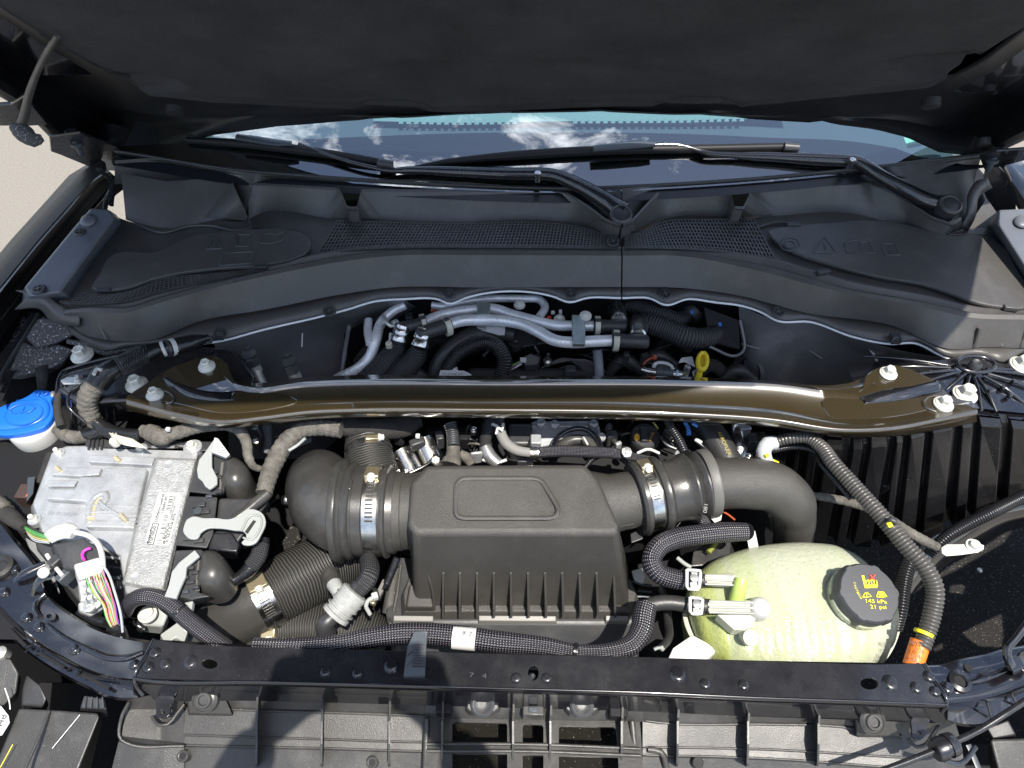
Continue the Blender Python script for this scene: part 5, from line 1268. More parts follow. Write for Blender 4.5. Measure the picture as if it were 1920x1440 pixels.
for (x0_, y0_, x1_, y1_) in ((18, 1180, 48, 1212), (70, 1222, 120, 1252), (148, 1262, 205, 1290)):
    T('web_slot', [(x0_, y0_, .965), (x1_, y1_, .965)], 3.5, DARK, ls, seg=6, flat=.4)
rs = thing('radiator_support', 'curved glossy right arm of the radiator support with grommet hole', 'radiator support', P(1840, 1270, .95), 'curved arms of the radiator support')
ri = [(1735, 1247), (1762, 1246), (1798, 1236), (1840, 1228), (1880, 1217), (1920, 1210), (2000, 1190)]
ro = [(1775, 1320), (1800, 1317), (1837, 1312), (1865, 1305), (1889, 1297), (1920, 1284), (2000, 1250)]
rq = [(1777, 1350), (1800, 1356), (1826, 1358), (1852, 1354), (1876, 1345), (1920, 1318), (2000, 1280)]
rtop = LF('top_face', [[(x, y, ZR - .004) for x, y in ri], [(x + 2, y + 6, ZR - .001) for x, y in ri], [(x, y, ZR - .002) for x, y in ro]], PAINT, rs, nu=40)
LF('front_web', [[(x, y, ZR - .002) for x, y in ro], [(x + 1, y + 3, ZR - .008) for x, y in ro], [(x + 2, y + 13, ZR - .04) for x, y in ro], [(x, y, ZR - .045) for x, y in rq], [(x, y + 5, ZR - .06) for x, y in rq]], PAINT, rs, nu=40, sh=30)
LF('inner_web', [[(x, y, ZR - .004) for x, y in ri], [(x, y + 20, ZR - .07) for x, y in ri]], PAINTD, rs, nu=20)
T('pressed_bead', [(1818, 1280), (1840, 1274), (1870, 1262), (1890, 1252), (1925, 1238)], [3, 5, 5, 5, 5], PAINT, rs, z=ZR + .001, seg=8, flat=.5)
lathe('grommet', P(1799, 1278, ZR), Vector((0, 0, 1)), [(.0145, -.001), (.014, .003), (.009, .0045), (.0075, .003), (.0073, .0008)], PAINTD, rs, seg=24)
lathe('hole', P(1799, 1278, ZR + .002), Vector((0, 0, 1)), [(.0072, -.0015), (.0072, .001)], DARK, rs, seg=16)
lathe('hole', P(1815, 1252, ZR + .0), Vector((0, 0, 1)), [(.005, -.0015), (.005, .0012)], DARK, rs, seg=16)
for (x, y, r_) in ((1776, 1290, 11), (1843, 1278, 0)):
    if r_: c = P(x, y, ZR); rivet(c, r_ * PXM(c), PAINT, rs)
for (x, y, x2, y2) in ((1895, 1300, 1907, 1322), (1850, 1316, 1858, 1345)): T('web_notch', [(x, y, .985), (x2, y2, .96)], 2.4, PAINT, rs, seg=6)
hk = thing('latch_hook', 'bent glossy steel rod clamped to the right support arm', 'hook', P(1890, 1250, 1.0))
T('rod', [(1930, 1160, 1.06), (1905, 1195, 1.045), (1888, 1218, 1.035), (1890, 1235, 1.03), (1898, 1252, 1.02)], 8, PAINT, hk, seg=12)
frustum('rod_clamp', PP([(1888, 1236, 1.03), (1912, 1228, 1.03), (1925, 1250, 1.025), (1900, 1262, 1.025)]), PP([(1888, 1240, 1.0), (1912, 1232, 1.0), (1925, 1256, 1.0), (1900, 1268, 1.0)]), PAINT, hk, b=.002)
SL('clamp_plate', circ(1925, 1238, 16, 22, 20), 1.012, .006, PAINT, hk)
lathe('clamp_boss', P(1924, 1240, 1.015), Vector((0, 0, 1)), [(.012, 0), (.011, .006), (.004, .007)], RUB, hk, seg=20)

# ================================================================ radiator shield under the rail
sh = thing('radiator_shield', 'dusty black plastic radiator shield with ribs and windows', 'shield', P(1000, 1390, .85))
topb = [(340, 1291), (480, 1287), (600, 1291), (760, 1296), (800, 1302), (850, 1305), (900, 1298), (950, 1296), (1000, 1304), (1060, 1302), (1130, 1304), (1200, 1312), (1220, 1306), (1440, 1315), (1600, 1322), (1690, 1325)]
def off(l, dx, dy, z): return [(x + dx, y + dy, z) for x, y in l]
crz = [(330, 1325), (480, 1332), (620, 1336), (760, 1341), (800, 1343), (1000, 1346), (1190, 1348), (1215, 1352), (1440, 1358), (1570, 1362), (1690, 1380)]
r_b = [(300, 1376), (480, 1382), (620, 1386), (780, 1391), (1000, 1393), (1200, 1400), (1440, 1405), (1690, 1420)]
r_c = [(300, 1396), (480, 1400), (620, 1403), (780, 1408), (1000, 1411), (1200, 1415), (1440, 1422), (1690, 1440)]
r_d = [(290, 1480), (480, 1482), (620, 1484), (780, 1486), (1000, 1490), (1200, 1492), (1440, 1496), (1700, 1500)]
def seg(l, xa, xb): 
    pts = [(xa, lerp_px(l, xa))] + [p_ for p_ in l if xa < p_[0] < xb] + [(xb, lerp_px(l, xb))]
    return pts
ZU, ZL = .955, .918
for (xa, xb, nm) in ((345, 800, 'left_tray'), (1205, 1690, 'right_tray')):
    LF(nm, [[(x, y, ZU) for x, y in seg(topb, xa, xb)], [(x, y + 5, ZU - .003) for x, y in seg(topb, xa, xb)], [(x, y - 3, ZL + .003) for x, y in seg(crz, xa, xb)], [(x, y + 3, ZL - .001) for x, y in seg(crz, xa, xb)],
            [(x, y, ZL - .012) for x, y in seg(r_b, xa, xb)], [(x, y + 3, ZL - .016) for x, y in seg(r_b, xa, xb)], [(x, y, ZL - .019) for x, y in seg(r_c, xa, xb)], [(x, y + 4, ZL - .026) for x, y in seg(r_c, xa, xb)], [(x, y, ZL - .05) for x, y in seg(r_d, xa, xb)]], SHLD, sh, nu=40, sh=25)
# end wings
for (xa, xb) in ((345, 798), (1210, 1690)):
    for l_, z_, r_ in ((crz, ZL + .002, 2.6), (r_b, ZL - .0125, 2.2), (r_c, ZL - .0195, 2.2)):
        T('pressed_crease', [(x, y) for x, y in seg(l_, xa, xb)], r_, SHLD, sh, z=z_, seg=8)
LF('left_wing', [[(240, 1312, .96), (300, 1300, .96), (345, 1296, .957)], [(236, 1330, .935), (300, 1330, .93), (345, 1330, .92)], [(228, 1380, .93), (300, 1388, .925), (345, 1392, .90)], [(222, 1392, .91), (300, 1400, .90), (345, 1402, .895)], [(195, 1500, .87), (300, 1500, .87), (345, 1500, .865)]], SHLD, sh, nu=20, lin=True, sh=20)
T('wing_bead', [(242, 1316, .96), (228, 1345, .945), (228, 1388, .932), (235, 1392, .93), (345, 1399, .912)], 3, SHLD, sh, seg=8)
LF('right_wing', [[(1690, 1330, .955), (1740, 1340, .955), (1790, 1352, .95)], [(1690, 1380, .92), (1740, 1385, .925), (1800, 1385, .93)], [(1690, 1440, .895), (1740, 1440, .90), (1810, 1440, .91)], [(1690, 1500, .87), (1750, 1500, .87), (1830, 1500, .88)]], SHLD, sh, nu=16, nv=16)
# middle with three windows
mz = .925
mid_holes = [[(848, 1358), (852, 1354), (948, 1356), (951, 1360), (951, 1394), (848, 1393)], [(848, 1413), (951, 1414), (951, 1486), (848, 1486)],
             [(980, 1362), (984, 1358), (1015, 1359), (1019, 1363), (1019, 1396), (980, 1395)], [(980, 1416), (1019, 1416), (1019, 1487), (980, 1487)],
             [(1048, 1366), (1052, 1361), (1150, 1363), (1155, 1367), (1158, 1400), (1048, 1397)], [(1048, 1417), (1159, 1420), (1162, 1488), (1048, 1488)]]
SL('centre_panel', [(798, 1345), (1000, 1348), (1200, 1352), (1210, 1500), (798, 1500)], mz, .005, SHLD, sh, holes=mid_holes, b=.001)
LF('centre_upstand', [[(x, y, ZU) for x, y in seg(topb, 798, 1206)], [(x, y + 5, ZU - .001) for x, y in seg(topb, 798, 1206)], [(x, 1346 + (x - 800) * .018, mz + .001) for x in (798, 900, 1000, 1100, 1206)]], SHLD, sh, nu=50)
for y_ in (1396, 1409):
    T('window_bar', [(800, y_ - 1), (1000, y_), (1200, y_ + 8)], 3.2, SHLD, sh, z=mz + .004, seg=8)
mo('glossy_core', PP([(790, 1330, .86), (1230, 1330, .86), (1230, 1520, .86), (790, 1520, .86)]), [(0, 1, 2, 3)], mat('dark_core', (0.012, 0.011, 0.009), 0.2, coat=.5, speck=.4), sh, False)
for k, x in enumerate((483, 605, 732, 831, 964, 1034, 1168, 1273, 1405, 1537)):
    x2 = x + (x - 1000) * .004
    yt = lerp_px(topb, x) + 10
    th_ = Vector((.0013, 0, 0))
    a = P(x, yt, ZU + .004); b_ = P(x - 2, 1352, ZL + .030); c_ = P(x - 3, 1432, ZL + .004)
    a0 = P(x, yt + 3, ZU - .02); c0 = P(x - 3, 1438, ZL - .045); m0 = P(x - 2, 1350, ZL - .03)
    sp = [a, P(x - 1, yt + 28, ZL + .040), b_, P(x - 2, 1395, ZL + .022), c_, c0 - Vector((0, 0, .01)), m0, a0 + Vector((0, .015, -.03))]
    vs = [v - th_ for v in sp] + [v + th_ for v in sp]
    n_ = len(sp)
    o = mo('stiffening_rib', vs, [tuple(range(n_)), tuple(range(2 * n_ - 1, n_ - 1, -1))] + [(i, i + n_, (i + 1) % n_ + n_, (i + 1) % n_) for i in range(n_)], SHLD, sh, False)
# fixings
for (x, y, kind) in ((905, 1321, 0), (1091, 1322, 0), (384, 1312, 1), (1636, 1353, 1)):
    c = P(x, y, ZU + .004)
    if kind == 0:
        q = frustum('bolt_seat', PP([(x - 27, y - 12, ZU + .003), (x + 27, y - 12, ZU + .003), (x + 30, y + 8, ZU), (x + 18, y + 16, ZU - .004), (x - 20, y + 16, ZU - .004), (x - 30, y + 8, ZU)]), PP([(x - 32, y - 12, ZU - .02), (x + 32, y - 12, ZU - .02), (x + 34, y + 12, ZU - .02), (x + 20, y + 22, ZU - .02), (x - 24, y + 22, ZU - .02), (x - 34, y + 12, ZU - .02)]), SHLD, sh, b=.002)
        lathe('shield_bolt', c + Vector((0, 0, .001)), Vector((0, -.3, 1)), [(.016, 0), (.016, .002), (.013, .0035), (.011, .003), (.008, .001), (.003, .001)], BLK, sh, seg=24)
    else:
        frustum('bolt_seat', PP([(x - 34, y - 16, ZU + .002), (x + 34, y - 14, ZU + .002), (x + 52, y + 28, ZL + .01), (x - 30, y + 26, ZL + .012)]), PP([(x - 34, y - 10, ZU - .03), (x + 34, y - 8, ZU - .03), (x + 54, y + 34, ZL - .02), (x - 32, y + 32, ZL - .02)]), SHLD, sh, b=.002)
        lathe('shield_bolt', P(x, y, ZU + .004), Vector((0, -.5, 1)), [(.017, -.004), (.017, .001), (.014, .003), (.0135, .002), (.011, .003), (.0095, .006), (.007, .006), (.006, .003)], RUBG, sh, seg=24)
for (x, y) in ((344, 1418), (698, 1430), (1308, 1430)):
    c = P(x, y, ZL - .022)
    lathe('screw_boss', c, Vector((0, -.2, 1)), [(.0075, -.01), (.0075, .004), (.006, .005), (.0045, .004)], SHLD, sh, seg=18)
    lathe('hole', c + Vector((0, 0, .0035)), Vector((0, -.2, 1)), [(.0045, -.003), (.0045, .0008)], DARK, sh, seg=14)
for (x, y, sgn) in ((305, 1335, 1), (1722, 1375, -1)):
    ear = SL('mount_ear', [(x - 14, y - 26), (x + 22, y - 26), (x + 14, y - 8), (x + 12, y + 6), (x, y + 12), (x - 12, y + 6), (x - 12, y - 8)], ZU + .006, .004, PAINTD, sh, holes=[circ(x, y, 5, 4, 10)], smooth_n=28)
    T('ear_bead', [(x - 20, y + 8), (x - 8, y + 24), (x + 12, y + 22), (x + 26, y + 4), (x + 40, y - 14)], 3.4, SHLD, sh, z=ZU - .012, seg=8)
PB('snap_clip', 1000, 1332, ZU + .0, 40, 18, .02, SHLD, sh, .002); PB('snap_clip_window', 1000, 1330, ZU + .002, 18, 9, .004, GCLIP, sh)
PB('snap_clip', 832, 1326, ZU + .0, 30, 20, .02, DARK, sh, .002); PB('snap_clip', 1160, 1334, ZU, 34, 18, .02, DARK, sh, .002)
T('side_bead', [(1185, 1352, .93), (1190, 1400, .92), (1196, 1450, .91)], 6, SHLD, sh, seg=8); T('side_bead', [(800, 1348, .93), (798, 1450, .915)], 6, SHLD, sh, seg=8)
T('side_bead', [(1215, 1405, .905), (1240, 1410, .905), (1250, 1440, .89)], 6, SHLD, sh, seg=8)
# ================================================================ corners in front of the rail
hl = thing('headlamp_housing', 'black plastic headlamp housing at the lower left corner', 'headlamp housing', P(80, 1380, .85), 'lamp housings in front of the rail')
frustum('rear_cover', PP([(36, 1328, .93), (110, 1332, .93), (184, 1337, .93), (186, 1345, .93), (146, 1445, .91), (130, 1500, .90), (-30, 1500, .90), (-10, 1440, .91)]), PP([(36, 1340, .84), (110, 1344, .84), (190, 1345, .84), (192, 1352, .84), (160, 1480, .82), (140, 1540, .82), (-40, 1540, .82), (-20, 1460, .82)]), SHLD, hl, b=.004)
T('cover_crease', [(92, 1334), (75, 1380), (48, 1440), (35, 1480)], 3, SHLD, hl, z=.932, seg=8)
frustum('lamp_lug', PP([(-30, 1225, .95), (20, 1235, .95), (36, 1262, .94), (30, 1300, .93), (0, 1330, .92), (-40, 1400, .91)]), PP([(-30, 1235, .85), (20, 1245, .85), (40, 1272, .84), (34, 1310, .83), (4, 1345, .82), (-40, 1410, .82)]), SHLD, hl, b=.003)
frustum('side_lug', PP([(50, 1265, .92), (75, 1285, .92), (88, 1310, .915), (80, 1326, .91), (40, 1322, .91), (42, 1290, .915)]), PP([(50, 1275, .84), (75, 1295, .84), (92, 1320, .84), (84, 1340, .84), (40, 1340, .84), (42, 1300, .84)]), BLK, hl, b=.003)
lab_ = SL('white_label', [(-20, 1320), (2, 1324), (16, 1342), (18, 1355), (4, 1378), (-20, 1385)], .936, .0006, LABEL, hl, b=0)
text('label_print', 'Hd', P(3, 1362, .9375), P(13, 1342, .9375), INK, hl, size=.007)
lathe('adjuster_knob', P(2, 1225, .95), Vector((0, 0, 1)), [(.009, -.01), (.009, .004), (.006, .006)], ZINC, hl, seg=14)
T('scratch', [(150, 1340, .9325), (98, 1403, .925)], .7, SEAL, hl, seg=5, straight=True); T('scratch', [(24, 1396, .93), (0, 1440, .922)], .9, YLAB, hl, seg=5, straight=True)
T('scratch', [(9, 1290, .95), (18, 1318, .94), (19, 1330, .94)], .9, SEAL, hl, seg=5)
hr = thing('headlamp_housing', 'black plastic lamp housing at the lower right corner', 'headlamp housing', P(1890, 1410, .85), 'lamp housings in front of the rail')
frustum('rear_cover', PP([(1856, 1386, .93), (1990, 1382, .93), (2010, 1500, .9), (1885, 1500, .9)]), PP([(1850, 1396, .84), (1990, 1392, .84), (2010, 1540, .82), (1870, 1540, .82)]), SHLD, hr, b=.004)
frustum('side_lug', PP([(1850, 1365, .915), (1890, 1350, .92), (1905, 1378, .915), (1862, 1386, .91)]), PP([(1850, 1375, .84), (1890, 1362, .84), (1905, 1388, .84), (1862, 1396, .84)]), BLK, hr, b=.002)
T('grey_strut', [(1815, 1396, .92), (1828, 1425, .915), (1842, 1460, .91)], 6, GCLIP, hr, seg=6, flat=.4)
frustum('ribbed_block', PP([(158, 1304, .93), (196, 1310, .93), (200, 1330, .925), (150, 1328, .925)]), PP([(158, 1312, .88), (196, 1318, .88), (204, 1345, .88), (150, 1340, .88)]), BLK, hl, b=.002)
for k in range(4): T('block_rib', [(162 + k * 10, 1307), (158 + k * 12, 1328)], 1.5, GCLIP, hl, z=.932, seg=6)
pr = thing('prop_rod', 'black prop rod stowed across the lower right corner in a round clip', 'prop rod', P(1800, 1390, 1.0))
T('rod', [(1640, 1450, .985), (1700, 1428, .99), (1765, 1402, .995), (1830, 1372, 1.0), (1890, 1335, 1.01), (1990, 1270, 1.02)], 6, PAINTD, pr, seg=12)
neck('round_clip', P(1752, 1408, .995), P(1790, 1393, .998), [(0, 15), (.0, 19), (.1, 21), (.4, 22), (.42, 19), (.6, 19), (.62, 22), (.9, 21), (1, 19), (1, 15)], PAINTD, pr, seg=24)
T('clip_foot', [(1770, 1425, .975), (1800, 1432, .965), (1830, 1400, .96)], 5, PAINT, pr, seg=8, flat=.5)
# ================================================================ engine control unit, lower left
ec = thing('control_unit', 'cast aluminium engine control unit with printed label strip', 'control unit', P(200, 960, .95))
ZK = 1.0
body = frustum('cast_housing', PP([(125, 836, ZK), (365, 832, ZK), (372, 850, ZK), (312, 1100, ZK), (300, 1112, ZK), (236, 1112, ZK), (225, 1040, ZK), (80, 1000, ZK), (62, 945, ZK), (98, 848, ZK)]),
        PP([(123, 842, .955), (367, 838, .955), (374, 856, .955), (314, 1115, .955), (300, 1128, .955), (234, 1128, .955), (220, 1055, .955), (74, 1015, .955), (56, 955, .955), (94, 852, .955)]), ALU, ec, b=.003)
SL('raised_field', [(196, 875), (275, 878), (262, 930), (256, 965), (250, 990), (160, 988), (160, 940), (85, 935), (88, 915), (140, 916), (150, 893), (190, 893)], ZK + .011, .012, ALU, ec, b=.0025)
SL('cooling_step', [(165, 853), (290, 856), (284, 872), (165, 866)], ZK + .010, .012, ALU, ec, b=.0015)
SL('cooling_step', [(100, 875), (190, 877), (185, 890), (148, 893), (95, 890)], ZK + .008, .010, ALU, ec, b=.0015)
SL('cooling_step', [(88, 900), (146, 900), (138, 912), (88, 912)], ZK + .008, .010, ALU, ec, b=.0015)
strip = frustum('label_strip', PP([(297, 860, ZK + .012), (366, 862, ZK + .012), (303, 1104, ZK + .012), (234, 1090, ZK + .012), (255, 1000, ZK + .012), (282, 905, ZK + .012)]), PP([(290, 857, ZK), (372, 860, ZK), (312, 1114, ZK), (228, 1098, ZK), (248, 1000, ZK), (275, 905, ZK)]), ALUR, ec, b=.003)
for (x, y) in ((316, 870), (253, 1082)):
    lathe('strip_dimple', P(x, y, ZK + .0125), Vector((0, 0, 1)), [(.007, -.001), (.007, .0008), (.005, .0006), (.004, -.0002)], ALU, ec, seg=18)
for y in (946, 960, 968, 976): T('cast_groove', [(160, y), (255, y + 4)], 1.6, ALU, ec, z=ZK + .0115, seg=6)
# the lizard-shaped casting relief
T('cast_relief', [(166, 968), (170, 945), (182, 930), (196, 925), (200, 938), (190, 948), (196, 956)], [5, 6, 6, 6, 5, 5, 3], ALU, ec, z=ZK + .012, seg=10, flat=.8)
T('cast_relief', [(186, 940), (200, 952), (216, 962), (236, 976)], [4, 3, 3, 4], ALU, ec, z=ZK + .013, seg=8)
T('cast_relief', [(158, 962), (200, 960), (222, 962)], [2.5, 2.5, 2], ALU, ec, z=ZK + .012, seg=8)
WARM = mat('yellowed_casting', (0.50, 0.44, 0.30), 0.5, metal=.4, bump=.4)
SL('relief_pocket', [(160, 965), (170, 940), (190, 928), (180, 950), (178, 975), (165, 980)], ZK + .0118, .002, WARM, ec, b=.0005)
T('alignment_pin', [(216, 858), (226, 866)], 4.5, WARM, ec, z=ZK + .010, seg=10); T('alignment_pin', [(106, 876), (114, 884)], 4, WARM, ec, z=ZK + .008, seg=10); T('alignment_pin', [(226, 965), (237, 977)], 4, WARM, ec, z=ZK + .014, seg=10)
for (x, y, rr_, lbl) in ((110, 849, 8, 'top left'), (264, 841, 9, 'top middle'), (361, 838, 13, 'top right'), (64, 974, 9, 'lower left')):
    c = P(x, y, ZK + .002); s = PXM(c)
    lathe('screw_ear', c, Vector((0, 0, 1)), [(rr_ * 1.35 * s, -.01), (rr_ * 1.3 * s, .0)], ALU, ec, seg=18)
    lathe('housing_screw', c, Vector((0, -.1, 1)), [(rr_ * .8 * s, 0), (rr_ * .8 * s, .004), (rr_ * .6 * s, .006), (rr_ * .5 * s, .012), (rr_ * .3 * s, .012)], CREAM, ec, seg=6 if rr_ > 10 else 12, smooth=20)
lab = SL('printed_label', [(301, 922), (337, 925), (342, 931), (318, 1020), (311, 1023), (277, 1020), (272, 1014), (296, 927)], ZK + .0125, .0006, ALAB, ec, b=0)
def LP(u, v):   # label frame: u across (left to right), v up along the strip (0 bottom .. 1 top)
    a = Vector((276, 1020)); b_ = Vector((314, 1022)); c_ = Vector((300, 924)); d_ = Vector((341, 927))
    p_ = a.lerp(b_, u).lerp(c_.lerp(d_, u), v); return P(p_.x, p_.y, ZK + .0127)
text('label_print', 'FoMoCo', LP(.22, .03), LP(.22, .35), INK, lab, size=.0075)
for (a, c_) in (((.02, .0), (.02, .40)), ((.30, .0), (.30, .40)), ((.02, .0), (.30, .0)), ((.02, .40), (.30, .40))):
    tube('label_frame', [LP(*a), LP(*c_)], .6, INK, lab, seg=5, straight=True)
text('label_print', 'LU5A', LP(.20, .44), LP(.20, .62), INK, lab, size=.004)
text('label_print', 'PCM 12A650 AB', LP(.22, .62), LP(.22, .98), INK, lab, size=.003)
text('label_print', '12B684 BC', LP(.38, .62), LP(.38, .95), INK, lab, size=.003)
for k in range(34):
    v = .02 + k * .0285
    if random.random() < .25: continue
    a, b2 = LP(.47, v), LP(.66, v); d = (LP(.47, v + .004 + random.random() * .012) - a)
    mo('barcode_bar', [a, b2, b2 + d, a + d], [(0, 1, 2, 3)], INK, lab, False)
text('label_print', 'BOSCH', LP(.86, .12), LP(.86, .42), INK, lab, size=.0055)
tube('label_print', [LP(.80 + math.sin(a / 3) * .05, .05 + math.cos(a / 3) * .03) for a in range(20)], .8, INK, lab, seg=5)
text('label_print', '0 261 S18 876', LP(.98, .06), LP(.98, .62), INK, lab, size=.003)
text('label_print', 'MADE IN USA', LP(.86, .50), LP(.86, .78), INK, lab, size=.0022)
text('label_print', '1037 547 201', LP(.76, .60), LP(.76, .95), INK, lab, size=.0022)
text('cast_lettering', '68 BOSCH', P(88, 965, ZK + .0006), P(140, 968, ZK + .0006), ALU, ec, size=.008, lift=.0008)
for k in range(5): T('cast_line', [(92 + k * 2, 930 + k * 7), (146 + k, 933 + k * 7)], 1.1, ALU, ec, z=ZK + .001, seg=5)
# black carrier around the unit
fr = thing('carrier_frame', 'black plastic carrier holding the control unit', 'bracket', P(250, 850, .95))
frustum('top_bar', PP([(160, 826, ZK + .0), (180, 822, ZK), (400, 828, ZK), (402, 842, ZK), (370, 848, ZK), (160, 842, ZK)]), PP([(160, 832, .95), (180, 828, .95), (400, 834, .95), (402, 850, .95), (370, 856, .95), (160, 850, .95)]), BLK, fr, b=.002)
for k in range(4): T('bar_rib', [(168 + k * 8, 824), (166 + k * 8, 843)], 2, BLK, fr, z=ZK + .003, seg=6)
frustum('lower_fins', PP([(60, 990, .985), (230, 1030, .985), (236, 1130, .97), (150, 1130, .97), (70, 1030, .98)]), PP([(60, 1000, .93), (230, 1040, .93), (236, 1145, .92), (150, 1145, .92), (70, 1045, .93)]), BLK, fr, b=.002)
for k in range(5): T('cooling_fin', [(150 + k * 4, 1020 + k * 20), (228, 1030 + k * 18)], [3, 3], ALU if k < 2 else GCLIP, fr, z=.99, seg=6)
frustum('side_latch', PP([(52, 895, ZK), (66, 893, ZK), (62, 925, ZK), (50, 940, ZK)]), PP([(50, 905, .95), (66, 903, .95), (62, 935, .95), (48, 950, .95)]), GCLIP, fr, b=.001)
PB('rust_red_tab', 43, 920, .99, 22, 30, .03, mat('dull_brown_box', (.05, .03, .025), .5), fr); PB('red_mark', 50, 928, 1.0, 4, 6, .004, REDB, fr)
T('upper_strap', [(95, 850), (88, 870), (80, 890), (70, 905)], [9, 9, 8, 7], FABD, fr, z=.99, seg=8, flat=.5)

# three connectors plugged into the right side
def conn(lb, body_px, dome_c, rx, ry, rot):
    t = thing('connector', lb, 'connector', P(*dome_c, .97), 'connectors plugged into the control unit')
    frustum('connector_body', PP([(x, y, ZK + .012) for x, y in body_px]), PP([(x, y + 12, .94) for x, y in body_px]), BLK, t, b=.002)
    return t
c1 = conn('upper connector with round black cable dome', [(374, 850), (412, 848), (432, 858), (420, 925), (405, 928), (354, 922)], (446, 898), 28, 36, 15)
c2 = conn('middle connector with the pale bone shaped lever', [(352, 930), (408, 932), (400, 1000), (388, 1028), (328, 1022)], (450, 960), 20, 20, 0)
c3 = conn('lower connector with round black cable dome', [(330, 1032), (378, 1030), (388, 1040), (372, 1110), (395, 1118), (360, 1124), (312, 1116)], (404, 1078), 28, 36, 15)
for c_, (x, y, rx, ry), ol_ in ((c1, (444, 897, 31, 36), [(432, 866), (450, 868), (466, 880), (474, 898), (470, 916), (455, 930), (436, 932), (419, 926), (424, 898)]), (c3, (402, 1078, 33, 39), [(389, 1040), (408, 1040), (424, 1051), (435, 1072), (432, 1094), (415, 1112), (395, 1116), (375, 1110), (381, 1076)])):
    outl = cat(PP(ol_, ZK - .012), 40, True)
    dome('cable_dome', outl, 0, .034, RUBG, c_, k=9, power=2.4, below=.03)
    T('dome_rim', [(x - rx * .85, y - ry * .8), (x - rx * .95, y), (x - rx * 1.0, y + ry * .8)], 5, mat('aged_grey_flange', (.11, .108, .1)), c_, z=ZK + .010, seg=8, flat=.6)
    for k in range(7):
        xx = x - rx - 22 + (k % 3) * 9; yy = y - ry * .6 + k * 9
        PB('latch_detail', xx, yy, ZK + .017 + (k % 2) * .003, 9 + (k * 5) % 7, 6, .006, BLK if k % 3 else GCLIP, c_, .0006, rot=12)
for (x, y, w_, h_) in ((372, 945, 24, 10), (368, 960, 10, 10), (384, 958, 16, 8), (350, 1008, 14, 8), (372, 1012, 18, 8)):
    PB('latch_detail', x, y, ZK + .018, w_, h_, .005, BLK, c2, .0008, rot=10)
lathe('latch_button', P(371, 958, ZK + .018), Vector((0, 0, 1)), [(.006, -.002), (.006, .0015), (.002, .002)], GCLIP, c2, seg=16)
frustum('cable_exit', PP([(411, 934, ZK + .005), (470, 934, ZK + .002), (500, 920, ZK), (505, 940, ZK), (440, 1025, ZK), (400, 1025, ZK)]), PP([(411, 944, .94), (470, 944, .94), (500, 930, .94), (505, 955, .94), (444, 1040, .93), (400, 1040, .93)]), BLK, c2, b=.004)
T('exit_tube', [(438, 975), (462, 958), (484, 940), (502, 925)], [9, 10, 11, 11], RUBG, c2, z=ZK + .014, seg=16)
frustum('exit_box', PP([(394, 998, ZK + .008), (435, 998, ZK + .006), (450, 1020, ZK), (444, 1036, ZK), (388, 1030, ZK)]), PP([(394, 1010, .94), (435, 1010, .94), (452, 1034, .94), (444, 1050, .94), (388, 1044, .94)]), PAINTD, c2, b=.003)
bone = [(345, 985), (350, 974), (362, 968), (380, 971), (405, 971), (430, 973), (448, 966), (462, 955), (478, 955), (494, 965), (498, 980), (490, 1000), (478, 1018), (466, 1022), (452, 1018), (462, 1006), (456, 996), (440, 994), (410, 990), (385, 992), (375, 1000), (372, 1008), (360, 1011), (348, 1004), (343, 995)]
SL('pale_lever', bone, ZK + .026, .004, LEVER, c2, b=.001, smooth_n=70, holes=[])
SL('lever_slot', [(475, 975), (480, 977), (464, 1001), (459, 997)], ZK + .0268, .003, INK, c2, b=0)
T('lever_rim', [(452, 996), (472, 966), (488, 968), (490, 985), (470, 1012), (456, 1008)], 2, LEVER, c2, z=ZK + .028, seg=6)
SL('pale_lever', [(404, 820), (410, 826), (397, 848), (397, 875), (407, 895), (407, 906), (400, 912), (392, 917), (384, 911), (379, 902), (371, 895), (369, 880), (373, 862), (384, 848), (395, 832)], ZK + .028, .005, LEVER, c1, b=.001)
frustum('lever_grip', PP([(402, 820, ZK + .036), (409, 822, ZK + .036), (431, 852, ZK + .034), (424, 858, ZK + .034), (398, 848, ZK + .036)]), PP([(402, 822, ZK + .02), (410, 824, ZK + .02), (433, 856, ZK + .02), (424, 862, ZK + .02), (398, 852, ZK + .02)]), WHITE, c1, b=.001)
for k in range(6): T('grip_rib', [(400 + k * .5, 828 + k * 4), (407 + k * 3.6, 824 + k * 5)], .9, LEVER, c1, z=ZK + .0365, seg=5)
SL('pale_lever', [(365, 1031), (374, 1042), (350, 1062), (348, 1080), (338, 1102), (330, 1122), (308, 1118), (316, 1098), (322, 1072), (335, 1055)], ZK + .026, .005, LEVER, c3, b=.001)
SL('lever_foot', [(344, 1130), (362, 1126), (358, 1150), (345, 1148)], ZK, .01, LEVER, c3)

# ================================================================ white plug and coloured wires
wp = thing('wire_plug', 'white and black plug with a fan of coloured wires at the lower left', 'connector', P(165, 1060, 1.0))
frustum('black_shell', PP([(98, 1020, 1.04), (158, 1008, 1.045), (180, 1025, 1.045), (196, 1050, 1.04), (150, 1072, 1.035), (122, 1062, 1.035)]), PP([(94, 1030, 1.0), (158, 1020, 1.0), (182, 1038, 1.0), (200, 1064, 1.0), (150, 1088, 1.0), (118, 1078, 1.0)]), BLK, wp, b=.003)
T('magenta_lock', [(170, 1028), (158, 1032), (154, 1042), (158, 1050)], 2.6, MAGENTA, wp, z=1.05, seg=8)
T('white_cover', [(90, 1010), (105, 1000), (125, 995), (140, 1000)], [14, 17, 17, 12], WHITE, wp, z=1.045, seg=14, flat=.6)
T('white_arm', [(140, 998), (165, 1004), (184, 1020), (192, 1045), (194, 1062)], [5, 5, 5, 5, 4], WHITE, wp, z=1.052, seg=10)
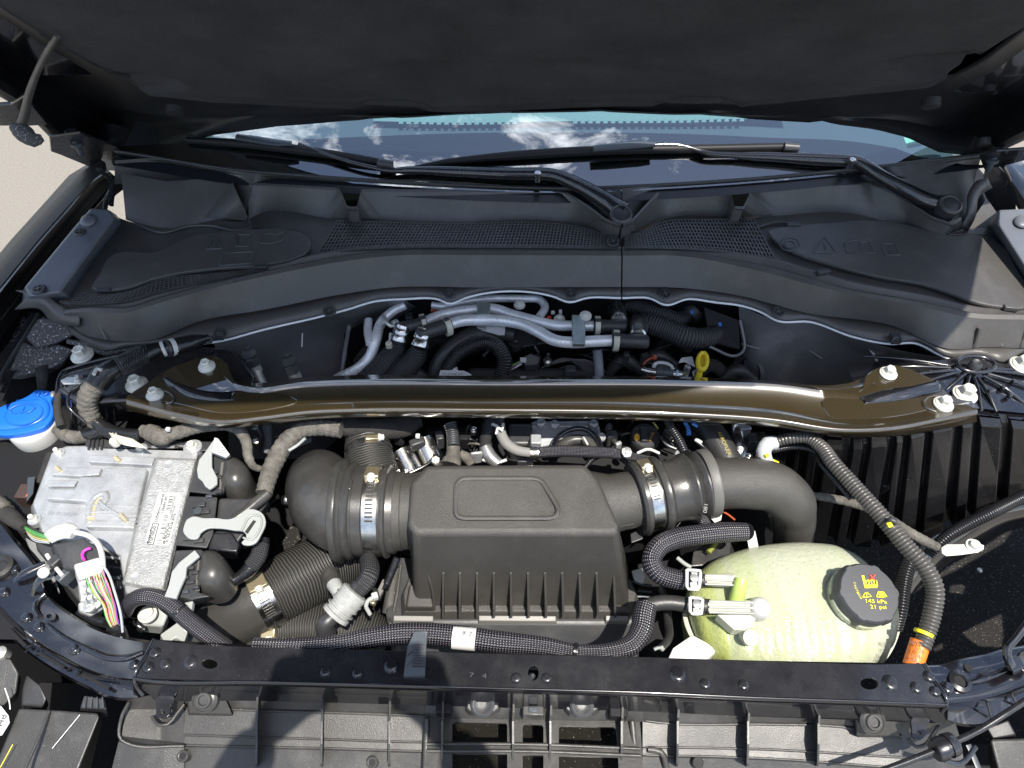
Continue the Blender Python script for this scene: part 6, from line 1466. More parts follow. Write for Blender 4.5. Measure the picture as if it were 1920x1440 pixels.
frustum('white_block', PP([(138, 1058, 1.05), (186, 1044, 1.052), (196, 1058, 1.05), (192, 1074, 1.045), (148, 1088, 1.045)]), PP([(138, 1068, 1.01), (186, 1056, 1.01), (198, 1070, 1.01), (192, 1090, 1.0), (148, 1102, 1.0)]), WHITE, wp, b=.003)
frustum('pin_housing', PP([(146, 1086, 1.035), (190, 1074, 1.035), (195, 1100, 1.02), (190, 1135, 1.005), (168, 1150, 1.0), (152, 1120, 1.01)]), PP([(146, 1096, .98), (190, 1086, .98), (196, 1115, .97), (190, 1150, .96), (165, 1160, .96), (150, 1130, .97)]), WHITE, wp, b=.003)
for k in range(9): PB('pin_cell', 156 + (k % 3) * 12, 1092 + (k // 3) * 15 - (k % 3) * 3, 1.04 - (k // 3) * .006, 8, 9, .01, WHITE, wp, .0008, rot=12)
frustum('plug_foot', PP([(146, 1130, 1.0), (188, 1122, 1.0), (196, 1140, .99), (170, 1155, .99), (148, 1146, .99)]), PP([(146, 1140, .96), (188, 1132, .96), (196, 1150, .96), (170, 1165, .96), (148, 1156, .96)]), LEVER, wp, b=.003)
lathe('plug_screw', P(168, 1138, 1.005), Vector((0, 0, 1)), [(.008, -.003), (.008, .002), (.005, .003), (.004, .001)], ZINC, wp, seg=18)
PB('lever_block', 105, 1045, 1.03, 18, 34, .02, BLK, wp, .002, rot=-30); PB('lever_block', 118, 1075, 1.02, 16, 30, .02, GCLIP, wp, .002, rot=-30)
T('white_strut', [(88, 1040), (100, 1058), (118, 1080)], 4, WHITE, wp, z=1.02, seg=8)
wc_ = [((.06, .28, .06), 'green_wire'), ((.45, .43, .38), 'white_wire'), ((.5, .28, .06), 'orange_wire'), ((.02, .02, .02), 'black_wire'), ((.55, .10, .25), 'pink_wire'), ((.12, .35, .12), 'green_wire'), ((.42, .38, .10), 'yellow_wire'), ((.28, .12, .06), 'brown_wire'), ((.35, .37, .38), 'grey_wire'), ((.10, .25, .07), 'green_wire'), ((.6, .15, .15), 'pink_wire'), ((.18, .05, .3), 'violet_wire')]
for k, (c_, nm) in enumerate(wc_):
    m_ = mat('wire_sheath_%d' % k, c_, .35)
    q = k / (len(wc_) - 1)
    x0_ = 160 + q * 34
    T(nm, [(x0_, 1078 - q * 8, 1.045), (x0_ + 10 + 4 * math.sin(k * 2.1), 1105 - q * 5, 1.035), (192 + q * 22, 1132 + 3 * math.sin(k), 1.02), (200 + q * 20, 1160, 1.005), (212 + q * 14, 1182, .99)], 1.5, m_, wp, seg=8)
for k, c_ in enumerate((3, 0, 5, 9, 6, 1, 8)):
    T(wc_[c_][1], [(44 + k * 1.5, 984 + k * 3, .995), (66, 1000 + k * 3.4 - 6, 1.015), (92, 1012 + k * 2.4 - 8, 1.03)], 1.3, MATS['wire_sheath_%d' % c_], wp, seg=8)
T('grey_lead', [(186, 1050, 1.05), (205, 1080, 1.045), (215, 1110, 1.03), (226, 1150, 1.01), (230, 1185, .99)], 2.4, mat('wire_sheath_8', (.35, .37, .38)), wp, seg=8)
T('taped_root', [(0, 955, .99), (18, 968, .99), (34, 980, .99), (48, 990, .995)], [14, 15, 13, 10], FABD, wp, seg=14)
T('taped_root', [(-20, 935, .99), (0, 950, .99), (12, 960, .99)], [17, 17, 15], FABR, wp, seg=14)
T('taped_end', [(212, 1172, .995), (222, 1184, .985), (230, 1200, .97)], [14, 13, 12], TAPE, wp, seg=12)
T('taped_end', [(150, 1150, .97), (175, 1162, .975), (200, 1168, .98)], [10, 12, 10], TAPE, wp, seg=12)
so_ = thing('horn_sensor', 'pale cast sensor with a big screw under the curled sleeve hose', 'sensor', P(280, 1155, .93))
frustum('cast_body', PP([(255, 1150, .945), (270, 1138, .95), (300, 1140, .95), (316, 1152, .945), (306, 1175, .94), (268, 1172, .94)]), PP([(255, 1160, .90), (270, 1150, .90), (302, 1152, .90), (318, 1164, .90), (306, 1190, .90), (268, 1186, .90)]), LEVER, so_, b=.004)
lathe('sensor_screw', P(277, 1152, .955), Vector((0, 0, 1)), [(.013, -.002), (.013, .002), (.010, .003), (.009, .007), (.005, .008)], CREAM, so_, seg=24)
frustum('cast_arm', PP([(300, 1190, .93), (335, 1165, .935), (352, 1185, .93), (345, 1205, .92), (330, 1195, .92), (312, 1208, .92)]), PP([(300, 1200, .90), (335, 1175, .90), (354, 1196, .90), (345, 1215, .90), (330, 1206, .90), (312, 1218, .90)]), LEVER, so_, b=.002)
T('black_plug', [(240, 1165, .93), (258, 1172, .935), (272, 1180, .93)], [9, 10, 8], TAPE, so_, seg=12)
mt = thing('steel_bracket', 'grey steel bracket sheet left of the wire plug', 'bracket', P(70, 1030, .96))
frustum('bracket_sheet', PP([(48, 1008, .975), (70, 1020, .975), (100, 1075, .965), (112, 1110, .96), (88, 1070, .96), (60, 1040, .965)]), PP([(48, 1012, .965), (70, 1024, .965), (100, 1080, .955), (112, 1115, .95), (88, 1075, .95), (60, 1045, .955)]), ALU, mt, b=.001)

# ================================================================ washer filler
wf = thing('washer_filler', 'bright blue washer fluid cap on a milky neck', 'washer filler', P(45, 800, 1.0))
lathe('filler_neck', P(62, 800, .985), Vector((0, 0, 1)), [(.018, -.09), (.026, -.055), (.034, -.04), (.037, -.02), (.038, .0), (.036, .004), (.030, .004)], NECK, wf, seg=40)
frustum('neck_tab', PP([(-20, 805, .99), (20, 806, .99), (30, 818, .985), (-20, 822, .985)]), PP([(-20, 810, .97), (20, 812, .97), (30, 824, .97), (-20, 828, .97)]), NECK, wf, b=.003)
capo = cat(PP([(-22, 806), (-20, 780), (0, 764), (28, 752), (58, 737), (64, 731), (80, 730), (96, 734), (99, 742), (96, 748), (99, 765), (96, 785), (82, 800), (60, 808), (30, 814), (0, 815)], 1.0), 60, True)
capm = slab('cap_skirt', capo, .012, BLUE, wf, b=.003, seg=3)
dome('cap_top', cat(PP([(-22, 805), (-20, 782), (4, 765), (34, 754), (62, 744), (84, 748), (94, 762), (90, 782), (70, 796), (40, 804), (8, 808)], 1.0), 48, True), 0, .007, BLUE, wf, k=7, power=4)
T('cap_ring', circ(44, 776, 36, 20, 30, -14) + [circ(44, 776, 36, 20, 30, -14)[0]], 1.6, BLUED, wf, z=1.0072, seg=6, flat=.5)
T('wiper_mark', [(18, 768), (28, 762), (44, 758), (60, 760), (66, 764)], 1.3, BLUED, wf, z=1.0082, seg=6)
T('wiper_mark', [(18, 768), (24, 776), (34, 773), (46, 772), (54, 775), (66, 764)], 1.3, BLUED, wf, z=1.0082, seg=6, straight=True)
T('wiper_mark', [(40, 775), (46, 762)], 1.2, BLUED, wf, z=1.0082, seg=6)
text('cap_lettering', 'WASHER FLUID', P(30, 753, 1.008), P(70, 750, 1.008), BLUED, wf, size=.0035)
T('hinge_notch', [(66, 736), (70, 742), (74, 736)], 2, BLUED, wf, z=1.002, seg=6); T('hinge_notch', [(80, 735), (84, 741), (90, 737)], 2, BLUED, wf, z=1.002, seg=6)
PB('hinge_tab', 97, 738, 1.0, 8, 14, .01, NECK, wf, .001)

# ================================================================ taped harness runs
def loom(name, lab_, runs, group=None, cat_='wiring harness'):
    l = runs[0][1]
    t = thing(name, lab_, cat_, P(*l[len(l) // 2]) if len(l[0]) == 3 else P(*l[len(l) // 2], 1.05), group)
    for nm, pts, r_, m_, kw in runs:
        T(nm, pts, r_, m_, t, **kw)
    return t
L1_ = loom('taped_harness', 'thick taped harness crossing the left tower with a white tape band', [
    ('fabric_bend', [(186, 800, 1.01), (172, 782, 1.03), (164, 760, 1.05), (168, 738, 1.07), (182, 718, 1.085), (196, 704, 1.09)], [14, 16, 18, 19, 20, 20], FABR, {'seg': 20}),
    ('black_section', [(180, 722, 1.088), (192, 706, 1.095), (208, 694, 1.1), (226, 684, 1.1)], [21, 22, 20, 16], TAPE, {'seg': 18}),
    ('mesh_section', [(222, 688, 1.1), (250, 675, 1.1), (272, 664, 1.1)], [19, 20, 19], BRAIDD, {'seg': 18}),
    ('black_end', [(268, 666, 1.1), (285, 658, 1.1), (305, 652, 1.095)], [19, 15, 12], TAPE, {'seg': 16}),
    ('tape_neck', [(300, 657, 1.095), (330, 650, 1.09), (358, 642, 1.085), (392, 632, 1.08)], [13, 17, 15, 6], TAPE, {'seg': 16}),
    ('white_band', [(304, 655, 1.095), (310, 653, 1.095)], 15, WHITE, {'seg': 16, 'straight': True}),
    ('white_band', [(320, 652, 1.093), (328, 650, 1.091)], 16.6, WHITE, {'seg': 16, 'straight': True}),
    ('black_tie', [(312, 654, 1.094), (316, 653, 1.093)], 17, BLK, {'seg': 16, 'straight': True})])
for k in range(12): 
    a = k / 11
    T('spiral_wrap', [(223 + a * 48, 668 - a * 22 + 0, 1.112), (226 + a * 48, 676 - a * 22, 1.122), (231 + a * 47, 692 - a * 22, 1.115), (234 + a * 46, 702 - a * 23, 1.1)], .9, TAPE, L1_, seg=5)
T('white_tie', [(176, 702), (182, 692), (190, 694)], 3.5, WHITE, L1_, z=1.115, seg=8)
L2_ = loom('fabric_harness', 'grey fabric wrapped harness arching over the control unit', [
    ('wrap', [(150, 815, 1.0), (180, 812, 1.01), (196, 805, 1.02)], [10, 12, 12], TAPE, {'seg': 14}),
    ('wrap', [(180, 790, 1.03), (200, 806, 1.02), (230, 814, 1.02), (264, 815, 1.02)], [11, 14, 12, 11], TAPE, {'seg': 14}),
    ('bundle', [(266, 808, 1.02), (285, 812, 1.02), (302, 820, 1.02), (322, 816, 1.02)], [12, 17, 17, 13], FABR, {'seg': 16}),
    ('arch', [(300, 818, 1.02), (330, 812, 1.025), (362, 802, 1.03), (400, 797, 1.035), (430, 797, 1.035), (450, 808, 1.03), (462, 830, 1.02), (466, 858, 1.01), (476, 875, 1.0), (492, 880, .99)], [12, 13, 13, 12, 12, 11, 10, 9, 7, 6], FABR, {'seg': 16})])
for k in range(9):
    T('loose_string', [(205 + k * 2, 812 + k % 3 * 3, 1.035), (225, 818 + k * 1.5, 1.04), (250 + k * 3, 824 + k * 2, 1.03)], 1.1, CREAMP, L2_, seg=5)
lathe('nut', P(214, 828, 1.03), Vector((0, -.2, 1)), [(.007, -.008), (.007, .002), (.005, .006), (.003, .008)], CREAM, L2_, seg=12)
PB('small_white_clip', 314, 803, 1.045, 8, 7, .006, WHITE, L2_)
loom('fabric_harness', 'short fabric wrapped harness between the washer filler and the control unit', [
    ('wrap', [(105, 805, 1.0), (120, 815, 1.0), (145, 820, 1.0), (172, 815, 1.0), (190, 812, 1.0)], [9, 12, 13, 13, 10], FABR, {'seg': 14}),
    ('wrap', [(60, 830, .96), (45, 850, .95), (25, 885, .93), (15, 900, .92)], [9, 9, 8, 5], FABR, {'seg': 12}),
    ('wrap', [(115, 800, 1.02), (108, 770, 1.03), (110, 740, 1.04), (118, 722, 1.05)], [8, 7, 6, 4], FABD, {'seg': 12}),
    ('wrap', [(70, 660, 1.03), (78, 690, 1.02), (80, 730, .99)], [14, 12, 9], FABD, {'seg': 12, 'flat': .6})])
loom('fabric_harness', 'thick fabric wrapped harness coming out below the brace at the left', [
    ('wrap', [(640, 806, 1.02), (600, 802, 1.02), (566, 806, 1.02), (540, 826, 1.01), (518, 860, 1.0), (505, 890, .995), (495, 925, .99)], [16, 16, 16, 18, 18, 17, 16], FABR, {'seg': 18}),
    ('dark_wrap', [(585, 800, 1.01), (640, 800, 1.0), (700, 805, .99), (760, 800, .98), (790, 790, .98)], [15, 18, 20, 20, 10], FABD, {'seg': 18}),
    ('tape_patch', [(541, 845, 1.02), (556, 836, 1.02), (572, 822, 1.03)], 3, LEVER, {'seg': 8})])
loom('fabric_harness', 'dark taped harness dropping beside the two connector domes', [
    ('wrap', [(492, 1010, .99), (485, 1040, .985), (470, 1065, .98), (445, 1085, .975), (425, 1095, .975)], [14, 15, 14, 11, 8], TAPE, {'seg': 16}),
    ('mesh', [(490, 1020, .992), (484, 1044, .988), (470, 1062, .983)], [15, 15.5, 14.5], BRAIDD, {'seg': 16})])
for k, (x, y) in enumerate(((467, 668), (541, 682))):
    v = thing('charge_port', ('left' if k == 0 else 'right') + ' black capped charge port standing behind the brace', 'service port', P(x + 12, y + 40, 1.0), 'capped service ports by the left firewall')
    a, b_ = P(x + 30, y + 62, .99), P(x - 4, y - 12, 1.06)
    d = b_ - a; Ln = d.length
    s = PXM(b_)
    lathe('port_tube', a, d, [(9 * s, 0), (9 * s, Ln * .45), (12 * s, Ln * .46), (12 * s, Ln * .52), (10.5 * s, Ln * .54), (12 * s, Ln * .58), (12 * s, Ln * .64)], ZINC, v, seg=20)
    lathe('port_cap', a, d, [(15 * s, Ln * .62), (15 * s, Ln * .80), (13 * s, Ln * .82), (15 * s, Ln * .86), (14 * s, Ln * 1.0), (8 * s, Ln * 1.03), (6 * s, Ln * 1.0)], BLK, v, seg=6, smooth=20)

# ================================================================ heater pipes below the cowl
hp = thing('heater_pipes', 'pair of bare aluminium heater pipes crossing under the cowl', 'coolant pipes', P(1000, 610, 1.0))
ZP = 1.03
T('upper_pipe', [(795, 604), (830, 590), (880, 581), (925, 579), (960, 590), (1010, 603), (1040, 610), (1075, 611), (1120, 611)], 10, PIPE, hp, z=ZP, seg=20)
T('lower_pipe', [(832, 612), (862, 602), (900, 600), (950, 602), (980, 608), (1010, 622), (1040, 638), (1070, 642), (1110, 640), (1155, 638)], 11, PIPE, hp, z=ZP + .004, seg=20)
T('rear_pipe', [(810, 572), (835, 574), (860, 568), (895, 562), (980, 560), (1012, 562), (1022, 575), (1010, 596)], 7.5, PIPE, hp, z=ZP - .01, seg=16)
for (x, y, y2) in ((907, 566, 590), (1085, 590, 645)):
    frustum('pipe_bracket', PP([(x - 13, y, ZP + .018), (x + 13, y, ZP + .018), (x + 12, y2, ZP + .020), (x - 12, y2, ZP + .020)]), PP([(x - 13, y + 3, ZP + .0), (x + 13, y + 3, ZP + .0), (x + 12, y2 + 6, ZP), (x - 12, y2 + 6, ZP)]), mat('galvanised_strap', (.45, .50, .47), .35, metal=.7, var=-.3, vscale=60), hp, b=.002)
lathe('bracket_bolt', P(1098, 592, ZP + .02), Vector((0, -.1, 1)), [(.011, -.002), (.011, .001), (.006, .002), (.006, .006), (.004, .007)], CREAM, hp, seg=16)
for (x, y) in ((974, 571), (1049, 598)):
    lathe('bracket_bolt', P(x, y, ZP - .0), Vector((0, -.1, 1)), [(.011, -.002), (.010, .001), (.006, .002), (.006, .006), (.004, .007)], CREAM, hp, seg=16)
def hconn(lb, a, b_, r_, drop, zz=ZP, flip=False):
    t = thing('pipe_connector', lb, 'hose connector', P(*a, zz), 'quick connectors on the heater pipes')
    A_, B_ = P(*a, zz), P(*b_, zz)
    neck('connector_body', A_, B_, [(0, r_ * .9), (.03, r_ * 1.25), (.16, r_ * 1.25), (.18, r_), (.5, r_ * .95), (.95, r_ * .95), (1, r_ * .7)], BLK, t, seg=24)
    d = (B_ - A_)
    neck('cream_lock_ring', A_ + d * .05, A_ + d * .2, [(0, r_ * 1.25), (.0, r_ * 1.45), (1, r_ * 1.45), (1, r_ * 1.25)], CREAMP, t, seg=24)
    box('ring_latch', A_ + d * .12 + Vector((0, -.004, r_ * 1.5 * PXM(A_))), d.normalized() * .005, d.normalized().cross(Vector((0, 0, 1))) * .004, Vector((0, 0, .0015)), BLK, t)
    # clamped hose stub
    s0, s1 = P(*drop[0], zz + .004), P(*drop[1], zz - .02)
    neck('crimp_ring', s0, s1, [(0, 12), (.05, 15), (.2, 16), (.25, 14), (.4, 16.5), (.55, 16.5), (.6, 14), (.8, 17), (.95, 17), (1, 15)], SILV if 1 else ZINC, t, seg=26)
    return t
hconn('left connector at the front end of the upper heater pipe', (800, 604), (748, 616), 12, ((757, 608), (748, 640)))
hconn('left connector at the front end of the lower heater pipe', (846, 608), (782, 628), 14, ((796, 614), (787, 652)), ZP + .004)
hconn('right connector on the upper heater pipe', (1112, 611), (1174, 612), 13, ((1160, 603), (1156, 572)))
hconn('right connector on the lower heater pipe', (1146, 638), (1216, 641), 14, ((1196, 630), (1198, 606)), ZP + .004)
for (l, lb) in (([(749, 636, 1.01), (742, 655, .99), (720, 685, .97), (690, 715, .95), (660, 740, .93)], 'left fabric covered hose hanging from the heater pipes'), ([(787, 650, 1.01), (780, 668, .99), (757, 695, .97), (730, 725, .95)], 'right fabric covered hose hanging from the heater pipes')):
    t = thing('heater_hose', lb, 'coolant hose', P(*l[1]), 'fabric covered heater hoses')
    T('hose_body', l, [14, 20, 23, 24, 24][:len(l)], BRAIDD, t, seg=20)
t = thing('heater_hose', 'ribbed fabric hose entering the firewall beside the bracket plate', 'coolant hose', P(1290, 630, 1.0), 'fabric covered heater hoses')
RIBF = braid_mat('cross_ribbed_sleeve', (.010, .010, .011), (.055, .055, .058), 26, .6, kind='wave', thr=0)
T('hose_body', [(1190, 602, 1.0), (1215, 606, 1.01), (1250, 618, 1.01), (1290, 632, 1.01), (1330, 632, 1.0), (1350, 618, .99)], [14, 19, 20, 20, 19, 15], RIBF, t, seg=22)
lathe('firewall_collar', P(1352, 615, .99), Vector((.6, .6, .3)), [(.020, -.01), (.024, -.005), (.026, .005), (.020, .01)], RUB, t, seg=24)
T('blue_tag', [(1349, 606), (1351, 610)], 3, BLUET, t, z=1.03, seg=6)
t = thing('heater_hose', 'upper fabric hose entering the firewall under the cowl edge', 'coolant hose', P(1240, 585, 1.0), 'fabric covered heater hoses')
T('hose_body', [(1165, 570, 1.0), (1200, 575, 1.0), (1235, 588, 1.0), (1268, 600, .99), (1292, 590, .98)], [12, 16, 17, 16, 13], RIBF, t, seg=20)
T('hose_body', [(1190, 560, 1.0), (1230, 568, 1.0), (1260, 578, .99)], [10, 12, 9], RIBF, t, seg=16)
lathe('firewall_collar', P(1296, 588, .985), Vector((.6, .6, .3)), [(.018, -.01), (.022, -.005), (.024, .005), (.018, .01)], RUB, t, seg=24)
T('blue_tag', [(1296, 583), (1298, 587)], 3, BLUET, t, z=1.02, seg=6)
gp = thing('refrigerant_pipe', 'dull aluminium refrigerant pipe bending down at the left', 'pipe', P(700, 640, 1.0))
T('pipe', [(760, 572, 1.03), (735, 585, 1.02), (715, 605, 1.01), (704, 640, 1.0), (692, 670, .98), (675, 688, .97), (650, 702, .955), (630, 712, .94)], [8, 9, 9.5, 10, 10, 10, 10, 10], PIPE, gp, seg=18)
T('branch_pipe', [(691, 600, 1.01), (690, 625, 1.005), (695, 645, 1.0)], [8, 8, 9], PIPE, gp, seg=14)
T('pipe_clamp', [(720, 592, 1.035), (724, 604, 1.035), (735, 612, 1.03), (745, 606, 1.03)], 4, ZINC, gp, seg=8)
T('thin_pipe', [(733, 625, 1.01), (730, 650, 1.0), (710, 690, .98)], 3.4, PIPE, gp, seg=8)
lathe('pipe_nut', P(741, 606, 1.03), Vector((.5, -.3, .6)), [(.007, -.006), (.007, .004), (.003, .005)], ZINC, gp, seg=6)
lathe('clip_head', P(729, 646, 1.02), Vector((0, 0, 1)), [(.006, -.006), (.006, .004), (.003, .005)], CREAMP, gp, seg=8)
T('lower_pipe', [(1120, 655, 1.0), (1122, 680, .98), (1125, 720, .96)], 9, mat('grey_primer_pipe', (.16, .17, .19), .4), gp, seg=14)

def conduit(lab_, pts, r_, m_=None, amp=.14, pitch=.0042, group='corrugated conduits', z=None):
    l = PP(pts, z)
    t = thing('corrugated_conduit', lab_, 'conduit', l[len(l) // 2], group)
    tube('conduit_body', l, r_, m_ or CORR, t, corr=pitch, amp=amp, seg=16)
    return t
cd = conduit('black conduit arching behind the brace in the middle', [(835, 700, .97), (852, 670, 1.0), (880, 650, 1.02), (912, 642, 1.03), (935, 652, 1.03), (946, 675, 1.02), (940, 705, 1.0), (935, 730, .98)], [12, 13, 14, 15, 15, 15, 14, 13])
T('outer_hose', [(812, 715, .94), (822, 682, .97), (845, 655, .99), (880, 632, 1.0), (920, 622, 1.0), (965, 628, 1.0)], [13, 15, 17, 18, 16, 14], RUB, cd, seg=18)
c1_ = conduit('long grey conduit running down the right side to the orange tag', [(1445, 832, 1.01), (1480, 822, 1.03), (1515, 822, 1.04), (1540, 838, 1.045), (1560, 865, 1.05), (1600, 910, 1.05), (1650, 965, 1.05), (1700, 1025, 1.045), (1735, 1065, 1.04), (1752, 1100, 1.03), (1748, 1150, 1.01), (1735, 1195, .995), (1728, 1215, .99)], [10, 11, 11, 13, 14, 15, 15.5, 16, 16.5, 16.5, 16.5, 16, 16], CORRG, pitch=.0052)
T('orange_tag', [(1726, 1203, .99), (1711, 1250, .975)], 17.5, ORL, c1_, seg=22, straight=True)
for k, (s_t, a, b_) in enumerate((('4657877', (1706, 1208), (1738, 1213)), ('17 26', (1712, 1222), (1732, 1226)), ('KV4-', (1707, 1232), (1728, 1237)), ('14A', (1703, 1240), (1720, 1244)))):
    text('tag_print', s_t, P(*a, 1.008 - k * .002), P(*b_, 1.008 - k * .002), INK, c1_, size=.006, nrm=Vector((0, -.45, 1)))
T('yellow_band', [(1733, 1184, 1.0), (1731, 1190, .998)], 16.8, YLAB, c1_, seg=20, straight=True)
T('yellow_mark', [(1664, 985, 1.068), (1672, 983, 1.068)], 5, YLAB, c1_, seg=8, flat=.4)
PB('conduit_clip', 1676, 973, 1.072, 16, 12, .012, BLK, c1_, .003, rot=-30)
conduit('thin twin conduit beside the long grey one', [(1448, 845, 1.0), (1490, 838, 1.01), (1525, 845, 1.02), (1540, 870, 1.03), (1570, 905, 1.035), (1595, 935, 1.035)], [6, 6, 6, 6, 6, 5])
pc = thing('pressure_plug', 'grey elbow plug with yellow marks at the right end of the duct', 'connector', P(1438, 850, 1.0))
T('plug_elbow', [(1455, 830, 1.015), (1440, 832, 1.015), (1432, 845, 1.01), (1438, 868, 1.0), (1448, 880, .99)], [13, 14, 14, 13, 10], mat('light_grey_plug', (.42, .44, .45), .35), pc, seg=18)
T('yellow_mark', [(1434, 856, 1.03), (1440, 853, 1.03)], 4, YLAB, pc, seg=8); PB('yellow_tab', 1453, 866, 1.0, 14, 10, .006, YLAB, pc, .001, rot=-30); PB('red_tab', 1421, 858, 1.0, 5, 18, .01, REDB, pc, .001)
conduit('glossy conduit sweeping along the right tower flange', [(1940, 920, .98), (1900, 940, .98), (1850, 965, .98), (1810, 985, .97), (1770, 1010, .96), (1740, 1040, .94)], [12, 12, 12, 12, 11, 10], pitch=.004)
conduit('glossy conduit standing behind the tank cap', [(1720, 1035, .94), (1702, 1060, .94), (1692, 1100, .93), (1688, 1140, .92), (1680, 1180, .90)], [14, 15, 15, 14, 12], pitch=.004)
conduit('small conduit dropping from the brace to the bellows coupler', [(1250, 788, 1.02), (1262, 808, 1.02), (1275, 830, 1.02), (1284, 850, 1.02)], [7, 8.5, 9, 9], pitch=.0042)
gs = thing('ground_strap', 'grey fabric wrapped ground cable with a pale lug bolted at the right', 'ground cable', P(1640, 960, 1.0))
T('cable', [(1510, 928, .97), (1545, 932, .975), (1585, 940, .98), (1625, 952, .985), (1665, 972, .99), (1700, 995, .985), (1735, 1015, .975), (1758, 1026, .97)], [6, 8, 8.5, 8.5, 9, 9.5, 10, 9], FABR, gs, seg=14)
T('dark_root', [(1500, 925, .965), (1522, 930, .97)], [7, 9], TAPE, gs, seg=12)
SL('lug', [(1765, 1026), (1775, 1020), (1800, 1020), (1835, 1018), (1846, 1022), (1845, 1030), (1830, 1036), (1800, 1040), (1775, 1042), (1766, 1036)], .975, .003, CREAM, gs)
lathe('lug_bolt', P(1824, 1024, .976), Vector((0, -.1, 1)), [(.011, 0), (.011, .002), (.007, .003), (.007, .009), (.005, .010)], CREAM, gs, seg=18)
# felt lining of the wheelhouse, sunlit in patches through an added panel
wh = thing('wheelhouse_liner', 'dark wheelhouse lining with sunlit grey felt patches', 'wheelhouse liner', P(1840, 1130, .8))
FZ = .40
vs_, fs_ = [], []
for i in range(31):
    for j in range(31):
        x_ = .55 + .95 * i / 30; y_ = .18 + .85 * j / 30
        vs_.append((x_, y_, FZ + .02 * NS.noise(Vector((x_ * 6, y_ * 6, 2)))))
for i in range(30):
    for j in range(30): fs_.append((i * 31 + j, i * 31 + j + 1, (i + 1) * 31 + j + 1, (i + 1) * 31 + j))
mo('felt_lining', vs_, fs_, CARPET, wh)
AZ = 1.02
shade_outl = [Vector((.79, .16, AZ)), Vector((.87, .50, AZ)), Vector((1.06, .92, AZ)), Vector((1.6, .92, AZ)), Vector((1.6, .16, AZ))]
hol = []
for px in ([(1762, 1078), (1790, 1058), (1830, 1035), (1880, 1000), (1900, 992), (1880, 1018), (1830, 1050), (1800, 1068), (1770, 1082)], [(1782, 1110), (1790, 1096), (1812, 1094), (1816, 1100), (1810, 1113)],
           [(1802, 1186), (1830, 1172), (1877, 1150), (1879, 1212), (1840, 1212), (1825, 1205)], [(1745, 1216), (1765, 1204), (1764, 1216), (1748, 1222)]):
    hp_ = []
    for x_, y_ in px:
        q_ = P(x_, y_, FZ); hp_.append(q_ - SUND * ((AZ - q_.z) / -SUND.z))
    hol.append(hp_)
    print('HOLE', [(round(v.x, 2), round(v.y, 2)) for v in hp_])
slab('shade_panel', shade_outl, .003, PAINTD, rf, holes=hol, b=0)  # added out of view to shade the felt, holes cut for sun patches
lathe('liner_stud', P(1837, 1069, FZ + .02), Vector((0, 0, 1)), [(.006, 0), (.004, .003)], CREAM, wh, seg=12)

# ================================================================ the engine between brace and airbox
en = thing('engine', 'partly hidden engine with covers and castings behind the airbox', 'engine', P(1050, 830, .85))
frustum('block_cover', PP([(800, 800, .93), (1420, 810, .93), (1430, 880, .92), (1200, 900, .92), (780, 890, .92)]), PP([(780, 800, .7), (1440, 810, .7), (1460, 1040, .7), (1200, 1060, .7), (720, 1040, .7)]), DARK, en, b=.005)
frustum('rear_cover', PP([(880, 690, .96), (1130, 690, .96), (1140, 735, .95), (860, 735, .95)]), PP([(880, 690, .8), (1130, 690, .8), (1160, 790, .8), (850, 790, .8)]), BLK, en, b=.006)
for k in range(7): T('cover_rib', [(1015 + k * 3, 690 - k * 1.5, .965), (1060 + k * 8, 672 + k * 1, .968), (1100 + k * 6, 698, .96)], 1.7, BLK, en, seg=6)
lathe('cover_stud', P(1027, 675, .985), Vector((0, -.1, 1)), [(.008, -.01), (.008, .0), (.004, .002), (.003, .018), (.002, .018)], SILV, en, seg=12)
lathe('cover_grommet', P(968, 645, .99), Vector((0, 0, 1)), [(.011, -.01), (.011, .002), (.007, .003), (.005, .001)], RUB, en, seg=18)
frustum('black_box', PP([(935, 615, .99), (980, 612, .99), (1040, 612, .99), (1045, 640, .98), (960, 655, .98)]), PP([(935, 620, .9), (980, 618, .9), (1040, 618, .9), (1048, 655, .9), (960, 670, .9)]), BLK, en, b=.003)
for k, (x, y) in enumerate(((700, 660), (770, 700), (1160, 600), (1170, 680), (1260, 640), (1240, 690), (820, 640), (1230, 672), (1330, 690), (1380, 700), (1120, 580))):
    T('dark_hose', [(x - 30, y + 20, .93), (x, y - 6, .96), (x + 34, y + 14, .94)], [10, 13, 11], RUB if k % 2 else FABD, en, seg=12)
lathe('filter_bowl', P(1400, 700, .93), Vector((-.6, -.5, .4)), [(.034, -.05), (.036, .0), (.030, .004), (.026, .0), (.022, -.02)], BLK, en, seg=30)
# qr tag and white clip tags
tg = SL('printed_tag', [(893, 612), (948, 606), (946, 628), (935, 628), (900, 618)], 1.018, .001, LABEL, en, b=0)
for k in range(3): T('tag_line', [(898, 612 + k * 3), (912, 611 + k * 3)], .7, INK, tg, z=1.019, seg=4)
tg2 = SL('printed_tag', [(826, 694), (870, 695), (885, 703), (822, 708)], 1.01, .001, LABEL, en, b=0)
text('tag_print', 'FX 0148 221', P(830, 703, 1.0115), P(868, 703, 1.0115), INK, tg2, size=.003)
PB('white_clip', 1037, 584, 1.03, 7, 6, .006, WHITE, en); PB('white_clip', 1051, 583, 1.03, 6, 9, .006, WHITE, en); PB('red_clip', 1030, 594, 1.02, 9, 8, .008, REDP, en, .002)
T('orange_tab', [(808, 583), (822, 580), (830, 582)], 3, REDB, en, z=1.01, seg=6)
sw = thing('sensor_plug', 'black sensor plug with green and yellow wires near the middle stud', 'connector', P(985, 675, 1.0))
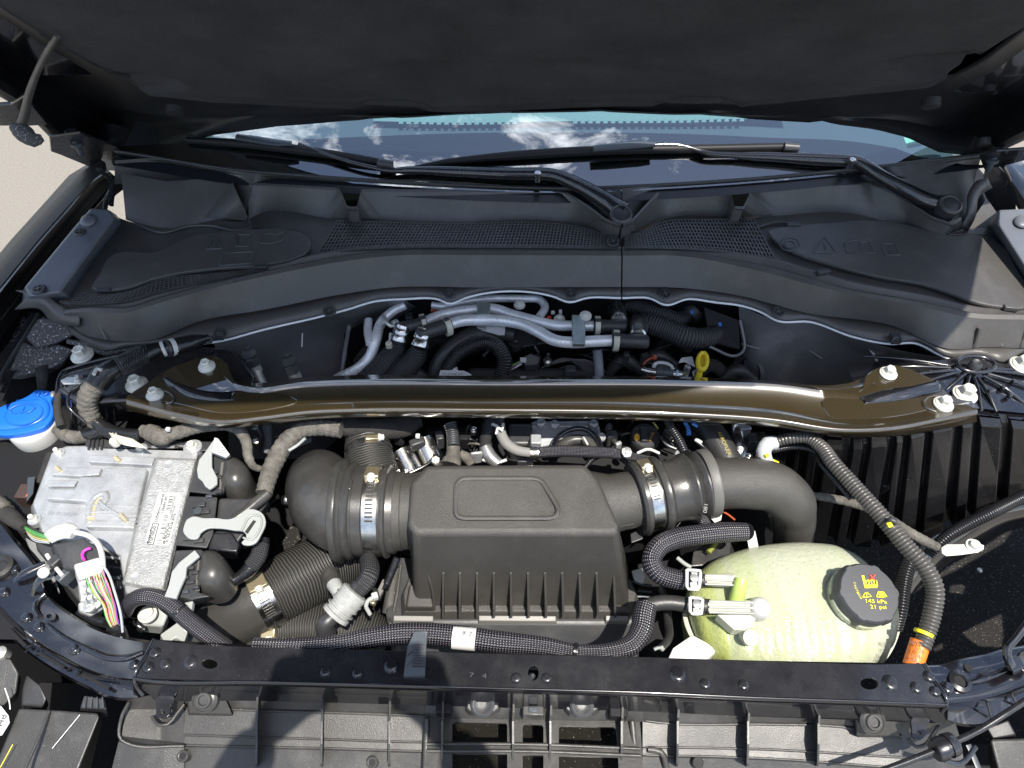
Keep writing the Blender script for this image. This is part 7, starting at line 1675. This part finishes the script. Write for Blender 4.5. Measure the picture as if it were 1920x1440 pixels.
frustum('plug_body', PP([(975, 672, 1.0), (995, 662, 1.0), (1012, 670, 1.0), (1008, 684, .99), (985, 686, .99)]), PP([(975, 680, .97), (995, 670, .97), (1012, 678, .97), (1008, 694, .97), (985, 696, .97)]), BLK, sw, b=.002)
PB('white_lock', 981, 673, 1.005, 12, 9, .006, WHITE, sw, .001)
for k, c_ in enumerate(('green_wire', 'yellow_wire', 'violet_wire', 'white_wire')):
    T(c_, [(978, 676 + k * 2, .995), (965, 682 + k * 2.5, .99), (954, 685 + k * 3, .98)], 1.7, MATS['wire_sheath_%d' % (0, 6, 11, 1)[k]], sw, seg=6)
T('sheath', [(1010, 662, .99), (1003, 650, 1.0), (1008, 634, 1.0), (1000, 628, .99)], 3, TAPE, sw, seg=8)
dp = thing('dipstick', 'yellow oil dipstick handle behind the brace', 'dipstick', P(1312, 690, 1.0))
ring = circ(1317, 678, 8.5, 16, 24, 4)
T('handle_ring', ring + [ring[0]], 4.2, YEL, dp, z=1.02, seg=10, flat=1.5)
T('handle_neck', [(1313, 694, 1.015), (1310, 706, 1.0), (1306, 730, .98)], [5, 6, 7], YEL, dp, seg=10)
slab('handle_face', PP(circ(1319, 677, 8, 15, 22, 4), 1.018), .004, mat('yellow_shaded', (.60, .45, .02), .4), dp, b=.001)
qc = thing('fuel_connector', 'steel fuel line with white quick connector behind the brace', 'fuel line', P(1245, 695, 1.0))
T('steel_line', [(1203, 692, 1.0), (1222, 697, 1.0), (1250, 699, 1.0), (1275, 702, 1.0), (1288, 695, .99)], [5, 6, 6, 6, 5], SILV, qc, seg=14)
neck('body', P(1230, 697, 1.003), P(1262, 700, 1.003), [(0, 7), (.02, 9), (.35, 9.5), (.4, 8), (.9, 8), (1, 6)], GCLIP, qc, seg=20)
T('white_lock', [(1226, 688), (1228, 682), (1260, 687), (1262, 692)], 3.6, WHITE, qc, z=1.01, seg=8, flat=.7)
SL('white_flag', [(1272, 680), (1278, 670), (1298, 668), (1304, 688), (1292, 682), (1284, 678)], 1.0, .002, LABEL, qc)
T('blue_mark', [(1267, 700), (1271, 701)], 7, mat('pale_blue_mark', (.3, .45, .7), .4), qc, z=1.001, seg=12)
SL('silver_lock', [(1298, 695), (1308, 690), (1312, 704), (1300, 706)], .995, .004, SILV, qc)
T('red_tie', [(1206, 684), (1214, 675), (1226, 670)], 2, REDB, qc, z=1.0, seg=6); PB('red_tie_head', 1228, 668, 1.005, 7, 9, .006, REDB, qc)
tb = thing('throttle_body', 'cast throttle body with black hose clamp behind the airbox', 'throttle body', P(1065, 820, .95))
frustum('cast_flange', PP([(996, 790, .965), (1120, 788, .965), (1128, 815, .96), (1120, 838, .955), (1060, 830, .96), (1010, 840, .955), (996, 820, .96)]), PP([(996, 796, .90), (1120, 794, .90), (1128, 825, .90), (1120, 850, .90), (1060, 845, .90), (1010, 852, .90), (996, 830, .90)]), ALU, tb, b=.004)
T('hose_clamp_arc', [(1035, 845), (1045, 820), (1068, 806), (1095, 804), (1118, 818), (1128, 840)], 5, PAINT, tb, z=.978, seg=12)
T('rubber_mouth', [(1045, 852), (1056, 834), (1078, 824), (1102, 828), (1118, 846)], 10, RUBG, tb, z=.965, seg=14)
for (x, y) in ((1014, 793), (1040, 796), (1113, 795), (1127, 820)): lathe('flange_screw', P(x, y, .97), Vector((0, -.1, 1)), [(.008, -.003), (.008, .003), (.005, .006), (.004, .004)], ALU, tb, seg=14)
PB('actuator', 975, 812, .97, 44, 50, .05, BLK, tb, .005); PB('silver_block', 1005, 822, .98, 20, 22, .02, ALU, tb, .002)
T('paint_stripe', [(1094, 820), (1102, 834)], 2, LABEL, tb, z=.985, seg=6)
t = thing('sleeved_hose', 'woven purge hose crossing above the airbox', 'coolant hose', P(1090, 850, 1.0), 'woven sleeve hoses around the coolant tank')
T('woven_sleeve', [(1008, 849, 1.0), (1050, 846, 1.01), (1100, 847, 1.015), (1150, 850, 1.015), (1190, 857, 1.01), (1226, 864, 1.0)], [10, 11, 11, 10.5, 8, 7], BRAID, t, seg=18)
T('grey_hose', [(935, 795, 1.0), (940, 815, 1.0), (950, 832, 1.0), (968, 844, 1.0), (995, 849, 1.0)], [10, 10, 10, 9.5, 9], mat('grey_woven_hose', (.22, .215, .20), .6, bump=1.2, bscale=600), t, seg=16)
T('tape_end', [(934, 786, 1.0), (939, 812, 1.0)], 11, BLK, t, seg=14)
neck('crimp', P(994, 849, 1.0), P(1010, 849, 1.0), [(0, 9), (.0, 11.5), (1, 11.5), (1, 9)], SILV, t, seg=18)
T('white_ribbon', [(922, 795), (934, 800), (940, 808), (944, 794)], 3, WHITE, t, z=1.015, seg=6, flat=.5)
T('white_ribbon', [(934, 800), (930, 814)], 2.5, WHITE, t, z=1.014, seg=6, flat=.5)
springclamp(1176, 849, 1.02, 14, 14, 'tiny silver spring clamp on the purge hose')
conduit('small glossy conduit curling beside the purge hose', [(1098, 875, .99), (1112, 860, 1.0), (1135, 852, 1.005), (1160, 856, 1.0), (1175, 868, .99)], [5, 6, 6, 6, 5], pitch=.003)
oc = thing('oil_cap', 'black oil filler cap with orange oil can symbol', 'oil cap', P(1208, 818, .95))
lathe('cap_disc', P(1210, 818, .955), Vector((0, -.1, 1)), [(.024, -.03), (.026, -.01), (.026, .0), (.023, .004), (.002, .005)], BLK, oc, seg=36)
PB('cap_grip', 1208, 812, .965, 14, 34, .008, BLK, oc, .002)
SL('oil_can_mark', [(1189, 823), (1190, 816), (1194, 812), (1199, 816), (1199, 824), (1193, 826)], .962, .0005, ORP, oc, b=0)
text('cap_print', '5W-30', P(1220, 828, .9625), P(1227, 812, .9625), ORP, oc, size=.004)
af = thing('insulated_hose', 'wide black insulated hose with faint yellow lettering', 'hose', P(1345, 830, .95))
T('hose_body', [(1300, 770, .98), (1325, 800, .975), (1345, 830, .97), (1362, 862, .96), (1375, 895, .95)], [22, 25, 26, 27, 27], RUB, af, seg=24)
text('hose_print', 'AEROFLEX', P(1345, 810, 1.0), P(1366, 854, .99), mat('faint_yellow_print', (.35, .27, .04), .6), af, size=.006, nrm=Vector((.1, -.5, 1)))
T('silver_duct', [(1378, 790, .96), (1382, 815, .96), (1386, 845, .95), (1388, 870, .94)], [10, 14, 16, 13], SILV, af, seg=18)
T('blue_tape', [(1284, 792, .99), (1290, 802, .99), (1292, 816, .985)], [4, 4, 5], BLUET, af, seg=8, flat=.5); T('blue_tape', [(1298, 792, .99), (1308, 800, .985)], [5, 4], BLUET, af, seg=8, flat=.5)
T('thin_hose', [(1296, 810, .98), (1310, 830, .98), (1330, 850, .97), (1338, 870, .96)], [5, 5, 4, 4], TAPE, af, seg=10); PB('grey_tag', 1310, 826, .985, 14, 8, .004, ALAB, af, .001, rot=-40)
T('silver_arc', [(1240, 820, .96), (1252, 835, .96), (1268, 842, .96)], 3.5, SILV, af, seg=8)
T('wires', [(1225, 792, .98), (1234, 804, .98)], 1.8, MATS['wire_sheath_6'], af, seg=6)
# ---- smaller pieces that fill the gaps around the engine
lo = thing('wiring_cluster', 'tangle of dark wires, plugs and fittings between the brace and the airbox', 'wiring', P(1290, 820, .95))
random.seed(11)
for k in range(26):
    x_ = random.uniform(700, 1440); y_ = random.uniform(796, 862)
    l_ = random.uniform(20, 60); a_ = random.uniform(-1.2, 1.2)
    pts_ = [(x_, y_, .945 + random.random() * .02), (x_ + l_ * .5 * math.cos(a_), y_ + l_ * .5 * math.sin(a_) - 8, .95 + random.random() * .025), (x_ + l_ * math.cos(a_), y_ + l_ * math.sin(a_) * .8, .94)]
    T('thin_lead', pts_, random.choice((1.6, 2.2, 3, 4.5)), random.choice((TAPE, FABD, RUB, TAPE, CORR, FABR)), lo, seg=8)
for (x_, y_, w_, h_, m_, r_) in ((655, 800, 26, 14, BLK, 10), (668, 815, 12, 10, ALU, 20), (745, 812, 20, 12, BLK, -20), (824, 815, 14, 20, BLK, 15), (872, 818, 22, 14, DARK, 0), (893, 848, 22, 6, ALU, 10), (985, 862, 30, 10, BLK, 0), (1148, 812, 20, 16, BLK, 10), (1160, 830, 12, 8, ALU, 30), (1255, 806, 16, 12, BLK, 20), (1275, 850, 18, 10, ALU, -30), (1322, 846, 16, 10, BLK, 35), (1330, 862, 10, 14, ALAB, 20), (1412, 820, 16, 20, BLK, 0), (1398, 800, 22, 12, ALU, 10), (470, 812, 20, 16, BLK, 0), (478, 800, 10, 10, ALU, 0), (520, 812, 14, 18, BLK, 20)):
    PB('fitting', x_, y_, .975, w_, h_, .03, m_, lo, .002, rot=r_)
for (x_, y_) in ((700, 800), (736, 800), (888, 806), (1142, 800), (1178, 846), (1262, 816), (1404, 856), (466, 838), (480, 826)):
    lathe('small_bolt', P(x_, y_, .985), Vector((0, -.1, 1)), [(.006, -.01), (.006, .001), (.0035, .002), (.0035, .006), (.002, .007)], random.choice((ZINC, SILV, BLK)), lo, seg=12)
for l_ in ([(905, 862, .96), (930, 868, .96), (950, 862, .965)], [(1195, 850, .96), (1215, 842, .965), (1236, 850, .96)], [(1300, 868, .95), (1320, 880, .95), (1338, 878, .95)]):
    T('metal_line', l_, 3, PIPE, lo, seg=10)
lp2 = thing('wiring_cluster', 'tangle of leads, ties and plugs under the heater pipes', 'wiring', P(1180, 670, .95))
for k in range(26):
    x_ = random.uniform(700, 1380); y_ = random.uniform(600, 700)
    l_ = random.uniform(25, 80); a_ = random.uniform(-.9, .9)
    pts_ = [(x_, y_, .94 + random.random() * .02), (x_ + l_ * .5, y_ + l_ * .4 * math.sin(a_) - 10, .955 + random.random() * .02), (x_ + l_, y_ + l_ * math.sin(a_) * .6, .94)]
    T('thin_lead', pts_, random.choice((1.6, 2.4, 4, 6)), random.choice((TAPE, FABD, RUB, TAPE, CORR, GCLIP)), lp2, seg=8)
for (x_, y_, w_, h_, m_, r_) in ((845, 690, 26, 8, LABEL, 3), (1005, 668, 16, 12, BLK, 20), (1110, 600, 16, 10, BLK, 0), (1132, 576, 10, 16, BLK, 10), (1070, 690, 20, 14, BLK, 0), (1158, 575, 14, 10, SILV, 10), (1175, 662, 12, 12, BLK, 0), (1290, 686, 10, 10, ALAB, 10), (766, 588, 14, 22, GCLIP, 10), (1210, 664, 14, 10, FABD, 30)):
    PB('fitting', x_, y_, .985, w_, h_, .03, m_, lp2, .002, rot=r_)
tc_ = thing('exhaust_shield', 'shiny stamped heat shield halves behind the coupler', 'heat shield', P(790, 860, .93))
for (x, y) in ((762, 868), (803, 848)):
    rows_ = []
    for k in range(9):
        a = math.pi * k / 8
        rows_.append([(x - 26 + 9 * math.cos(a) , y + 2 - 20 * 0 - 0 + 0 * k, .0)])
    c0, c1_v = P(x - 20, y - 18, .94), P(x + 18, y + 22, .93)
    tube('shield_half', [P(x - 10, y - 22, .95), P(x + 12, y + 20, .935)], [21, 22], SILV, tc_, seg=24, straight=True)
    tube('shield_mouth', [P(x - 11, y - 24, .952), P(x - 9, y - 20, .95)], [17, 17], DARK, tc_, seg=24, straight=True)
T('shield_lip', [(735, 898), (775, 884), (810, 862), (815, 852)], 3.2, SILV, tc_, z=.965, seg=8)
for x in (745, 760, 774): T('shield_rib', [(x, 880, .96), (x + 3, 902, .95)], 3, SILV, tc_, seg=8)
lathe('shield_nut', P(817, 864, .97), Vector((0, -.1, 1)), [(.007, -.003), (.007, .004), (.004, .005)], CREAM, tc_, seg=6)
PB('black_plug', 782, 826, .975, 30, 16, .02, BLK, tc_, .003, rot=25); PB('white_lock', 783, 816, .985, 8, 9, .006, WHITE, tc_, .001)
T('silver_pin', [(692, 832, .985), (693, 845, .985)], 4, SILV, tc_, seg=10)
fl = loom('fabric_harness', 'pale fabric wrapped branch rising behind the airbox', [
    ('wrap', [(850, 838, .99), (850, 852, .985), (845, 872, .98)], [13, 14, 20], FABR, {'seg': 16}),
    ('branch', [(862, 850, .98), (875, 858, .975), (885, 872, .97)], [8, 10, 8], FABR, {'seg': 12}),
    ('boot', [(844, 795, 1.0), (848, 810, .995), (850, 838, .99)], [13, 12, 12.5], BLK, {'seg': 16, 'corr': .004})])
T('foil_tube', [(910, 838, .97), (918, 855, .965), (935, 870, .96)], [12, 13, 11], mat('scuffed_foil', (.4, .4, .4), .35, metal=.7, var=-.5, vscale=50), fl, seg=14)
T('black_hose', [(918, 795, .96), (912, 820, .965), (910, 842, .97)], [14, 13, 12], RUB, fl, seg=14)
for l_, r_ in (([(500, 795, .98), (505, 825, .95), (500, 845, .93)], 8), ([(540, 840, .95), (565, 830, .95), (580, 825, .94)], 6)):
    T('grey_pipe', l_, r_, mat('grey_primer_pipe', (.16, .17, .19)), fl, seg=12)

# ================================================================ purge valve and plug cluster left of the airbox
pv = thing('purge_valve', 'clear ribbed quick connector with black elbow left of the airbox', 'valve', P(645, 1130, .95))
CLR = mat('clear_grey_plastic', (0.27, 0.275, 0.265), 0.18, var=.5, vscale=60)
a, b_ = P(668, 1108, .97), P(628, 1155, .955)
s = PXM(a); d = b_ - a
lathe('clear_body', a, d, [(.016, 0), (.021, .002), (.021, d.length * .5), (.019, d.length * .62), (.019, d.length * .85), (.022, d.length * .88), (.022, d.length), (.017, d.length)], CLR, pv, seg=24)
for k in range(4): 
    q = lathe('body_ring', a + d * (.12 + .2 * k), d, [(.0225, 0), (.0225, .0015), (.02, .002)], LEVER, pv, seg=24)
T('black_elbow', [(634, 1150, .955), (622, 1158, .955), (612, 1166, .955), (612, 1190, .93), (613, 1215, .90)], [13, 15, 17, 18, 18], BLK, pv, seg=20)
T('sleeve_hose', [(662, 1116, .97), (678, 1100, .975), (690, 1085, .98), (694, 1068, .975), (690, 1050, .96)], [15, 17, 18, 18, 16], BRAIDD, pv, seg=18)
T('elbow_ring', [(668, 1106, .972), (676, 1098, .975)], 17, RUB, pv, seg=18)
T('side_tube', [(626, 1095, .95), (634, 1108, .955), (644, 1122, .955)], [14, 13, 10], LEVER, pv, seg=16)
T('side_hose', [(618, 1076, .94), (627, 1096, .95)], [17, 16], RUBG, pv, seg=18)
PB('white_clip', 702, 1115, .975, 12, 12, .012, WHITE, pv, .002, rot=20); PB('cream_clip', 698, 1128, .972, 10, 8, .01, BRASS, pv, .002, rot=-20)
T('pale_arm', [(686, 1138, .965), (690, 1126, .97), (700, 1120, .972)], 4, LEVER, pv, seg=8); T('pale_arm', [(686, 1138, .965), (694, 1152, .955)], 4, LEVER, pv, seg=8)
T('dark_lead', [(745, 1046, .97), (735, 1070, .96), (725, 1095, .95)], 7, TAPE, pv, seg=10)
kf = thing('felt_scrap', 'strip of tan felt visible below the elbow at the left', 'felt strip', P(550, 1015, .78))
frustum('felt', PP([(546, 980, .78), (562, 984, .78), (564, 1010, .78), (540, 1035, .78), (518, 1045, .78), (530, 1015, .78), (538, 1000, .78)]), PP([(546, 985, .76), (562, 990, .76), (564, 1016, .76), (540, 1042, .76), (518, 1052, .76), (530, 1022, .76), (538, 1006, .76)]), CARPET, kf, b=.002)
sn = thing('studded_sensor', 'steel ball stud sensor on the left of the elbow', 'sensor', P(535, 935, .95))
lathe('ball_head', P(537, 937, .96), Vector((-.6, -.3, .6)), [(.004, -.03), (.006, -.012), (.009, -.006), (.010, 0), (.007, .006), (.003, .008)], SILV, sn, seg=16)
T('lead', [(520, 930, .95), (505, 940, .94), (500, 960, .93)], 6, TAPE, sn, seg=8)

# ================================================================ space between the airbox and the tank
gz = thing('fan_shroud', 'dark fan shroud ribs and brackets seen between airbox and tank', 'fan shroud', P(1230, 1120, .8))
frustum('shroud_deck', PP([(1195, 1050, .80), (1420, 1030, .80), (1440, 1200, .80), (1240, 1240, .80), (1195, 1200, .80)]), PP([(1195, 1060, .7), (1420, 1040, .7), (1440, 1230, .7), (1240, 1260, .7), (1195, 1220, .7)]), DARK, gz, b=.003)
for l_ in ([(1185, 1090), (1210, 1098), (1222, 1098)], [(1195, 1108), (1222, 1110)], [(1195, 1118), (1224, 1120)]): T('shroud_rib', l_, 2.2, GCLIP, gz, z=.86, seg=6)
SL('dark_flap', [(1300, 1035), (1330, 1012), (1360, 1010), (1335, 1045), (1318, 1060), (1296, 1062)], .90, .003, RUBG, gz)
SL('dark_flap', [(1345, 1012), (1372, 1010), (1370, 1035), (1340, 1070), (1322, 1062)], .89, .003, BLK, gz)
T('pale_link', [(1270, 1046), (1285, 1058), (1296, 1064)], 4, LEVER, gz, z=.91, seg=8); T('green_rod', [(1328, 1036), (1346, 1014)], 5, mat('olive_rod', (.2, .22, .04), .4), gz, z=.915, seg=10)
SL('felt_pad', [(1368, 1016), (1398, 1012), (1402, 1028), (1385, 1044), (1366, 1045)], .89, .004, CARPET, gz)
SL('grey_foot', [(1184, 1070), (1204, 1064), (1210, 1080), (1206, 1095), (1190, 1088)], .90, .004, LEVER, gz)
SL('bracket_tongue', [(1182, 1000), (1206, 990), (1206, 1010), (1184, 1018)], .95, .003, BLK, gz)
T('stay_rod', [(1268, 988), (1284, 968)], 2, SILV, gz, z=.95, seg=6)
T('thin_hose', [(1238, 1100, .90), (1248, 1125, .9), (1252, 1160, .91), (1254, 1195, .93), (1240, 1215, .95)], [6, 7, 8, 8, 7], RUB, gz, seg=12)
T('hose_clip', [(1226, 1218), (1238, 1214), (1246, 1222), (1240, 1212)], 3.4, LEVER, gz, z=.965, seg=6)
tgz = SL('printed_tag', [(1324, 962), (1345, 957), (1354, 962), (1352, 975), (1340, 980)], .965, .001, LABEL, gz, b=0)
text('tag_print', 'QH 31', P(1330, 972, .967), P(1348, 970, .967), INK, tgz, size=.004)
T('red_lead', [(1348, 956), (1364, 964), (1378, 975)], 2, REDB, gz, z=.95, seg=6)
t = thing('sleeved_hose', 'short woven hose dropping beneath the bellows flange', 'coolant hose', P(1325, 985, .95), 'woven sleeve hoses around the coolant tank')
T('woven_sleeve', [(1318, 970, .97), (1322, 985, .97), (1330, 1000, .965)], [10, 12, 12], BRAID, t, seg=16)
# ================================================================ the photographer, standing just outside the picture
pe = thing('person', 'person in dark clothes holding a phone in both hands over the engine bay', 'person', Vector((0.0, -0.62, 0.0)))
SKIN = mat('skin', (0.45, 0.27, 0.19), 0.5)
CLO = mat('dark_cloth', (0.03, 0.03, 0.04), 0.9, bump=.5)
def skin_body(name, verts, edges, rad, m, par, root=0, sub=2):
    me = bpy.data.meshes.new(name); me.from_pydata([Vector(v) for v in verts], edges, [])
    o = bpy.data.objects.new(name, me); COL.objects.link(o); me.materials.append(m)
    WM[o] = Matrix()
    o.parent = par; o.matrix_parent_inverse = WM[par].inverted()
    sk = o.modifiers.new('skin', 'SKIN'); sk.use_smooth_shade = True
    for i, r_ in enumerate(rad):
        me.skin_vertices[0].data[i].radius = (r_, r_) if not isinstance(r_, tuple) else r_
        me.skin_vertices[0].data[i].use_root = (i == root)
    sb2 = o.modifiers.new('sub', 'SUBSURF'); sb2.levels = sub; sb2.render_levels = sub
    return o
HC = CAM - _f * 0.012          # the phone sits right behind its own lens
bv = [(0, -.62, .95), (0, -.63, 1.15), (0, -.62, 1.38), (0, -.60, 1.50), (0, -.57, 1.58), (0, -.55, 1.68), (0, -.54, 1.78),
      (.17, -.57, 1.47), (.21, -.20, 1.50), (.12, -.07, 1.875), (-.17, -.57, 1.47), (-.30, -.20, 1.52), (-.14, -.07, 1.875),
      (.10, -.62, .88), (.11, -.60, .50), (.11, -.64, .08), (.12, -.52, .04), (-.10, -.62, .88), (-.11, -.58, .50), (-.11, -.64, .08), (-.12, -.52, .04)]
be = [(0, 1), (1, 2), (2, 3), (3, 4), (4, 5), (5, 6), (3, 7), (7, 8), (8, 9), (3, 10), (10, 11), (11, 12), (0, 13), (13, 14), (14, 15), (15, 16), (0, 17), (17, 18), (18, 19), (19, 20)]
br_ = [.15, .14, .16, .11, .055, .085, .08, .065, .055, .036, .065, .055, .036, .10, .065, .045, .035, .10, .065, .045, .035]
skin_body('body', bv, be, br_, CLO, pe)
for sx_ in (-1, 1):
    hx = HC + _r * (0.088 * sx_) - _f * 0.012
    wr = Vector((.12 if sx_ > 0 else -.14, -.07, 1.875))
    hv = [wr, hx - _u * .03 - _f * .01]; he = [(0, 1)]; hr_ = [.027, .028]
    for k in range(4):
        b0_ = hx + _u * (.012 * k - .02) + _r * (.012 * sx_) - _f * .004
        m1_ = hx + _u * (.015 * k - .022) + _r * (.014 * sx_) + _f * .010 if False else hx + _u * (.016 * k - .024) - _r * (.018 * sx_) - _f * .012
        i = len(hv); hv += [b0_ + _r * (.006 * sx_), m1_]; he += [(1, i), (i, i + 1)]; hr_ += [.010, .0075]
    i = len(hv); hv += [hx - _u * .045 - _r * (.02 * sx_), hx - _u * .038 - _r * (.045 * sx_)]; he += [(1, i), (i, i + 1)]; hr_ += [.012, .009]
    skin_body('hand', hv, he, hr_, SKIN, pe)
box('hair', Vector((0, -.55, 1.83)), Vector((.075, 0, 0)), Vector((0, .09, 0)), Vector((0, 0, .05)), mat('brown_hair', (.05, .03, .02), .7), pe, .03)
ph = thing('phone', 'black phone held landscape in front of the photographer', 'phone', HC)
box('phone_body', HC - _f * .005, _r * .078, _u * .038, _f * .004, PAINTD, ph, .002)
box('phone_screen', HC - _f * .0095, _r * .074, _u * .034, _f * .0004, mat('phone_glass', (.02, .02, .02), .1), ph, 0)

# the nose of the car below the picture
bp = thing('front_bumper', 'black front bumper and grille edge just below the picture', 'bumper', Vector((0.03, 0.0, .5)))
bx_ = [-1.02, -.85, -.6, -.3, 0.03, .36, .66, .91, 1.08]
by_ = [.30, .12, .03, -.01, -.02, -.01, .03, .12, .30]
brow = []
for (z_, o_) in ((.80, .05), (.82, .0), (.80, -.05), (.70, -.09), (.50, -.11), (.30, -.08)):
    brow.append([Vector((x_, y_ + o_, z_)) for x_, y_ in zip(bx_, by_)])
loft('bumper_skin', brow, PAINT, bp, nu=50, nv=24)
for z_ in (.74, .66, .58): tube('grille_bar', [Vector((x_, y_ - .105, z_)) for x_, y_ in zip(bx_[1:-1], by_[1:-1])], 8, BLK, bp, seg=8)
